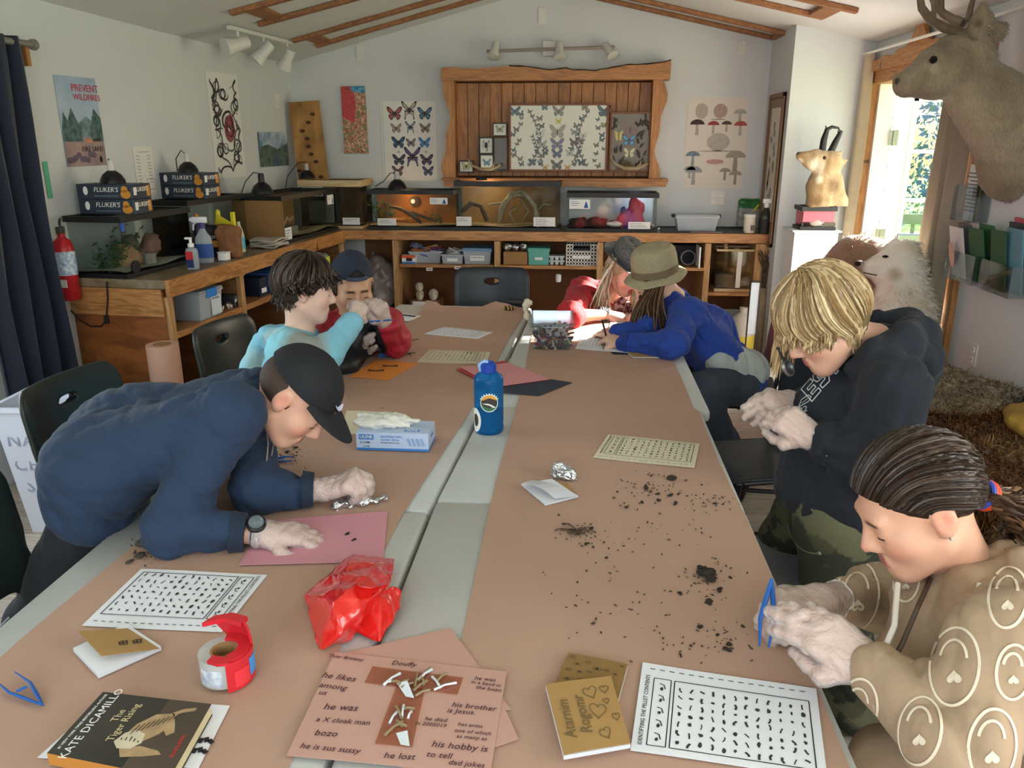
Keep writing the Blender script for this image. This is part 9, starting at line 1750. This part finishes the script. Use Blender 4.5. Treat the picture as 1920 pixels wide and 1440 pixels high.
# ---------------------------------------------------------------- F: blond hair, black hoodie, camouflage trousers
def build_F():
    t=person('person with blond bobbed hair in a black hoodie and camouflage trousers standing at the table',(.80,2.1,0)); h=Head(Q(1545,602,2.03),(-.80,-.12,-.58),(-.58,.02,.82),1.0)
    J=dict(neck=Q(1645,650,2.08),shL=Q(1678,725,1.90),shR=Q(1618,700,2.26),elL=Q(1650,880,1.86),wrL=Q(1525,822,1.93),elR=Q(1530,860,2.24),wrR=Q(1490,752,2.12),hipL=Q(1575,980,1.97),hipR=Q(1530,955,2.25),knL=V3((.72,1.98,.42)),knR=V3((.66,2.26,.42)),anL=V3((.80,1.98,.07)),anR=V3((.76,2.28,.07)))
    S=SDF(); head_sdf(S,h,1.,nose=.9); body_common(S,J,h,sc=.95)
    aL=(J['wrL'],unit(Q(1458,775,1.97)-J['wrL']),(.15,-.8,.35),-1,[(.7,.7,.4),(.8,.8,.4),(.9,.9,.4),(.9,.9,.4)],(.45,.4),.95,.06); aR=(J['wrR'],unit(Q(1442,762,2.06)-J['wrR']),(.2,-.55,.8),1,[(.35,.3,.2),(.4,.4,.3),(.6,.5,.3),(.7,.6,.3)],(.4,.3),.92,.05)
    hand_sdf(S,*aL); hand_sdf(S,*aR); S.obj('body',SK,t,vox=.005,paint=face_paint(h,'#d8a68c','#b8645c','#9c7c54','#d88a78'),base='#d8a68e'); lashes(t,h,'#5a4432')
    glove(t,*aL,el=J['elL'],cuff=.05,seed=8,flare=.02); glove(t,*aR,el=J['elR'],cuff=.035,seed=9)
    S=SDF(); torso(S,J,1.,(.112,.085,.115,.105)); S.chain([Q(1592,735,2.07),Q(1560,790,2.07),Q(1530,900,2.09)],[.075,.088,.10],k=.08)
    arm(S,J['shL'],J['elL'],J['wrL'],(.068,.06,.046),cuff=.80); arm(S,J['shR'],J['elR'],J['wrR'],(.064,.058,.046),cuff=.85)
    nk=V3(J['neck']); S.chain([Q(1600,690,1.98),Q(1640,660,1.95),Q(1695,635,1.97),Q(1722,622,2.08),Q(1705,606,2.2),Q(1650,600,2.22)],[.024,.03,.034,.036,.032,.028],k=.02); S.chain([Q(1700,650,1.98),Q(1730,670,2.03),Q(1720,700,2.08)],[.035,.04,.04],k=.03); S.cone(Q(1715,640,2.1),Q(1725,690,2.1),.05,.045,k=.04)
    wk=crease(.011,22,17,[(.8,.1,.8),(.2,.3,1)],2); hd=S.obj('hoodie',cloth('black_hoodie','#1b1e27'),t,vox=.006,disp=lambda p:wk(p)+crease(.0045,55,6,None,2)(p),cut=[(Q(1500,935,2.1),unit(V3((-.25,0,-1))))])
    # camouflage trousers
    cs=['#4a4a38','#33362b','#5f5f48','#26271f']; n1=fbm(1.,13,2); n2=fbm(1.,16,5)
    def camo(V,C):
        a,b=n1(V*np.array([1,1,1.6])),n2(V*np.array([1,1,1.6])); C[:,:3]=lin(cs[0]); C[a>.25,:3]=lin(cs[1]); C[b>.35,:3]=lin(cs[2]); C[(a<-.35)&(b<.2),:3]=lin(cs[3])
    tr=pants(t,J,mat('camo_cloth','#ffffff',.95,vcol=True,bump=.3,bscale=300),(.105,.088,.08),vox=.0075,paint=[camo],disp=crease(.008,24,8)); shoes(t,J,MATS['black_shoe'],(-1,-.2,0))
    # front pocket seam and button
    bvp=bvh_of(tr); on_surface(t,bvp,[[(1478,985),(1480,995),(1484,1005),(1490,1015),(1497,1024),(1506,1031),(1516,1035),(1526,1037),(1535,1037)]],.0022,mat('seam_pale','#77775f',.8),'pocket_seam')
    hp=hit(bvp,1536,1037,.001)
    if hp: q=MB(); q.lathe([(0,0),(.006,0),(.005,.003),(0,.004)],hp[0]-t.location,10,M=hp[1].to_track_quat('Z','Y').to_matrix()); q.obj('rivet',MATS['brushed_steel'],t)
    # print across the chest, following the cloth
    M_pw=mat('print_outline','#c9c9cc',.7); bv=bvh_of(hd)
    def glyph(strokes,o,ex,ey): return [[(o[0]+x*ex[0]+y*ey[0],o[1]+x*ex[1]+y*ey[1]) for x,y in (lambda pl:[(pl[i][0]+(pl[i+1][0]-pl[i][0])*k/4,pl[i][1]+(pl[i+1][1]-pl[i][1])*k/4) for i in range(len(pl)-1) for k in range(5)])(st)] for st in strokes]
    LT=[[(0,1),(1,1),(1,.72),(.66,.72),(.66,0),(.36,0),(.36,.72),(0,.72),(0,1)]]; LS=[[(1,.9),(.8,1),(.2,1),(0,.8),(.1,.55),(.7,.45),(.7,.3),(.1,.28),(.1,.05),(.8,0),(1,.2),(.95,.5),(.35,.62),(.35,.75),(1,.72),(1,.9)]]; LE=[[(0,0),(0,1),(1,1),(1,.75),(.35,.75),(.35,.6),(.9,.6),(.9,.4),(.35,.4),(.35,.25),(1,.25),(1,0),(0,0)]]; L2=[[(0,.8),(.5,1),(1,.8),(.9,.5),(0,0),(1,0)]]
    ex,ey=(17,-20),(-20,-23)
    for k,g in enumerate((LE,LS,LT)): on_surface(t,bv,glyph(g,(1523+k*19,753-k*22),ex,ey),.0017,M_pw,'letter_outline')
    on_surface(t,bv,glyph(L2,(1500,775),(6,-2),(-2,-9))+glyph(L2,(1508,772),(6,-2),(-2,-9)),.0012,M_pw,'number_outline')
    on_surface(t,bv,glyph([[(0,0),(.5,.8),(1.3,1),(1.6,.6),(1.2,.2),(.6,.1),(0,0)],[(.4,.3),(1.2,.6)]],(1498,764),(16,-7),(-3,-14)),.0014,M_pw,'chest_emblem')
    # magnifier loupe between face and hands
    lp_=thing('magnifier','small clear magnifying lens held below the face','magnifier',Q(1478,690,2.03)); q=MB(); M=Euler((R(60),0,R(50))).to_matrix(); q.lathe([(.019,-.004),(.022,-.004),(.022,.004),(.019,.004),(.019,-.004)],(0,0,0),20,M=M); q.obj('rim',MATS['brushed_steel'],lp_,smooth=True); q=MB(); q.lathe([(0,-.002),(.019,0),(0,.002)],(0,0,0),20,M=M); q.obj('lens',glass('lens_glass','#f2f6f8',.12,.02),lp_,smooth=True); q=MB(); q.tube([M@Vector((-.005,.02,0)),M@Vector((-.01,.06,0))],.004,8); q.obj('handle',M_black,lp_)
    # hair: rounded bob from the crown, long over the brow
    S=SDF(); S.ell(h(0,-.02,.045),V3((.090,.104,.092))*h.s,h.B); S.ell(h(0,-.05,-.01),V3((.076,.058,.065))*h.s,h.B); S.obj('hair_base',mat('blond_base','#7d6745',.6,var=.3,vscale=60),t,vox=.006,cut=[(h(0,.055,0),unit(h.f*.9-h.u*.2)),(h(0,0,-.07),-h.u)])
    te=lambda ph:1.60 if abs(ph)<.75 else ((1.62 if ph<0 else 1.9) if abs(ph)<1.35 else (1.95 if abs(ph)<2. else 2.5)); hg=lambda ph:.11 if -.55<ph<1.2 else (.03 if abs(ph)<1.35 else .03)
    hh=Head(h.c,h.f,h.u,1.); capsule_hair(t,h,meridian(hh,1300,te,hg,(.095,.114,.106),5,t0=(.02,.9),swirl=.75,down=unit(V3((-.10,0,-1)))),['#a68a62','#bda077','#7d6443','#cdb690','#927650'],.0044,seed=12)
    return h
build_F()
# ---------------------------------------------------------------- G: beige hoodie, dark hair in a ponytail, tweezers
def build_G():
    t=person('person with a dark ponytail in a beige hoodie with white heart print using blue tweezers',(.86,1.12,0)); h=Head(Q(1718,946,1.26),(-.86,-.10,-.50),(-.46,.0,.88),.95)
    J=dict(neck=Q(1815,1085,1.28),shL=Q(1905,1190,1.06),shR=Q(1720,1130,1.46),elL=Q(1800,1385,.98),wrL=Q(1630,1252,1.10),elR=Q(1640,1120,1.48),wrR=Q(1545,1122,1.34),hipL=V3((.95,.95,.52)),hipR=V3((.93,1.25,.52)),knL=V3((.60,.95,.5)),knR=V3((.60,1.27,.5)),anL=V3((.66,.95,.07)),anR=V3((.66,1.27,.07)))
    S=SDF(); head_sdf(S,h,.97,nose=.9); body_common(S,J,h,sc=.95)
    tip=QZ(1440,1213,.748)
    aR=(J['wrR'],unit(Q(1438,1150,1.27)-J['wrR']),(-.1,-.25,.9),1,[(.75,.6,.3),(.85,.7,.3),(.7,.6,.3),(.6,.5,.3)],(.75,.6),.93,.05)
    aL=(J['wrL'],unit(Q(1492,1150,1.16)-J['wrL']),(.1,-.75,.65),-1,[(.45,.3,.2),(.35,.25,.15),(.35,.3,.2),(.4,.4,.2)],(.62,.5),.95,.03)
    hand_sdf(S,*aR); hand_sdf(S,*aL); S.obj('body',SK,t,vox=.005,paint=face_paint(h,'#cf9b80','#a8665c','#3a281e','#d08a74'),base='#cf9c82'); lashes(t,h)
    glove(t,*aR,el=J['elR'],cuff=.05,seed=10,vox=.0026); glove(t,*aL,el=J['elL'],cuff=.04,seed=11,vox=.0026,flare=.014)
    S=SDF(); J['belly']=Q(1760,1280,1.2); torso(S,J,1.,(.125,.095,.125,.11))
    arm(S,J['shL'],J['elL'],J['wrL'],(.075,.068,.047),cuff=.86); arm(S,J['shR'],J['elR'],J['wrR'],(.068,.054,.043),cuff=.62)
    nk=V3(J['neck']); S.chain([Q(1745,1095,1.36),Q(1830,1105,1.22),Q(1915,1080,1.22),Q(1960,1060,1.32)],[.024,.032,.05,.055],k=.04)
    wk=crease(.012,20,19,[(1,.3,.5),(.3,.8,.8)],2); hd=S.obj('hoodie',mat('beige_hoodie','#a38a70',.92,bump=.55,bscale=12,bdist=.022,sheen=.04,var=.08,vscale=14),t,vox=.0055,disp=lambda p:wk(p)+crease(.0045,52,8,None,2)(p))
    # white line print: rings, arches and hearts following the cloth
    bv=bvh_of(hd); M_pl=mat('print_cream','#d9cab4',.8)
    ring=lambda cx,cy,rx,ry,a0=0,a1=360,rot=0:[(cx+rx*math.cos(R(a))*math.cos(rot)-ry*math.sin(R(a))*math.sin(rot),cy+rx*math.cos(R(a))*math.sin(rot)+ry*math.sin(R(a))*math.cos(rot)) for a in range(a0,a1+1,8)]
    hrt=lambda cx,cy,s_:[(cx+s_*16*math.sin(k)**3/17,cy+s_*(13*math.cos(k)-5*math.cos(2*k)-2*math.cos(3*k)-math.cos(4*k))/17) for k in [i*.2094 for i in range(31)]]
    for cx,cy,sc in((1607,1118,1.),(1790,1250,1.15),(1610,1330,.9),(1725,1370,1.),(1860,1400,1.1),(1700,1090,.6),(1890,1120,.9),(1585,1400,.8),(1900,1260,.8)):
        on_surface(t,bv,[ring(cx,cy,40*sc,64*sc,0,360,.1),ring(cx-2,cy-10*sc,22*sc,34*sc,190,350,.1)],.0022,M_pl,'print_ring',.001)
        hp=[hit(bv,x,y,.0016) for x,y in hrt(cx,cy+18*sc,13*sc)]; hp=[x[0]-t.location for x in hp if x]
        if len(hp)>20 and max((p-hp[0]).length for p in hp)<.08: q=MB(); c_=sum(hp,Vector())/len(hp); q.add([c_]+hp,[(0,1+i,1+(i+1)%len(hp)) for i in range(len(hp))]); q.obj('print_heart',M_pl,t)
    for (a,b) in((Q(1683,1095,1.22),Q(1652,1230,1.1)),(Q(1838,1095,1.12),Q(1785,1260,1.04))):
        q=MB(); m_=(a+b)/2+V3((.0,-.02,-.0)); q.tube([Vector(a)-t.location,Vector(a*.6+m_*.4)-t.location,Vector(m_)-t.location,Vector(b)-t.location],.0048,8); q.obj('drawstring',mat('drawstring_white','#cfc6ba',.8),t,smooth=True); q=MB(); q.lathe([(0,-.008),(.007,-.004),(.008,.004),(0,.01)],Vector(b)-t.location,10); q.obj('drawstring_knot',MATS['drawstring_white'],t)
    q=MB(); zp=[Q(1745,1085,1.24),Q(1720,1140,1.16),Q(1690,1210,1.12),Q(1660,1260,1.1)]; q.tube([Vector(p)-t.location for p in zp],.004,6); q.obj('zip',mat('zip_brown','#4a3a2e',.5),t)
    q=MB(); a=V3(J['elL'])+(V3(J['wrL'])-J['elL'])*.66; b=V3(J['elL'])+(V3(J['wrL'])-J['elL'])*.90; q.cyl(Vector(a)-t.location,Vector(b)-t.location,.052,.046,n=26); q.obj('cuff',cloth('beige_rib','#b39b80'),t,smooth=True,ang=50)
    pants(t,J,cloth('beige_trousers','#9c846a')); shoes(t,J,MATS['black_shoe'],(-1,0,0))
    # smooth hair drawn back to the tie, ear showing
    tie=Q(1838,925,1.30); S=SDF(); S.ell(h(0,-.016,.035),V3((.079,.097,.087))*h.s,h.B,k=.01); S.ell(h(0,-.06,.01),V3((.066,.045,.06))*h.s,h.B,k=.01); S.cone(h(0,-.085,.02),tie,.035,.018,k=.02)
    S.obj('hair_base',mat('dark_brown_hair','#241812',.38,spec=.5,bump=.5,bscale=120,stretch=(1,1,.2)),t,vox=.0045,cut=[(h(0,.076,.06),unit(h.f*.62-h.u*.78)),(h(.0,.018,-.0),unit(h.f*.7-h.u*.72))])
    rg=np.random.default_rng(3); paths=[]; cc=h(0,-.016,.03); rad=V3((.0895,.110,.104))*h.s; tdir=h.B.T@(V3(tie)-cc); tdir/=np.linalg.norm(tdir)
    for i in range(1000):
        k=rg.uniform(-1,1); a=abs(k); st=h.B.T@(h(.083*math.sin(k*1.5),.083-.075*a**1.6,.078-.05*a**1.6)-cc); st=st/np.linalg.norm(st); w0=rg.uniform(0,.5) if i%3 else 0; p=[]
        for j in range(13):
            w=w0+(1-w0)*j/12; d=st*(1-w)**2+2.4*w*(1-w)*V3((math.sin(k*1.45),.05,math.cos(k*1.45)))+tdir*w*w; d/=np.linalg.norm(d); r_=1/np.sqrt(((d/rad)**2).sum()); q_=cc+h.B@d*r_*(1+.010*math.sin(i)+.012*rg.random()*.5); b_=max(0,(w-.8)/.2); p.append(q_*(1-b_)+V3(tie)*b_)
        paths.append(p)
    capsule_hair(t,h,paths,['#2a1c15','#38281f','#1d130e','#46342a'],.0026,seed=14)
    q=MB(); M=Vector(unit(tie-h(0,-.06,.02))).to_track_quat('Z','Y').to_matrix(); 
    for k,c in enumerate(('#3a4aa8','#d0482a','#d0482a')):
        q=MB(); q.tube([Vector(tie)+M@Vector((.024*math.cos(i*.3927),.024*math.sin(i*.3927),.007*k))-t.location for i in range(16)],.0042,6,closed=True); q.obj('hair_tie',mat('tie'+c,c,.6),t,smooth=True)
    paths=[]; rg=np.random.default_rng(8); end=Q(1888,1040,1.24)
    for i in range(190):
        a0=rg.uniform(0,6.28); rr=rg.uniform(.01,.042); p=[]; fr=rg.uniform(9,15); ln=rg.uniform(.6,1.1)
        for j in range(16):
            w=j/15*ln; base=V3(tie)*(1-w)+end*w+V3((.055*math.sin(w*2.6),0,.02*math.sin(w*3))); env=min(1,w*4+.2); p.append(base+env*rr*V3((math.cos(a0+fr*w*.5),math.sin(a0+fr*w*.5),.4*math.sin(a0*2+fr*w)))+.007*env*V3((math.cos(fr*w*2+a0),math.sin(fr*w*2+a0),0)))
        paths.append(p)
    capsule_hair(t,h,paths,['#3a281d','#5a4230','#2a1c14','#7d5f42','#4a3526'],.0045,seed=15,name='ponytail')
    q=MB(); q.lathe([(0,-.003),(.003,0),(0,.003)],Vector(h(-.082,-.004,-.033))-t.location,8); q.obj('earring',MATS['brushed_steel'],t)
    tweezers('blue tweezers standing on the paper in the gloved hand at the beige sleeve',Q(1447,1085,1.30),QZ(1424,1212,.749),QZ(1441,1214,.749))
build_G()
